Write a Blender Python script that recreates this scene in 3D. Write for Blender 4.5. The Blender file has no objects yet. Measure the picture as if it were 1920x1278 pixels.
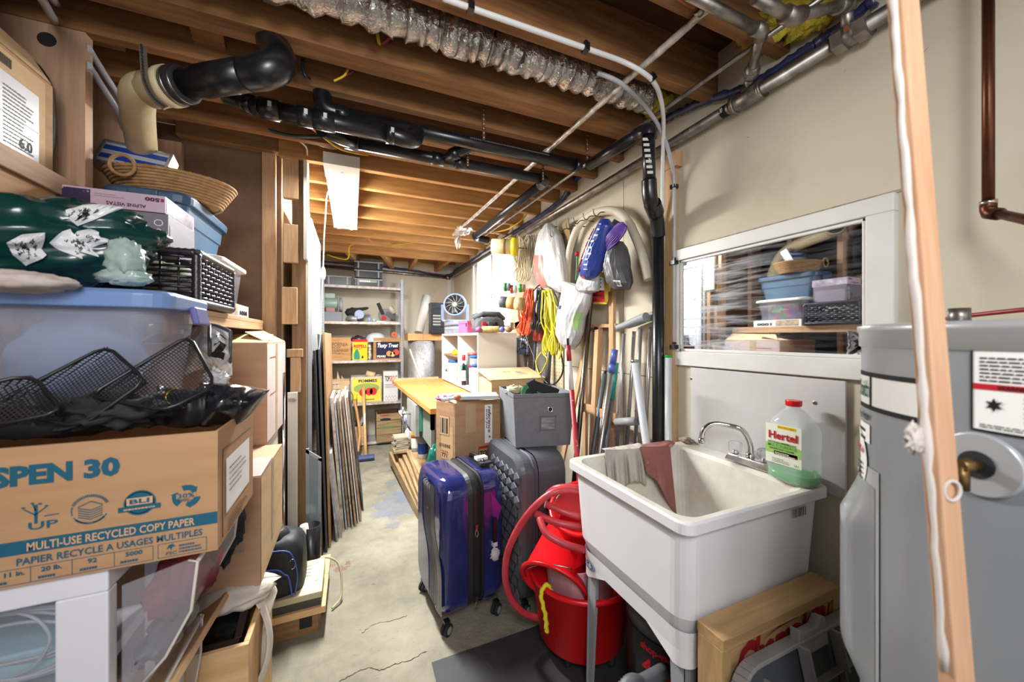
import bpy, math, random
from mathutils import Vector, Matrix, noise
V = Vector
PI = math.pi
scn = bpy.context.scene
COL = scn.collection
random.seed(7)

# ---------------- camera, world, exposure ----------------
F = 693.0; CX = 960.0; HY = 632.0; H = 1.33; YAW = math.radians(23.4)
SN, CS = math.sin(YAW), math.cos(YAW)
cam = bpy.data.cameras.new('camera'); camo = bpy.data.objects.new('camera', cam); COL.objects.link(camo)
camo.location = (0, 0, H); camo.rotation_euler = (PI/2, 0, -YAW)
cam.sensor_width = 36; cam.lens = F/1920*36; cam.shift_y = -(639-HY)/1920; cam.clip_start = 0.02
cam.dof.use_dof = True; cam.dof.focus_distance = 1.9; cam.dof.aperture_fstop = 3.2
scn.camera = camo
scn.view_settings.view_transform = 'Standard'; scn.view_settings.look = 'None'
scn.view_settings.exposure = 0.12; scn.view_settings.gamma = 1; scn.view_settings.use_curve_mapping = False
w = bpy.data.worlds.new('world'); scn.world = w; w.use_nodes = True
w.node_tree.nodes['Background'].inputs[0].default_value = (0.96, 0.985, 1.0, 1)
w.node_tree.nodes['Background'].inputs[1].default_value = 1.35

def area(name, loc, target, sx, sy, power, col=(1, 1, 1), spread=None):
    l = bpy.data.lights.new(name, 'AREA'); l.shape = 'RECTANGLE'; l.size = sx; l.size_y = sy; l.energy = power; l.color = col
    if spread: l.spread = spread
    o = bpy.data.objects.new(name, l); COL.objects.link(o); o.location = loc
    o.rotation_euler = (V(target)-V(loc)).to_track_quat('-Z', 'Y').to_euler()
    return o
area('ceiling_work_light', (-0.1, -0.5, 2.0), (0.35, 1.5, 1.2), 0.5, 0.5, 16, (0.97, 0.98, 1.0), 2.4)
area('window_daylight', (1.75, 3.65, 2.0), (0.3, 3.4, 1.0), 1.0, 0.9, 80, (0.86, 0.93, 1))

# ---------------- pixel -> world on a known plane ----------------
def _d(px, py):
    lat = (px-CX)/F
    return V((SN+lat*CS, CS-lat*SN, (HY-py)/F))
def AX(px, py, X): d = _d(px, py); k = X/d.x; return V((X, d.y*k, H+d.z*k))
def AY(px, py, Y): d = _d(px, py); k = Y/d.y; return V((d.x*k, Y, H+d.z*k))
def AZ(px, py, Z): d = _d(px, py); k = (Z-H)/d.z; return V((d.x*k, d.y*k, Z))
def AD(px, py, D): d = _d(px, py); return V((d.x*D, d.y*D, H+d.z*D))
def RX(pts, X): return [AX(a, b, X) for a, b in pts]

# ---------------- materials ----------------
def lin(h):
    if not isinstance(h, str): return tuple(h)
    h = h.lstrip('#'); r = [int(h[i:i+2], 16)/255 for i in (0, 2, 4)]
    return tuple(c/12.92 if c <= .04045 else ((c+.055)/1.055)**2.4 for c in r)
MATS = {}
def mat(name, col, rough=.6, metal=0, col2=None, scale=8, stretch=(1, 1, 1), bump=0, bscale=60, detail=4, spec=.5,
        trans=0, alpha=1, emit=0, coat=0, ramp=(.35, .65), col3=None, scale3=3, ramp3=(.6, .7), sheen=0, dist=0, bdist=.002):
    if name in MATS: return MATS[name]
    m = bpy.data.materials.new(name); m.use_nodes = True; nt = m.node_tree; N = nt.nodes; L = nt.links
    b = N['Principled BSDF']; c = lin(col)+(1,)
    b.inputs['Base Color'].default_value = c; b.inputs['Roughness'].default_value = rough; b.inputs['Metallic'].default_value = metal
    b.inputs['Specular IOR Level'].default_value = spec; b.inputs['Transmission Weight'].default_value = trans
    b.inputs['Alpha'].default_value = alpha; b.inputs['Coat Weight'].default_value = coat
    if sheen: b.inputs['Sheen Weight'].default_value = sheen
    if emit: b.inputs['Emission Color'].default_value = c; b.inputs['Emission Strength'].default_value = emit
    tc = N.new('ShaderNodeTexCoord'); mp = N.new('ShaderNodeMapping'); mp.inputs['Scale'].default_value = stretch
    L.new(tc.outputs['Object'], mp.inputs['Vector'])
    def nz(s, d=detail, di=0, rough_=.6):
        n = N.new('ShaderNodeTexNoise'); n.inputs['Scale'].default_value = s; n.inputs['Detail'].default_value = d
        n.inputs['Distortion'].default_value = di; n.inputs['Roughness'].default_value = rough_
        L.new(mp.outputs[0], n.inputs['Vector']); return n
    def mix(fac, a, bb, r):
        rp = N.new('ShaderNodeMapRange'); rp.inputs[1].default_value = r[0]; rp.inputs[2].default_value = r[1]
        L.new(fac, rp.inputs[0]); mx = N.new('ShaderNodeMix'); mx.data_type = 'RGBA'
        L.new(rp.outputs[0], mx.inputs[0])
        for s, v in ((6, a), (7, bb)):
            if isinstance(v, tuple): mx.inputs[s].default_value = v
            else: L.new(v, mx.inputs[s])
        return mx.outputs[2]
    out = None
    if col2: out = mix(nz(scale, di=dist).outputs[0], c, lin(col2)+(1,), ramp)
    if col3: out = mix(nz(scale3, 6).outputs[0], out if out else c, lin(col3)+(1,), ramp3)
    if out: L.new(out, b.inputs['Base Color'])
    if bump:
        bn = N.new('ShaderNodeBump'); bn.inputs['Strength'].default_value = bump; bn.inputs['Distance'].default_value = bdist
        L.new(nz(bscale, 3).outputs[0], bn.inputs['Height']); L.new(bn.outputs[0], b.inputs['Normal'])
    MATS[name] = m; return m
def wood(name, a, b, axis, rough=.65, s=5, knots='#6b3f1e', kr=(.72, .78), bump=.15):
    st = [9, 9, 9]; st['xyz'.index(axis)] = .8
    return mat(name+'_'+axis, a, rough, 0, b, s, tuple(st), bump, 25, 6, col3=knots, scale3=1.3, ramp3=kr, dist=.4, spec=.3, bdist=.004)
def ink(name, col, rough=.6): return mat('ink_'+name, col, rough, spec=.2)

# ---------------- mesh builder ----------------
def basis(u, v):
    u = V(u).normalized(); n = u.cross(V(v)).normalized(); v2 = n.cross(u)
    return u, v2, n
class MB:
    def __init__(s): s.v = []; s.f = []; s.m = []; s.mats = []; s.sm = []
    def mi(s, m):
        if m not in s.mats: s.mats.append(m)
        return s.mats.index(m)
    def add(s, vs, fs, m, smooth=False):
        o = len(s.v); s.v += [V(x) for x in vs]; k = s.mi(m)
        for f in fs: s.f.append([i+o for i in f]); s.m.append(k); s.sm.append(smooth)
        return s
    def box(s, c, d, m, R=None, top=1, topy=None):     # centre, dims, taper of the top
        ty = top if topy is None else topy
        c = V(c); vs = []
        for z in (-.5, .5):
            for y in (-.5, .5):
                for x in (-.5, .5):
                    p = V((x*d[0]*(top if z > 0 else 1), y*d[1]*(ty if z > 0 else 1), z*d[2]))
                    vs.append(c+(R @ p if R else p))
        s.add(vs, [(0, 2, 3, 1), (4, 5, 7, 6), (0, 1, 5, 4), (2, 6, 7, 3), (0, 4, 6, 2), (1, 3, 7, 5)], m); return s
    def b2(s, a, b, m):
        a = V(a); b = V(b); return s.box((a+b)/2, (abs(b.x-a.x), abs(b.y-a.y), abs(b.z-a.z)), m)
    def beam(s, a, b, w, h, m, up=(0, 0, 1)):           # bar from a to b; w across, h along up
        a = V(a); b = V(b); d = (b-a); L = d.length; z = d.normalized(); x = V(up).cross(z)
        if x.length < 1e-4: x = V((1, 0, 0)).cross(z)
        x.normalize(); y = z.cross(x); R = Matrix((x, y, z)).transposed()
        return s.box((a+b)/2, (w, h, L), m, R)
    def tube(s, pts, r, m, seg=10, closed=False, cap=True, smooth=True):
        pts = [V(p) for p in pts]; n = len(pts); rs = r if isinstance(r, (list, tuple)) else [r]*n
        vs = []; fs = []; up = None
        for i, p in enumerate(pts):
            if closed: t = pts[(i+1) % n]-pts[i-1]
            else: t = pts[min(i+1, n-1)]-pts[max(i-1, 0)]
            t = t.normalized() if t.length > 1e-9 else V((0, 0, 1))
            if up is None: up = t.orthogonal().normalized()
            up = (up-t*up.dot(t)); up = up.normalized() if up.length > 1e-6 else t.orthogonal().normalized()
            b = t.cross(up)
            for k in range(seg):
                a = 2*PI*k/seg; vs.append(p+(up*math.cos(a)+b*math.sin(a))*rs[i])
        for i in range(n if closed else n-1):
            j = (i+1) % n
            for k in range(seg): fs.append((i*seg+k, i*seg+(k+1) % seg, j*seg+(k+1) % seg, j*seg+k))
        s.add(vs, fs, m, smooth)
        if cap and not closed:
            o = len(s.v)-n*seg; s.f += [[o+k for k in range(seg)][::-1], [o+(n-1)*seg+k for k in range(seg)]]; s.m += [s.mi(m)]*2; s.sm += [False]*2
        return s
    def cyl(s, a, b, r, m, seg=20, r2=None): return s.tube([a, b], [r, r if r2 is None else r2], m, seg)
    def lathe(s, prof, m, M=None, seg=28, smooth=True, sx=1, sy=1):
        vs = []; fs = []; n = len(prof)
        for r, z in prof:
            for k in range(seg):
                a = 2*PI*k/seg; p = V((r*math.cos(a)*sx, r*math.sin(a)*sy, z)); vs.append(M @ p if M else p)
        for i in range(n-1):
            for k in range(seg): fs.append((i*seg+k, i*seg+(k+1) % seg, (i+1)*seg+(k+1) % seg, (i+1)*seg+k))
        return s.add(vs, fs, m, smooth)
    def rbox(s, c, d, r, m, R=None, top=1, seg=5, z0cap=True, z1cap=True, rim=None):  # vertical-edge rounded box, tapered
        c = V(c); rings = []
        for z, k in ((-.5, 1), (.5, top)):
            ring = []
            for q, (sx, sy) in enumerate(((1, 1), (-1, 1), (-1, -1), (1, -1))):
                for i in range(seg+1):
                    a = PI/2*(q+i/seg)
                    p = V(((sx*(d[0]/2-r)+r*math.cos(a))*k, (sy*(d[1]/2-r)+r*math.sin(a))*k, z*d[2])); ring.append(c+(R @ p if R else p))
            rings.append(ring)
        n = len(rings[0]); vs = rings[0]+rings[1]
        s.add(vs, [(i, (i+1) % n, n+(i+1) % n, n+i) for i in range(n)], m, False)
        o = len(s.v)-2*n; k = s.mi(m)
        if z0cap: s.f.append([o+i for i in range(n)][::-1]); s.m.append(k); s.sm.append(False)
        if z1cap: s.f.append([o+n+i for i in range(n)]); s.m.append(k); s.sm.append(False)
        return s
    def grid(s, fn, nu, nv, m, smooth=True, thick=0):
        vs = [fn(i/nu, j/nv) for j in range(nv+1) for i in range(nu+1)]; w_ = nu+1
        return s.add(vs, [(j*w_+i, j*w_+i+1, (j+1)*w_+i+1, (j+1)*w_+i) for j in range(nv) for i in range(nu)], m, smooth)
    def blob(s, c, d, m, amp=.15, fr=2.0, seed=0, nu=28, nv=18, R=None, fn=None, sq=1.0):
        c = V(c)
        def g(u, v):
            a = 2*PI*u; t = PI*v; p = V((math.sin(t)*math.cos(a), math.sin(t)*math.sin(a), -math.cos(t)))
            if sq != 1: p = V([math.copysign(abs(x)**sq, x) for x in p])
            k = 1+amp*noise.noise(p*fr+V((seed, seed*1.7, 0)))+amp*.45*noise.noise(p*fr*3.1+V((seed*2, 5, 1)))
            q = V((p.x*d[0]/2, p.y*d[1]/2, p.z*d[2]/2))*k
            if fn: q = fn(q, p)
            return c+(R @ q if R else q)
        return s.grid(g, nu, nv, m)
    def prism(s, pts, vec, m):                          # polygon pts (3D) extruded by vec
        n = len(pts); vec = V(vec); vs = [V(p) for p in pts]+[V(p)+vec for p in pts]
        fs = [list(range(n))[::-1], list(range(n, 2*n))]+[(i, (i+1) % n, n+(i+1) % n, n+i) for i in range(n)]
        return s.add(vs, fs, m)
    def rquad(s, o, u, v, m, e=.0008):                  # decal rectangle: corner o, full edge vectors u, v
        n = V(u).cross(V(v)).normalized()*e; o = V(o)+n; u = V(u); v = V(v)
        return s.add([o, o+u, o+u+v, o+v], [(0, 1, 2, 3)], m)
    def poly(s, o, u, v, pts, m, e=.0012):
        n = V(u).cross(V(v)).normalized()*e; o = V(o)+n
        return s.add([o+V(u)*a+V(v)*b for a, b in pts], [list(range(len(pts)))], m)
    def text(s, txt, o, u, v, m, e=.0015, bold=.015, fit=True, fn=None, shear=0, keep=False):   # text filling the rectangle o,u,v
        c = bpy.data.curves.new('t', 'FONT'); c.body = txt; c.offset = bold; c.resolution_u = 2; c.shear = shear
        ob = bpy.data.objects.new('t', c); me = bpy.data.meshes.new_from_object(ob)
        vs = [x.co.copy() for x in me.vertices]; fs = [list(p.vertices) for p in me.polygons]
        bpy.data.objects.remove(ob); bpy.data.curves.remove(c); bpy.data.meshes.remove(me)
        if not vs: return s
        x0 = min(p.x for p in vs); x1 = max(p.x for p in vs); y0 = min(p.y for p in vs); y1 = max(p.y for p in vs)
        if fn: return s.add([fn((p.x-x0)/(x1-x0), (p.y-y0)/(y1-y0)) for p in vs], fs, m)
        u = V(u); v = V(v); n = u.cross(v).normalized()*e; o = V(o)+n
        return s.add([o+u*((p.x-x0)/(x1-x0))+v*((p.y-y0)/(y1-y0)) for p in vs], fs, m)
    def lines(s, o, u, v, n, m, fill=.45, e=.0012, seed=1, lo=.6):   # rows of tiny unreadable print as thin word dashes
        rr = random.Random(seed); o = V(o); u = V(u); v = V(v)
        for i in range(n):
            x = 0; end = rr.uniform(lo, 1)
            while x < end:
                w_ = min(rr.uniform(.04, .13), end-x)
                s.rquad(o+u*x+v*(1-(i+1)/n), u*w_, v*(fill/n), m, e); x += w_+.02
        return s
    def build(s, name, parent=None, label=None, cat=None, group=None, kind=None, bevel=0, bseg=2, loc=None, solid=0, sub=0, local=False, autosmooth=None):
        me = bpy.data.meshes.new(name)
        if parent is None:
            if loc is None:
                xs = [p.x for p in s.v]; ys = [p.y for p in s.v]; zs = [p.z for p in s.v]
                loc = V(((min(xs)+max(xs))/2, (min(ys)+max(ys))/2, min(zs)))
            off = V(loc)
        else: off = V((0, 0, 0)) if local else WL[parent]
        me.from_pydata([p-off for p in s.v], [], s.f)
        for m in s.mats: me.materials.append(m)
        me.polygons.foreach_set('material_index', s.m); me.polygons.foreach_set('use_smooth', s.sm); me.update()
        o = bpy.data.objects.new(name, me); COL.objects.link(o)
        if parent is None: o.location = off; WL[o] = off
        else: o.parent = parent; WL[o] = off
        if solid:
            md = o.modifiers.new('solid', 'SOLIDIFY'); md.thickness = solid; md.offset = 0
        if sub:
            md = o.modifiers.new('sub', 'SUBSURF'); md.levels = sub; md.render_levels = sub
        if bevel:
            md = o.modifiers.new('bevel', 'BEVEL'); md.width = bevel; md.segments = bseg; md.limit_method = 'ANGLE'; md.angle_limit = math.radians(40)
        if label: o['label'] = label
        if cat: o['category'] = cat
        if group: o['group'] = group
        if kind: o['kind'] = kind
        return o
WL = {}
def thing(name, loc, label, cat, group=None, rz=0):
    o = bpy.data.objects.new(name, None); COL.objects.link(o); o.location = loc; o.rotation_euler.z = rz; o.empty_display_size = .05
    o['label'] = label; o['category'] = cat
    if group: o['group'] = group
    WL[o] = V(loc); return o
def copy_tree(o, parent=None):
    c = o.copy(); COL.objects.link(c)
    if parent: c.parent = parent
    for ch in [x for x in bpy.data.objects if x.parent == o]: copy_tree(ch, c)
    return c
def spline(P, n=8):                                     # Catmull-Rom through points
    P = [V(p) for p in P]; out = []
    for i in range(len(P)-1):
        a = P[max(i-1, 0)]; b = P[i]; c = P[i+1]; d = P[min(i+2, len(P)-1)]
        for k in range(n):
            t = k/n; out.append(.5*((2*b)+(c-a)*t+(2*a-5*b+4*c-d)*t*t+(3*b-a-3*c+d)*t**3))
    out.append(P[-1]); return out
def Rz(a): return Matrix.Rotation(a, 3, 'Z')
def RX3(a): return Matrix.Rotation(a, 3, 'X')
def RY3(a): return Matrix.Rotation(a, 3, 'Y')
def TM(loc, R=None): M = (R or Matrix.Identity(3)).to_4x4(); M.translation = V(loc); return M
# ---------------- shared materials ----------------
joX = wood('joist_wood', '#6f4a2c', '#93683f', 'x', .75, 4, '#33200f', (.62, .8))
lumX = wood('lumber', '#c4a07a', '#ad8760', 'x'); lumY = wood('lumber', '#c4a07a', '#ad8760', 'y'); lumZ = wood('lumber', '#c4a07a', '#ad8760', 'z')
dkwZ = wood('aged_wood', '#8a6a47', '#6b5136', 'z'); dkwX = wood('aged_wood', '#8a6a47', '#6b5136', 'x')
studZ = wood('stud_pine', '#bb977a', '#a8836a', 'z', kr=(.78, .84)); studY = wood('stud_pine', '#bb977a', '#a8836a', 'y')
plyw = wood('plywood', '#d6b184', '#c49c6c', 'x', s=3)
benchY = wood('bench_top', '#c98f52', '#b6793c', 'y', .45)
crateX = wood('crate_wood', '#b98b58', '#9b7045', 'x'); oldX = wood('weathered_wood', '#a68a66', '#7d6547', 'x'); oldY = wood('weathered_wood', '#a68a66', '#7d6547', 'y')
oldZ = wood('weathered_wood', '#a68a66', '#7d6547', 'z')
cardb = mat('cardboard', '#b08e6b', .85, 0, '#a38160', 6, (1, 1, 6), .06, 90, spec=.15)
cardl = mat('cardboard_light', '#c8ab84', .85, 0, '#bb9d76', 5, (1, 1, 4), .06, 90, spec=.15)
cardp = mat('cardboard_pinkish', '#a98469', .85, 0, '#b18c70', 6, (1, 1, 6), .05, 90, spec=.15)
dryw = mat('drywall', '#cec5b1', .85, 0, '#c4bba6', 2.2, (1, 1, 1), .08, 40, col3='#a29582', scale3=1.1, ramp3=(.62, .8), spec=.2)
conc = mat('concrete', '#85806f', .85, 0, '#6d685a', 6, (1, 1, 1), .8, 55, 10, col3='#9a9382', scale3=1.6, ramp3=(.5, .68), bdist=.006, spec=.25)
dark = mat('foundation_concrete', '#33302f', .9, 0, '#403b39', 3, bump=.3, bscale=20)
whitep = mat('white_paint', '#dcdad6', .45, 0, '#cfccc6', 3, bump=.04)
offw = mat('off_white', '#d0c9ba', .6, 0, '#c1b8a6', 4)
white = mat('white_plastic', '#e6e4e2', .35)
whitel = mat('melamine', '#c9c6bd', .4)
black = mat('black_plastic', '#17171a', .35, spec=.5)
blackm = mat('black_matte', '#1b1b1d', .8)
abs_ = mat('abs_pipe', '#0f1013', .3, 0, '#1b1c20', 10, spec=.6)
steel = mat('steel', '#b5b3b0', .3, 1, '#8f8c88', 12)
galv = mat('galvanised_pipe', '#a39d96', .38, .9, '#7b756e', 20, bump=.1, col3='#c9c5be', scale3=9, ramp3=(.6, .7))
chrome = mat('chrome', '#d8d8da', .12, 1)
foil = mat('foil', '#dcd9d5', .3, .9, '#a9a6a1', 14, (1, 1, 1), .9, 38, bdist=.012)
foilw = mat('foil_tape', '#d8d2ca', .4, .4, '#9a948c', 30, (1, 1, 1), .5, 60, bdist=.004)
grayp = mat('grey_plastic', '#8b8d90', .5)
dgray = mat('dark_grey_plastic', '#3b3d42', .45)
inkk = ink('black', '#1c1a1c'); inkr = ink('red', '#b5202b'); inkt = ink('teal', '#1f5a72'); inkw = ink('white', '#eceae6')
inkg = ink('grey', '#76736f'); inky = ink('yellow', '#e8cf20'); inko = ink('orange', '#c0663a')
clearp = mat('clear_plastic', '#e8eef2', .08, 0, alpha=.30, spec=.8)
clearm = mat('milky_plastic', '#cfd4e8', .2, 0, alpha=.30, spec=.6)
bagw = mat('white_bag', '#c6c4c1', .35, 0, '#a9a7a8', 7, (1, 1, .3), bump=1, bscale=22, bdist=.014, alpha=.96)
redp = mat('red_plastic', '#d0131b', .3, spec=.5)
redh = mat('red_rubber', '#b93a42', .4, 0, '#a52d36', 9)
grn = mat('green_bag_plastic', '#0b2f2c', .22, 0, '#0f3a35', 4, bump=.4, bscale=10, bdist=.01)
glassc = mat('clear_glass', '#f2f6f8', .03, 0, trans=1, alpha=.5)
# ---------------- setting ----------------
WX = 1.37; WB = 5.3; JZ = 2.30; JT = 2.49
def struct(mb, name, **k): return mb.build(name, kind='structure', **k)
m = MB(); m.b2((-1.3, -1.4, -.1), (WX+.1, WB+.1, 0), conc); 
fm = m
# paint stains on the floor
st = mat('blue_paint_stain', '#7b8294', .8, 0, '#8b909e', 9, alpha=.4); rs = mat('red_paint_stain', '#86584f', .8, 0, '#8f6c62', 9, alpha=.5)
def stain(px, py, rx, ry, mt, seed, z=.0006):
    c = AZ(px, py, 0); n = 40; pts = []
    for i in range(n):
        a = 2*PI*i/n; k = 1+.55*noise.noise(V((math.cos(a)*1.6, math.sin(a)*1.6, seed)))+.35*noise.noise(V((math.cos(a)*5, math.sin(a)*5, seed))); pts.append(V((c.x+rx*k*math.cos(a), c.y+ry*k*math.sin(a), z)))
    fm.add(pts, [list(range(n))], mt)
for i, (px, py, rx, ry) in enumerate(((748, 945, .16, .20), (760, 925, .10, .16), (733, 905, .05, .07), (712, 965, .07, .06), (738, 985, .05, .05), (715, 925, .03, .03))): stain(px, py, rx, ry, st, i*3.1, .0006+.0001*i)
for i, (px, py, rx, ry) in enumerate(((640, 1066, .04, .025), (620, 1060, .03, .015), (652, 1055, .015, .02), (700, 1095, .008, .006))): stain(px, py, rx, ry, rs, i*5.7+2, .0007+.0001*i)
rr = random.Random(21); spk = mat('floor_specks', '#6f675a', .9)
for i in range(170):
    x = rr.uniform(-.1, .75); y = rr.uniform(1.2, 3.2); a = rr.uniform(-.3, .7); l = rr.uniform(.003, .016); fm.rquad((x, y, 0), (l*math.cos(a), l*math.sin(a), 0), (0, rr.uniform(.001, .003), 0), spk, .0006)
crk = mat('floor_crack', '#4d4536', .95)
def crack(P, r=.0022):
    P = spline([AZ(a, b, .0005) for a, b in P], 8); fm.tube([p+V((rr.uniform(-.004, .004), rr.uniform(-.004, .004), 0)) for p in P], [r*rr.uniform(.4, 1.2) for _ in P], crk, 4)
crack([(620, 1290), (639, 1276), (665, 1262), (690, 1252), (715, 1256), (737, 1246), (770, 1236), (800, 1220)]); crack([(680, 1186), (700, 1170), (735, 1163), (763, 1154)], .0014)
struct(fm, 'floor')
# right wall with two openings
W1 = (3.22, 4.32, 1.50, 2.27); W2 = (AX(1684, 400, WX).y, AX(1262, 400, WX).y, 1.205, 1.725)
m = MB()
def wallpiece(y0, y1, z0, z1): m.b2((WX, y0, z0), (WX+.1, y1, z1), dryw)
wallpiece(-1.4, W2[0], 0, 2.6); wallpiece(W2[0], W2[1], 0, W2[2]); wallpiece(W2[0], W2[1], W2[3], 2.6); wallpiece(W2[1], W1[0], 0, 2.6)
wallpiece(W1[0], W1[1], 0, W1[2]); wallpiece(W1[0], W1[1], W1[3], 2.6); wallpiece(W1[1], WB+.1, 0, 2.6)
# panel joint grooves and marks
gr = mat('panel_seam', '#5b5349', .9)
for yy in (2.35, 1.62): m.b2((WX-.0006, yy, .1), (WX, yy+.003, 2.2), gr)
m.b2((WX-.0006, W2[1], 1.13), (WX, 2.6, 1.134), gr)
rr = random.Random(3)
for i in range(70):
    y = rr.uniform(.1, 2.2); z = rr.uniform(1.4, 2.25); l = rr.uniform(.003, .012); a = rr.uniform(0, PI)
    m.rquad((WX, y, z), (0, l*math.cos(a), l*math.sin(a)), (0, -.0015, .003), mat('wall_scuff', '#7d7161', .9), .0006)
struct(m, 'wall_right')
m = MB(); m.b2((-.5, WB, 0), (WX+.1, WB+.1, 2.6), dryw); struct(m, 'wall_back')
m = MB(); m.b2((-.42, 2.41, 0), (-.36, WB, 2.6), wood('partition_board', '#9a7b58', '#8a6b49', 'z')); struct(m, 'wall_left')
brb = mat('fibreboard', '#7a5f4a', .85, 0, '#6f5542', 14, bump=.1)
m = MB(); m.b2((-.95, 2.39, 0), (-.36, 2.41, 2.40), brb); struct(m, 'wall_partition')
m = MB(); m.b2((-1.1, -1.4, 0), (-1.0, 2.42, 2.6), dark); struct(m, 'wall_foundation')
# ceiling boards
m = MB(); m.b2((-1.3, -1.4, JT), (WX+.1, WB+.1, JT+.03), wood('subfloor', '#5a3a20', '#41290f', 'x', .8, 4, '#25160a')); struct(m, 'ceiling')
def joist(y, w_, x0, x1, z0=JZ, m_=None, label=None):
    m = MB(); m.b2((x0, y-w_/2, z0), (x1, y+w_/2, JT-.001), m_ or joX); struct(m, 'ceiling_joist', bevel=.003)
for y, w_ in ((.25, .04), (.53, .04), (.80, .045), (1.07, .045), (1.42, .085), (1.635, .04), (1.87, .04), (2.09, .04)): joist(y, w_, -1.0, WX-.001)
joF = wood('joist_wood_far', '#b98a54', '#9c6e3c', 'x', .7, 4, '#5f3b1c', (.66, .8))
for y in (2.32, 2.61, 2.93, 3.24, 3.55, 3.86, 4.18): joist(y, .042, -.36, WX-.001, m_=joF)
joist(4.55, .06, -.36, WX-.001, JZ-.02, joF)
m = MB(); m.b2((-.36, 5.22, JZ+.08), (WX, 5.29, JT-.001), joF); struct(m, 'ceiling_rim_board')
for x, dx in ((-.05, 0), (.33, .05), (.72, -.1), (1.12, -.15)):
    m = MB(); m.beam((x, 4.6, JZ+.04), (x+dx+.12, 5.25, JZ+.02), .045, .12, joF); struct(m, 'ceiling_blocking', bevel=.002)
# brace block between joists at the left
m = MB(); m.beam(AZ(385, 40, 2.38), AZ(400, 100, 2.36), .09, .04, joX); struct(m, 'ceiling_blocking')
# left stud wall: deep boards whose wide faces look to the camera
LX0, LX1 = -.925, -.78
for y in (.42, .80, 1.22, 1.62, 1.985):
    m = MB(); m.b2((LX0-.07, y, 0), (LX1, y+.038, 2.40), studZ)
    for zz in ((2.02, 1.93) if y > 1.9 else (2.25,)):
        m.cyl((LX1-.07-.05*(zz-1.93), y-.0005, zz), (LX1-.07-.05*(zz-1.93), y-.0008, zz), .022, blackm, 18)
    struct(m, 'wall_stud', bevel=.003)
m = MB(); m.b2((LX0, 2.34, 0), (LX1-.0, 2.378, 2.30), studZ)
for i in range(4): m.text('S.P.F'[0:3], (LX1-.115+.027*i, 2.339, 2.10), (.02, 0, 0), (0, 0, .02), inkg)
struct(m, 'wall_stud', bevel=.003)
m = MB(); m.b2((LX0, -.6, 2.40), (LX1, 2.38, 2.478), studY); struct(m, 'wall_top_plate', bevel=.003)
m = MB(); m.b2((LX1-.002, -.3, 1.735), (LX1+.022, 1.60, 1.79), studY); struct(m, 'wall_girt', bevel=.003)
m = MB(); m.b2((LX1-.0, -.3, 1.30), (LX1+.010, 1.58, 1.735), wood('girt_ply', '#b98f64', '#a67c52', 'y')); struct(m, 'wall_plywood_panel')
# partition framing
m = MB(); m.b2((-.80, 2.33, 2.33), (-.24, 2.389, 2.405), wood('plate_wood', '#96714c', '#80603e', 'x')); struct(m, 'wall_partition_plate', bevel=.003)
m = MB(); a = AY(492, 640, 2.37); b = AY(520, 640, 2.37); m.b2((a.x, 2.35, 0), (b.x-.005, 2.389, 2.33), lumZ); struct(m, 'wall_partition_stud', bevel=.006)
m = MB(); a = AY(548, 640, 2.37); b = AY(575, 640, 2.37); m.b2((a.x, 2.35, 0), (b.x, 2.389, 2.33), dkwZ); struct(m, 'wall_partition_stud', bevel=.004)
for x0, x1, y0, y1 in ((531, 561, 283, 376), (532, 560, 420, 494), (529, 558, 538, 608), (538, 568, 654, 669), (545, 564, 670, 735)):
    a = AY(x0, y0, 2.335); b = AY(x1, y1, 2.335)
    m = MB(); m.b2((a.x, 2.315, b.z), (b.x, 2.349, a.z), lumZ); struct(m, 'wall_blocking', bevel=.004)
m = MB(); a = AY(571, 640, 2.36); m.b2((a.x, 2.31, 1.76), (a.x+.018, 2.40, 2.35), offw); struct(m, 'trim_1')
# far window: daylight
y0, y1, z0, z1 = W1
m = MB()
for a, b in (((y0, z0), (y1, z0+.05)), ((y0, z1-.05), (y1, z1)), ((y0, z0+.05), (y0+.05, z1-.05)), ((y1-.05, z0+.05), (y1, z1-.05)), (((y0+y1)/2-.03, z0+.05), ((y0+y1)/2+.03, z1-.05))):
    m.b2((WX+.02, a[0], a[1]), (WX+.08, b[0], b[1]), white)
wn = struct(m, 'window_1', bevel=.004)
m = MB()
m.b2((WX+.05, y0+.05, z0+.05), (WX+.054, y1-.05, z1-.05), mat('daylit_pane', '#f4f8ff', .1, alpha=.12)); m.build('window_pane', wn)
m = MB()
for a, b in (((y0-.07, z0-.06), (y1+.07, z0)), ((y0-.07, z1), (y1+.07, z1+.05)), ((y0-.07, z0), (y0, z1)), ((y1, z0), (y1+.07, z1))): m.b2((WX-.018, a[0], a[1]), (WX, b[0], b[1]), whitep)
m.build('window_casing', wn, bevel=.002)
m = MB(); c = (1.9, 1); m.b2((2.3, 1.5, .6), (2.32, 6.2, 3.6), mat('overcast_sky_backdrop', '#eef4ff', .9, emit=1.5)); struct(m, 'window_sky')
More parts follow.
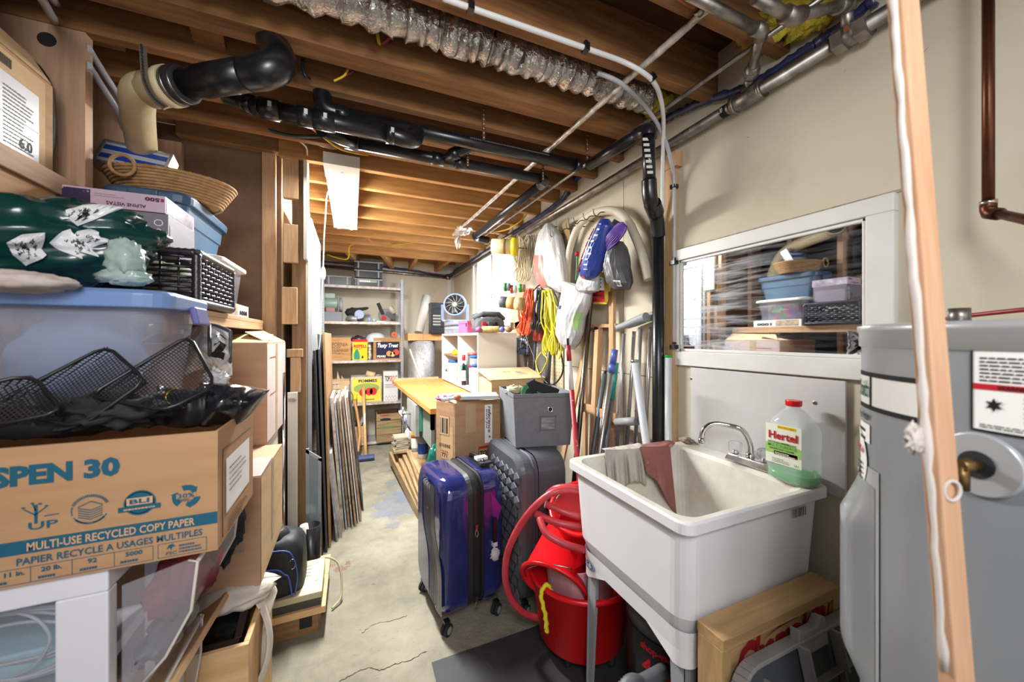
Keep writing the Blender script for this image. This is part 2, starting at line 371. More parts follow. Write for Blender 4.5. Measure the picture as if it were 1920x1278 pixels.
# near window: white frame and a reflective smeared pane
y0, y1, z0, z1 = W2
m = MB(); wf = .062
for a, b in (((y0, z0), (y1, z0+wf)), ((y0, z1-wf*.8), (y1, z1)), ((y0, z0+wf), (y0+wf, z1-wf*.8)), ((y1-wf*.75, z0+wf), (y1, z1-wf*.8))):
    m.b2((WX-.022, a[0], a[1]), (WX+.06, b[0], b[1]), whitep)
i = .012
for a, b in (((y0+wf, z0+wf), (y1-wf*.75, z0+wf+i)), ((y0+wf, z1-wf*.8-i), (y1-wf*.75, z1-wf*.8)), ((y0+wf, z0+wf), (y0+wf+i, z1-wf*.8)), ((y1-wf*.75-i, z0+wf), (y1-wf*.75, z1-wf*.8))):
    m.b2((WX-.012, a[0], a[1]), (WX+.02, b[0], b[1]), whitep)
wn2 = struct(m, 'window_2', bevel=.003)
pm = bpy.data.materials.new('smeared_reflective_pane'); pm.use_nodes = True; nt = pm.node_tree; b = nt.nodes['Principled BSDF']
b.inputs['Metallic'].default_value = 1; b.inputs['Roughness'].default_value = .02; b.inputs['Base Color'].default_value = (.62, .63, .65, 1)
df = nt.nodes.new('ShaderNodeBsdfDiffuse'); df.inputs[0].default_value = (.55, .57, .6, 1)
tc = nt.nodes.new('ShaderNodeTexCoord'); mp = nt.nodes.new('ShaderNodeMapping'); mp.inputs['Scale'].default_value = (1, 2.2, 26); mp.inputs['Rotation'].default_value = (.22, 0, 0)
nz = nt.nodes.new('ShaderNodeTexNoise'); nz.inputs['Scale'].default_value = 2.4; nz.inputs['Detail'].default_value = 8; nz.inputs['Distortion'].default_value = .35
mr = nt.nodes.new('ShaderNodeMapRange'); mr.inputs[1].default_value = .40; mr.inputs[2].default_value = .70; mr.inputs[4].default_value = .9
gx = nt.nodes.new('ShaderNodeSeparateXYZ'); mr2 = nt.nodes.new('ShaderNodeMapRange'); mr2.inputs[1].default_value = -.12; mr2.inputs[2].default_value = .12; mr2.inputs[3].default_value = .12; mr2.inputs[4].default_value = 1
ml = nt.nodes.new('ShaderNodeMath'); ml.operation = 'MULTIPLY'; mx = nt.nodes.new('ShaderNodeMixShader')
lk = nt.links.new; lk(tc.outputs['Object'], mp.inputs[0]); lk(mp.outputs[0], nz.inputs[0]); lk(nz.outputs[0], mr.inputs[0]); lk(tc.outputs['Object'], gx.inputs[0]); lk(gx.outputs[1], mr2.inputs[0])
lk(mr.outputs[0], ml.inputs[0]); lk(mr2.outputs[0], ml.inputs[1]); lk(ml.outputs[0], mx.inputs[0]); lk(b.outputs[0], mx.inputs[1]); lk(df.outputs[0], mx.inputs[2]); lk(mx.outputs[0], nt.nodes['Material Output'].inputs[0])
m = MB(); m.b2((WX-.004, y0+wf, z0+wf), (WX, y1-wf*.75, z1-wf*.8), pm); pn = m.build('window_pane', wn2)
m = MB(); m.b2((WX-.004, y0-.01, z1), (WX, y1+.005, z1+.008), mat('torn_edge', '#6b6052', .9, 0, '#a89c8a', 30)); struct(m, 'trim_2')
# corner strip (vertical) on the back wall
m = MB(); m.b2((WX-.10, WB-.02, 1.2), (WX-.045, WB, 2.30), whitep); struct(m, 'trim_3')
# backsplash board behind the sink
m = MB(); a = AX(1296, 690, WX-.008); m.b2((WX-.012, .62, .845), (WX-.002, a.y, 1.198), mat('hardboard_white', '#c9c6c5', .4, 0, '#bfbcba', 3))
for yy, zz in ((.70, 1.12), (1.17, 1.15), (.70, .90)): m.cyl((WX-.014, yy, zz), (WX-.012, yy, zz), .006, steel, 10)
struct(m, 'trim_4', bevel=.001)
# ---------------- pipes, ducts, lamp and cables under the joists ----------------
def one(mb, name, label, cat, group=None, **k): return mb.build(name, None, label, cat, group, **k)
lblw = mat('pipe_sticker', '#c9c6c2', .5)
# fluorescent lamp
lx, ly0, ly1, lz = -.05, 2.14, 3.38, 2.262
lamp = thing('fluorescent_lamp', (lx, (ly0+ly1)/2, lz), 'lit two tube fluorescent ceiling light hanging under the joists', 'ceiling lamp')
m = MB(); m.b2((lx-.088, ly0, lz), (lx+.088, ly1, lz+.03), whitep); m.b2((lx-.088, ly0, lz-.03), (lx+.088, ly0+.19, lz), whitep); m.b2((lx-.088, ly1-.03, lz-.03), (lx+.088, ly1, lz), whitep)
m.b2((lx-.018, ly0+.19, lz-.022), (lx+.018, ly1-.03, lz), whitep); m.cyl((lx, ly0+.09, lz-.031), (lx, ly0+.09, lz-.03), .008, grayp, 12)
m.build('housing', lamp, bevel=.002)
tubem = mat('lit_tube', '#fff8ee', .4, emit=60)
for s in (-1, 1):
    m = MB(); m.cyl((lx+s*.047, ly0+.195, lz-.022), (lx+s*.047, ly1-.035, lz-.022), .019, tubem, 14); m.build('fluorescent_tube', lamp)
al = area('fluorescent_light', (lx, (ly0+ly1)/2, lz-.05), (lx, (ly0+ly1)/2, 0), .14, 1.05, 125, (.97, 1, .99)); al.parent = lamp; al.location = V((0, 0, -.05))
# cord with inline switch
cd = thing('lamp_cord', AY(605, 515, 2.30), 'white lamp cord with inline switch hanging by the partition corner', 'cord')
pts = [AY(*p, 2.45) for p in ((616, 358), (612, 372), (611, 395), (608, 440), (606, 500), (603, 560), (602, 610), (600, 640), (598, 655))]
MB().tube(spline(pts), .0035, white, 6).build('cord', cd)
p = AY(606, 513, 2.45); m = MB(); m.blob(p, (.028, .02, .085), white, amp=0); m.build('switch', cd)
# flexible foil duct between the joists
def duct(P, r, n=90, amp=.008):
    P = spline(P, n); m = MB(); R = [r+amp*math.sin(i*1.15)+random.uniform(-.003, .003) for i in range(len(P))]
    m.tube([p+V((0, random.uniform(-.002, .002), random.uniform(-.003, .003))) for p in P], R, foil, 22); return m
one(duct([V((-.55, 1.22, 2.34)), AY(700, 12, 1.235), AY(900, 78, 1.24), AY(1080, 137, 1.25), AY(1215, 182, 1.27)], .062, 40), 'foil_air_duct', 'crinkled silver foil air duct running between two ceiling joists', 'duct')
# yellow insulation tufts
ins = mat('fibreglass_wool', '#c9b53a', .95, 0, '#a8942c', 18, bump=.8, bscale=30, bdist=.02)
for k, (px, py, X, d, lab) in enumerate(((1232, 205, 1.28, (.10, .13, .12), 'yellow fibreglass wool stuffed at the end of the foil duct'), (1475, 45, 1.3, (.16, .3, .12), 'yellow fibreglass wool above the upper grey pipes at the wall'), (1535, 30, 1.33, (.10, .2, .12), 'yellow fibreglass wool beside the short pipe tee at the wall top'))):
    m = MB(); m.blob(AX(px, py, X)+V((0, 0, .03)), d, ins, .5, 3, k+3, 30, 20); one(m, 'insulation_tuft', lab, 'insulation')
# taped diagonal pipe
m = MB(); A = AZ(1330, 14, 2.286); B = AZ(850, 440, 2.286); n = 120
m.tube([A.lerp(B, i/n)+V((random.uniform(-1, 1), 0, random.uniform(-1, 1)))*.001 for i in range(n+1)], [.0105+.0018*random.random() for i in range(n+1)], foilw, 10)
tp = thing('taped_pipe', A.lerp(B, .5), 'long thin pipe wrapped in foil tape slanting under the ceiling joists', 'pipe'); m.build('pipe', tp)
m = MB(); m.blob(AZ(868, 432, 2.27), (.12, .2, .07), foilw, .5, 3, 9); m.blob(AZ(858, 452, 2.2), (.05, .06, .12), foilw, .5, 3, 4); m.build('foil_wrap', tp)
m = MB(); m.blob(A.lerp(B, .36), (.03, .12, .035), foilw, .4, 4, 2); m.build('foil_wrap', tp)
# copper stub at top
m = MB(); cop = mat('copper', '#9a5a36', .35, .9, '#6d4028', 6); m.tube([AZ(1270, -12, 2.30), AZ(1312, 20, 2.285)], .011, cop, 10); m.cyl(AZ(1306, 16, 2.287), AZ(1315, 23, 2.287), .014, steel, 10)
one(m, 'copper_stub_pipe', 'short copper pipe end under the joist at the top edge', 'pipe')
# ---- black drain pipes
dr = thing('drain_pipe', AZ(860, 240, 2.235), 'upper of the two black drain pipes crossing below the joists', 'drain pipe')
a = AZ(632, 212, 2.235); b = AZ(1100, 300, 2.235); b.y = a.y
m = MB(); m.cyl(a, b, .029, abs_, 22)
for i in range(46): m.rquad(a+V((.55+i*.009, -.0293, .002)), (.005, 0, 0), (0, 0, .005), inkg)
m.build('pipe', dr)
m = MB(); m.cyl(a-V((.005, 0, 0)), a+V((.045, 0, 0)), .034, abs_, 22); m.tube(spline([a+V((.02, 0, 0)), a+V((-.03, 0, .005)), a+V((-.05, 0, .03)), a+V((-.055, 0, .09))]), .034, abs_, 20); m.build('elbow', dr)
m = MB(); m.cyl(b-V((.03, 0, 0)), b+V((.005, 0, 0)), .034, abs_, 22); m.build('coupling', dr)
a2 = AZ(490, 198, 2.155); b2 = AZ(738, 253, 2.155); a2.y = b2.y = b2.y
dr2 = thing('drain_pipe', a2.lerp(b2, .5), 'short black drain pipe with stepped reducers below the large elbow', 'drain pipe')
m = MB(); m.cyl(a2, b2, .031, abs_, 22); m.build('pipe', dr2)
for t, l, r in ((.05, .06, .036), (.30, .05, .037), (.44, .075, .037), (.97, .03, .037)):
    p = a2.lerp(b2, t); m = MB(); m.cyl(p-V((l/2, 0, 0)), p+V((l/2, 0, 0)), r, abs_, 22); m.rquad(p+V((0, -r-.001, -.01)), (.012, 0, 0), (0, 0, .02), lblw); m.build('coupling', dr2)
m = MB(); q = AZ(425, 183, 2.20); m.tube(spline([q, q.lerp(a2, .6), a2]), [.026]*9+[.028]*8, abs_, 18); m.cyl(q.lerp(a2, .45), q.lerp(a2, .8), .033, abs_, 20); m.build('reducer', dr2)
m = MB(); m.tube(spline([b2, b2+V((.045, .0, -.005)), b2+V((.085, .03, .015)), b2+V((.10, .05, .06))]), .034, abs_, 18); m.build('elbow', dr2)
a3 = AZ(655, 265, 2.2); b3 = AZ(1022, 331, 2.2); a3.y = b3.y = 1.80
dr3 = thing('drain_pipe', a3.lerp(b3, .5), 'lower of the two black drain pipes nearest the fluorescent light', 'drain pipe')
m = MB(); m.cyl(a3, b3, .026, abs_, 20); m.build('pipe', dr3)
m = MB(); c0 = AY(603, 243, 1.64); m.tube([c0, c0.lerp(a3, .75), a3+V((.03, 0, 0))], .027, abs_, 18); m.cyl(a3-V((.02, 0, 0)), a3+V((.035, 0, 0)), .032, abs_, 20); m.build('branch', dr3)
for px in (820, 862):
    p = AY(px, 296, 1.8); p.z = 2.2; m = MB(); m.cyl(p-V((.03, 0, 0)), p+V((.03, 0, 0)), .031, abs_, 20); m.build('coupling', dr3)
m = MB(); p = AY(828, 296, 1.80); p.z = 2.2; q = AZ(898, 262, 2.235); q.y = a.y; m.tube([p, p.lerp(q, .5), q], .024, abs_, 16); m.cyl(p.lerp(q, .25), p.lerp(q, .5), .029, abs_, 16); m.build('branch', dr3)
e = b3; f0 = V((.99, 1.87, 2.2)); f1 = AZ(892, 441, 2.16)
m = MB(); m.tube(spline([e-V((.02, 0, 0)), e+V((.02, .02, 0)), f0]), .031, abs_, 18); m.build('elbow', dr3)
dr4 = thing('drain_pipe', f0.lerp(f1, .5), 'black drain pipe running away along the ceiling towards the far window', 'drain pipe')
m = MB(); m.tube([f0, f1], .026, abs_, 18); m.build('pipe', dr4)
m = MB(); m.tube(spline([f1, f1+V((.02, .06, .0)), f1+V((.06, .08, -.0)), f1+V((.14, .08, -.01))]), .031, abs_, 16); m.build('elbow', dr4)
# vertical drain by the wall
vt = V((1.135, 1.19, 2.19)); vb = AX(1234, 600, 1.305); vm = V((1.30, vb.y, 1.83)); 
dv = thing('vertical_drain_pipe', (vb.x, vb.y, .45), 'tall vertical black drain pipe standing against the right wall beside the window', 'drain pipe')
m = MB(); m.tube([V((vb.x, vb.y, .3)), V((vb.x, vb.y, 1.83))], .026, abs_, 20)
m.build('pipe', dv)
u1 = V((1.21, vb.y-.045, 1.99)); m = MB(); m.tube([vt-V((0, 0, .02)), V((1.165, 1.215, 1.98))], .026, abs_, 20)
for i in range(7): m.rquad(V((1.10+.004*i, 1.185, 2.14-.022*i)), (.022, -.01, 0), (0, 0, .012), lblw)
m.build('pipe', dv)
m = MB(); m.tube(spline([V((1.162, 1.214, 2.0)), V((1.18, 1.225, 1.92)), V((1.27, 1.28, 1.87)), V((vb.x, vb.y, 1.80))]), .031, abs_, 20)
m.tube(spline([V((1.20, 1.235, 1.912)), V((1.25, 1.265, 1.885))], 4), .036, abs_, 20); m.build('double_elbow', dv)
m = MB(); m.cyl((vb.x, vb.y, 1.80), (vb.x, vb.y, 1.815), .0285, steel, 20); m.b2((vb.x, vb.y-.002, 1.80), (WX, vb.y+.002, 1.815), steel)
for i in range(12):
    an = PI+PI*i/11; m.cyl((vb.x+.0284*math.cos(an), vb.y+.0284*math.sin(an), 1.8075), (vb.x+.0292*math.cos(an), vb.y+.0292*math.sin(an), 1.8075), .003, blackm, 6)
m.build('pipe_strap', dv)
m = MB(); m.tube(spline([vt-V((0, 0, .02)), vt, vt+V((-.0, .03, .01)), vt+V((-.005, .06, .01))]), .031, abs_, 18); m.build('elbow', dv)
m = MB(); e1 = V((1.10, 1.56, 2.20)); m.tube([vt+V((-.005, .05, .01)), e1], .026, abs_, 18); m.build('horizontal_pipe', dv)
# wood batten behind it
m = MB(); a_ = AX(1263, 600, WX-.03); m.b2((WX-.034, a_.y, .2), (WX-.001, a_.y+.05, 2.145), lumZ); m.b2((WX-.04, a_.y-.025, 2.10), (WX-.001, a_.y+.05, 2.17), lumZ); struct(m, 'trim_5', bevel=.002)
# hanger straps for the drain pipes
rust = mat('rusty_strap', '#4e3324', .8, .3, '#7a5236', 30)
for k, (px, py0, py1, Y, lab) in enumerate(((907, 203, 262, 1.60, 'rusty perforated strap holding the upper drain pipe, left one'), (1101, 250, 308, 1.60, 'rusty perforated strap at the right end of the upper drain pipe'), (877, 278, 312, 1.79, 'rusty chain like strap holding the lower drain pipe, left one'), (1018, 300, 338, 1.79, 'rusty strap at the right end of the lower drain pipe'))):
    a_ = AY(px, py0, Y-.034); b_ = AY(px, py1, Y-.034); a_.x = b_.x; m = MB(); m.b2((a_.x-.006, a_.y-.0015, b_.z), (a_.x+.006, a_.y, a_.z), rust)
    for i in range(7): z = b_.z+(a_.z-b_.z)*(i+.5)/7; m.cyl((a_.x, a_.y-.0016, z), (a_.x, a_.y-.002, z), .003, offw, 6)
    one(m, 'pipe_hanger', lab, 'strap')
# ---- stack and large elbow at the left
pvc = mat('yellowed_pipe', '#cdbf9b', .45, 0, '#b9a67c', 6, bump=.1)
hub = AD(300, 166, 1.22); elb = AD(470, 138, 1.17); ax = (elb-hub).normalized()
sk = thing('soil_stack', (-.855, 2.17, .1), 'yellowed vertical soil stack pipe inside the left stud wall', 'pipe')
m = MB(); b0 = V((-.855, 2.17, 1.90)); m.tube([V((-.855, 2.17, .1)), b0], .052, pvc, 24); m.build('pipe', sk)
m = MB(); m.tube(spline([V((-.855, 2.17, 1.82)), V((-.85, 2.16, 1.96)), V((-.80, 2.02, 2.10)), hub-ax*.10-V((0, -.02, 0)), hub]), [.054]*8+[.05]*8+[.048]*8+[.048]*9, pvc, 24); m.tube([V((-.855, 2.17, 1.80)), V((-.855, 2.17, 1.93))], .060, pvc, 24); m.build('bend', sk)
m = MB(); m.tube([hub-ax*.045, hub-ax*.04, hub+ax*.02, hub+ax*.03, hub+ax*.055], [.046, .054, .056, .060, .060], pvc, 28); m.build('hub', sk)
be = thing('large_drain_elbow', hub+ax*.2, 'large glossy black drain elbow with rubber coupling near the stack', 'drain pipe')
m = MB(); m.tube([hub+ax*.05, hub+ax*.052, hub+ax*.10, hub+ax*.102], [.045, .055, .055, .045], blackm, 28); m.build('rubber_coupling', be)
for t in (.06, .088):
    m = MB(); m.tube([hub+ax*t, hub+ax*(t+.010)],   .057, steel, 28); m.build('hose_clamp', be)
m = MB(); m.tube([hub+ax*.09, elb+ax*.02], .043, abs_, 26); m.tube([hub+ax*.16, hub+ax*.162, elb+ax*.0], [.043, .048, .048], abs_, 26)
for t in (.17, .235): p = hub+ax*t; m.rquad(p+V((.002, -.049, -.02)), ax*.012, (0, 0, .035), lblw)
m.build('pipe', be)
tip = AD(513, 100, 1.22)
m = MB(); P = spline([elb-ax*.01, elb+ax*.055, elb.lerp(tip, .5)+ax*.062-V((0, 0, .004)), tip+V((0.0, 0, .03)), tip+V((-.01, .01, .13))], 5); m.tube(P, [.050]*len(P), abs_, 28); m.build('elbow', be)
m = MB(); pr = mat('galvanised_strap', '#a9a294', .4, .8)
P = spline([AD(268, 88, 1.17), AD(270, 120, 1.16), AD(274, 155, 1.15), AD(290, 185, 1.14), AD(312, 203, 1.14)], 6)
for i in range(len(P)-1): m.beam(P[i], P[i+1], .004, .018, pr, (1, 0, .2))
for i in range(0, len(P)-1): m.cyl(P[i]+V((0, -.010, 0)), P[i]+V((0, -.0105, 0)), .0035, blackm, 6)
one(m, 'perforated_strap', 'perforated steel strap looped around the yellowed stack hub', 'strap')
# ---- galvanised gas pipes
gx, gz = 1.325, 2.205
gp = thing('gas_pipe', (gx, 1.5, gz), 'long galvanised gas pipe running along the top of the right wall', 'pipe')
m = MB(); m.tube([(gx, .2, gz), (gx, WB-.06, gz)], .021, galv, 18); m.build('pipe', gp)
t1 = AX(1402, 178, gx).y; t2 = AX(1577, 85, gx).y; t3 = AX(1620, 50, gx).y
m = MB(); m.tube([(gx, t1-.055, gz), (gx, t1-.05, gz), (gx, t1+.05, gz), (gx, t1+.055, gz)], [.022, .029, .029, .022], galv, 20)
for s in (-.05, .05): m.tube([(gx, t1+s-.007, gz), (gx, t1+s+.007, gz)], .032, galv, 20)
m.tube([(gx, t1, gz), (gx, t1, gz+.04)], .024, galv, 16); m.build('tee_fitting', gp)
m = MB(); m.tube([(gx, t1+.075, gz), (gx, t1+.10, gz)], .0222, inkk, 18); m.text('30', (gx-.0235, t1+.095, gz-.015), (0, -.012, 0), (0, 0, .02), inkw); m.build('band_marking', gp)
m = MB()
for y in (t2, t3+.0): m.tube([(gx, y-.014, gz), (gx, y+.014, gz)], .036, galv, 6, smooth=False)
m.tube([(gx, t3, gz), (gx, t2, gz)], .029, galv, 18); m.rquad((gx-.03, t2-.02, gz-.005), (0, t3-t2+.04, 0), (0, 0, .02), mat('copper_label', '#7c4a2c', .5)); m.build('union_valve', gp)
P1 = V((gx, t1, gz+.035)); P2 = AX(1428, 60, 1.15)
g2 = thing('gas_branch_pipe', P1, 'galvanised gas pipe branch rising from the tee and turning under the joists', 'pipe')
m = MB(); m.tube([P1, P1.lerp(P2, .2)], .015, galv, 14); m.build('riser', g2)
m = MB(); m.tube([P1.lerp(P2, .22), P1.lerp(P2, .3), P1.lerp(P2, .34), P1.lerp(P2, .45)], [.019, .023, .023, .019], galv, 16); m.tube([P1.lerp(P2, .29), P1.lerp(P2, .36)], .027, galv, 8, smooth=False); m.build('union', g2)
m = MB(); m.tube([P1.lerp(P2, .4), P2], .0145, galv, 14); m.build('riser', g2)
P3 = AY(1290, -12, P2.y)
m = MB(); m.tube([P1.lerp(P2, .9), P2+V((0, 0, .004)), P2.lerp(P3, .12)], .021, galv, 16); m.build('elbow', g2)
m = MB(); m.tube([P2, P3], .0155, galv, 14); m.build('horizontal_pipe', g2)
y4 = .60; Q1 = AX(1588, 62, gx-.0); Q2 = AX(1588, 8, gx-.03); Q3 = AY(1484, 32, Q2.y-.0); Q4 = AY(1415, -4, Q2.y)
g3 = thing('gas_branch_pipe', Q1, 'galvanised gas pipe branch with two elbows at the top right corner', 'pipe')
m = MB(); m.tube([Q1, Q2], .015, galv, 14); m.tube([Q1-V((0, 0, .01)), Q1+V((0, 0, .012))], .022, galv, 14); m.build('riser', g3)
m = MB(); m.tube([Q1.lerp(Q2, .7), Q2, Q2+V((0, 0, .03))], .021, galv, 14); m.tube([Q2, Q2.lerp(Q3, .2)], .020, galv, 14); m.build('tee_fitting', g3)
m = MB(); m.tube([Q2, Q3], .0145, galv, 14); m.tube([Q3, Q4], .0145, galv, 14); m.build('horizontal_pipe', g3)
m = MB(); m.tube([Q3.lerp(Q2, .16), Q3, Q3.lerp(Q4, .2)], .021, galv, 14); m.build('elbow', g3)
m = MB(); a_ = V((1.215, .15, 2.275)); b_ = V((1.13, 3.3, 2.275)); m.tube([a_, b_], .0085, galv, 10); one(m, 'thin_grey_pipe', 'thin grey steel pipe running along the ceiling edge near the wall', 'pipe')
m = MB(); P = [AX(*p, WX-.022) for p in ((1640, 0), (1560, 62), (1500, 100), (1400, 163), (1320, 190), (1246, 226), (1160, 285), (1077, 338))]+[V((WX-.022, 2.3, 2.285)), V((WX-.022, 3.2, 2.28)), V((WX-.03, 4.3, 2.27)), V((WX-.04, 5.0, 2.27)), V((WX-.14, WB-.03, 2.22)), V((.6, WB-.03, 2.27)), V((-.34, WB-.03, 2.30))]
P = spline(P, 14); m.tube([p+V((0, 0, random.uniform(-.003, .003))) for p in P], [.016+random.uniform(-.003, .003) for _ in P], mat('blue_film', '#22284a', .25, 0, '#39406b', 12, bump=.5, bscale=30), 10)
one(m, 'blue_vapour_seal', 'dark blue film wrapped seal strip along the wall top', 'sealing strip')
# back wall pipe
m = MB(); m.tube([V((-.35, WB-.035, 2.235)), V((1.27, WB-.035, 2.19))], .02, galv, 14); m.tube([(1.24, WB-.04, 2.19), (1.30, WB-.04, 2.19)], .03, galv, 14); one(m, 'back_wall_pipe', 'grey pipe running across the top of the back wall', 'pipe')
# ---- white and grey plastic water tubes
pex = mat('white_tube', '#d6d5d4', .35); pexg = mat('grey_tube', '#a9a9ae', .35)
def clip(parent, p, d): m = MB(); m.beam(p-d*.009, p+d*.009, .026, .026, black); m.beam(p-d*.005+V((0, 0, .017)), p+d*.005+V((0, 0, .017)), .012, .012, black); m.build('clip', parent)
w1 = thing('water_tube', AY(1000, 55, 1.035), 'upper white plastic water tube clipped along the joist and curving down the wall', 'water tube')
P = [AY(830, -4, 1.035), AY(880, 14, 1.035), AY(1000, 56, 1.035), AY(1097, 90, 1.035), AY(1162, 113, 1.035), AX(1198, 131, .925), AX(1224, 152, 1.0), AX(1238, 182, 1.09), AX(1244, 225, 1.18), AX(1243, 285, 1.26), AX(1242, 352, 1.30), AX(1244, 470, 1.34), AX(1246, 600, 1.345)]
MB().tube(spline(P), .0085, pex, 10).build('tube', w1)
for p, q in ((882, 14), (1098, 90)): clip(w1, AY(p, q, 1.035), V((1, 0, 0)))
clip(w1, AX(1222, 148, .995), V((.7, 0, -.7)))
w2_ = thing('water_tube', AX(1264, 500, 1.345), 'lower white plastic water tube running down beside the window frame', 'water tube')
P = [AZ(1120, 136, 2.31), AZ(1150, 148, 2.29), AX(1173, 163, .95), AX(1204, 192, 1.08), AX(1232, 231, 1.18), AX(1249, 268, 1.25), AX(1260, 310, 1.30), AX(1264, 350, 1.335), AX(1264, 480, 1.345), AX(1263, 600, 1.345), AX(1262, 660, 1.345)]
MB().tube(spline(P), .0085, pexg, 10).build('tube', w2_)
for q in (350, 492, 650): clip(w2_, AX(1264, q, 1.34), V((0, 0, 1)))
for k, (A_, lab) in enumerate(((((75, -20), (92, 25), (100, 44)), 'grey tube end entering the hole in the nearest stud'), ((95, -20), (105, 5)), ) if 0 else ()): pass
for k, (P0, lab) in enumerate(((((60, -30), (82, 5), (105, 44)), 'grey plastic tube passing through the nearest stud, lower one'), (((80, -40), (92, -12), (106, 8)), 'grey plastic tube passing through the nearest stud, upper one'),
        (((165, 90), (190, 130), (222, 180), (241, 216)), 'grey plastic tube looping between the two studs, upper one'), (((165, 122), (190, 160), (222, 210), (234, 246)), 'grey plastic tube looping between the two studs, lower one'))):
    Y0, Y1 = ((1.25, 1.64), (1.63, 2.0))[k > 1]
    n_ = len(P0); P = [AY(a, b, Y0+(Y1-Y0)*i/(n_-1)) for i, (a, b) in enumerate(P0)]
    m = MB(); m.tube(spline(P), .0105, pexg, 12); one(m, 'grey_water_tube', lab, 'water tube')
# ---- cables
def cable(name, pts, r, m_, label, cat='cable', group=None, seg=6):
    m = MB(); m.tube(spline(pts), r, m_, seg); return one(m, name, label, cat, group)
yel = mat('yellow_cable', '#c8a91f', .45); redc = mat('red_cable', '#8e1f30', .45); whc = mat('white_cable', '#cfc7b4', .5); grc = mat('green_cable', '#16301f', .5)
cable('yellow_cable', [AZ(700, -5, 2.33), AY(695, 10, 1.33), AY(690, 18, 1.33), AY(704, 45, 1.35), AY(710, 78, 1.36), AY(713, 82, 1.375)], .006, yel, 'yellow cable looping down over the foil duct at the top')
cable('red_cable', [AY(712, 84, 1.373), AY(722, 78, 1.36), AY(740, 62, 1.34), AY(762, 38, 1.32), AY(785, 24, 1.31)], .0065, redc, 'red cable looping over the foil duct at the top')
cable('yellow_cable', [AY(652, 130, 1.50), AY(645, 142, 1.5), AY(626, 152, 1.5)], .004, yel, 'short yellow cable end poking out behind the double joist')
cable('red_cable', [AY(662, 133, 1.51), AY(648, 141, 1.505), AY(634, 148, 1.50)], .003, redc, 'short red cable end poking out behind the double joist')
cable('black_cable_loop', [AY(568, 112, 1.5), AY(568, 128, 1.48), AY(573, 143, 1.48), AY(580, 147, 1.5)], .006, black, 'black hose stub looping below the joist beside the large elbow')
cable('yellow_cable', [AY(575, 234, 1.9), AY(600, 252, 1.95), AY(640, 280, 2.05), AY(690, 291, 2.28)], .005, yel, 'yellow cable sagging from the drain pipes to the light')
cable('white_cable', [AY(540, 255, 2.1), AY(580, 265, 2.1), AY(620, 278, 2.15), AY(650, 276, 2.2), AY(680, 286, 2.27)], .005, whc, 'white cable sagging behind the yellow one near the light')
cable('red_cable', [AY(450, 225, 2.1), AY(480, 240, 2.1), AY(510, 247, 2.1), AY(560, 255, 2.1)], .004, redc, 'red cable running under the partition plate')
cable('green_cable', [AY(465, 228, 2.1), AY(500, 242, 2.08), AY(545, 254, 2.05), AY(600, 256, 2.05)], .008, grc, 'dark green cable bundle under the joists by the partition')
cable('white_cable', [AY(545, 255, 2.08), AY(574, 276, 2.25), AY(575, 310, 2.33), AY(577, 380, 2.34), AY(584, 440, 2.40)], .005, offw, 'white cable dropping down the partition corner')
cable('yellow_cable', [V((-.25, 4.45, 2.22)), V((-.05, 4.4, 2.18)), AY(660, 458, 4.3), AY(720, 460, 4.2), AY(790, 452, 4.0), AY(860, 438, 3.7), AY(905, 436, 3.5), AX(950, 430, 1.2), AX(985, 405, 1.3), AX(993, 375, 1.3)], .0065, yel, 'long yellow cable strung under the far joists')
cable('yellow_cable', [AY(600, 487, 5.24), AY(700, 493, 5.24), AY(760, 490, 5.24), AY(820, 495, 5.24), AX(860, 480, 1.33), AX(880, 465, 1.33), AX(925, 455, 1.33), AX(960, 440, 1.33)], .007, yel, 'yellow cable running around the top of the far corner')
cable('red_cable', [AY(620, 440, 4.0), AY(650, 434, 4.0), AY(680, 440, 4.0), AY(702, 458, 4.1)], .004, mat('pink_cable', '#b46a5a', .5), 'thin reddish cable under the far joists')
cable('red_cable', [AX(1775, 597, 1.33), AX(1830, 590, 1.30), AX(1925, 580, 1.27), AX(1990, 576, 1.27)], .005, mat('crimson_cable', '#8a1622', .4), 'dark red cable running along the wall above the water heater')
# copper pipe right edge
cz = thing('copper_water_pipe', AX(1853, 390, 1.28), 'tarnished copper water pipe dropping down the right wall to an elbow', 'pipe')
cpm = mat('old_copper', '#6e4128', .38, .75, '#3a2218', 7, (1, 1, .6), col3='#a8714a', scale3=5, ramp3=(.6, .72))
A_ = AX(1853, -10, 1.28); B_ = AX(1853, 392, 1.28); A_.y = B_.y
m = MB(); m.tube([A_+V((0, 0, .1)), B_], .0095, cpm, 14); m.build('pipe', cz)
E_ = AX(1925, 412, 1.22); m = MB(); m.tube([B_+V((0, 0, .018)), B_, B_.lerp(E_, .03)-V((0, 0, .008)), B_.lerp(E_, .3)-V((0, 0, .004))], .013, cpm, 14); m.tube([B_+V((0, 0, .01)), B_+V((0, 0, .018))], .0135, mat('solder', '#c7b7a6', .3, 1), 14); m.build('elbow', cz)
m = MB(); m.tube([B_.lerp(E_, .2)-V((0, 0, .004)), E_, E_+(E_-B_)], .0095, cpm, 14); m.build('horizontal_pipe', cz)
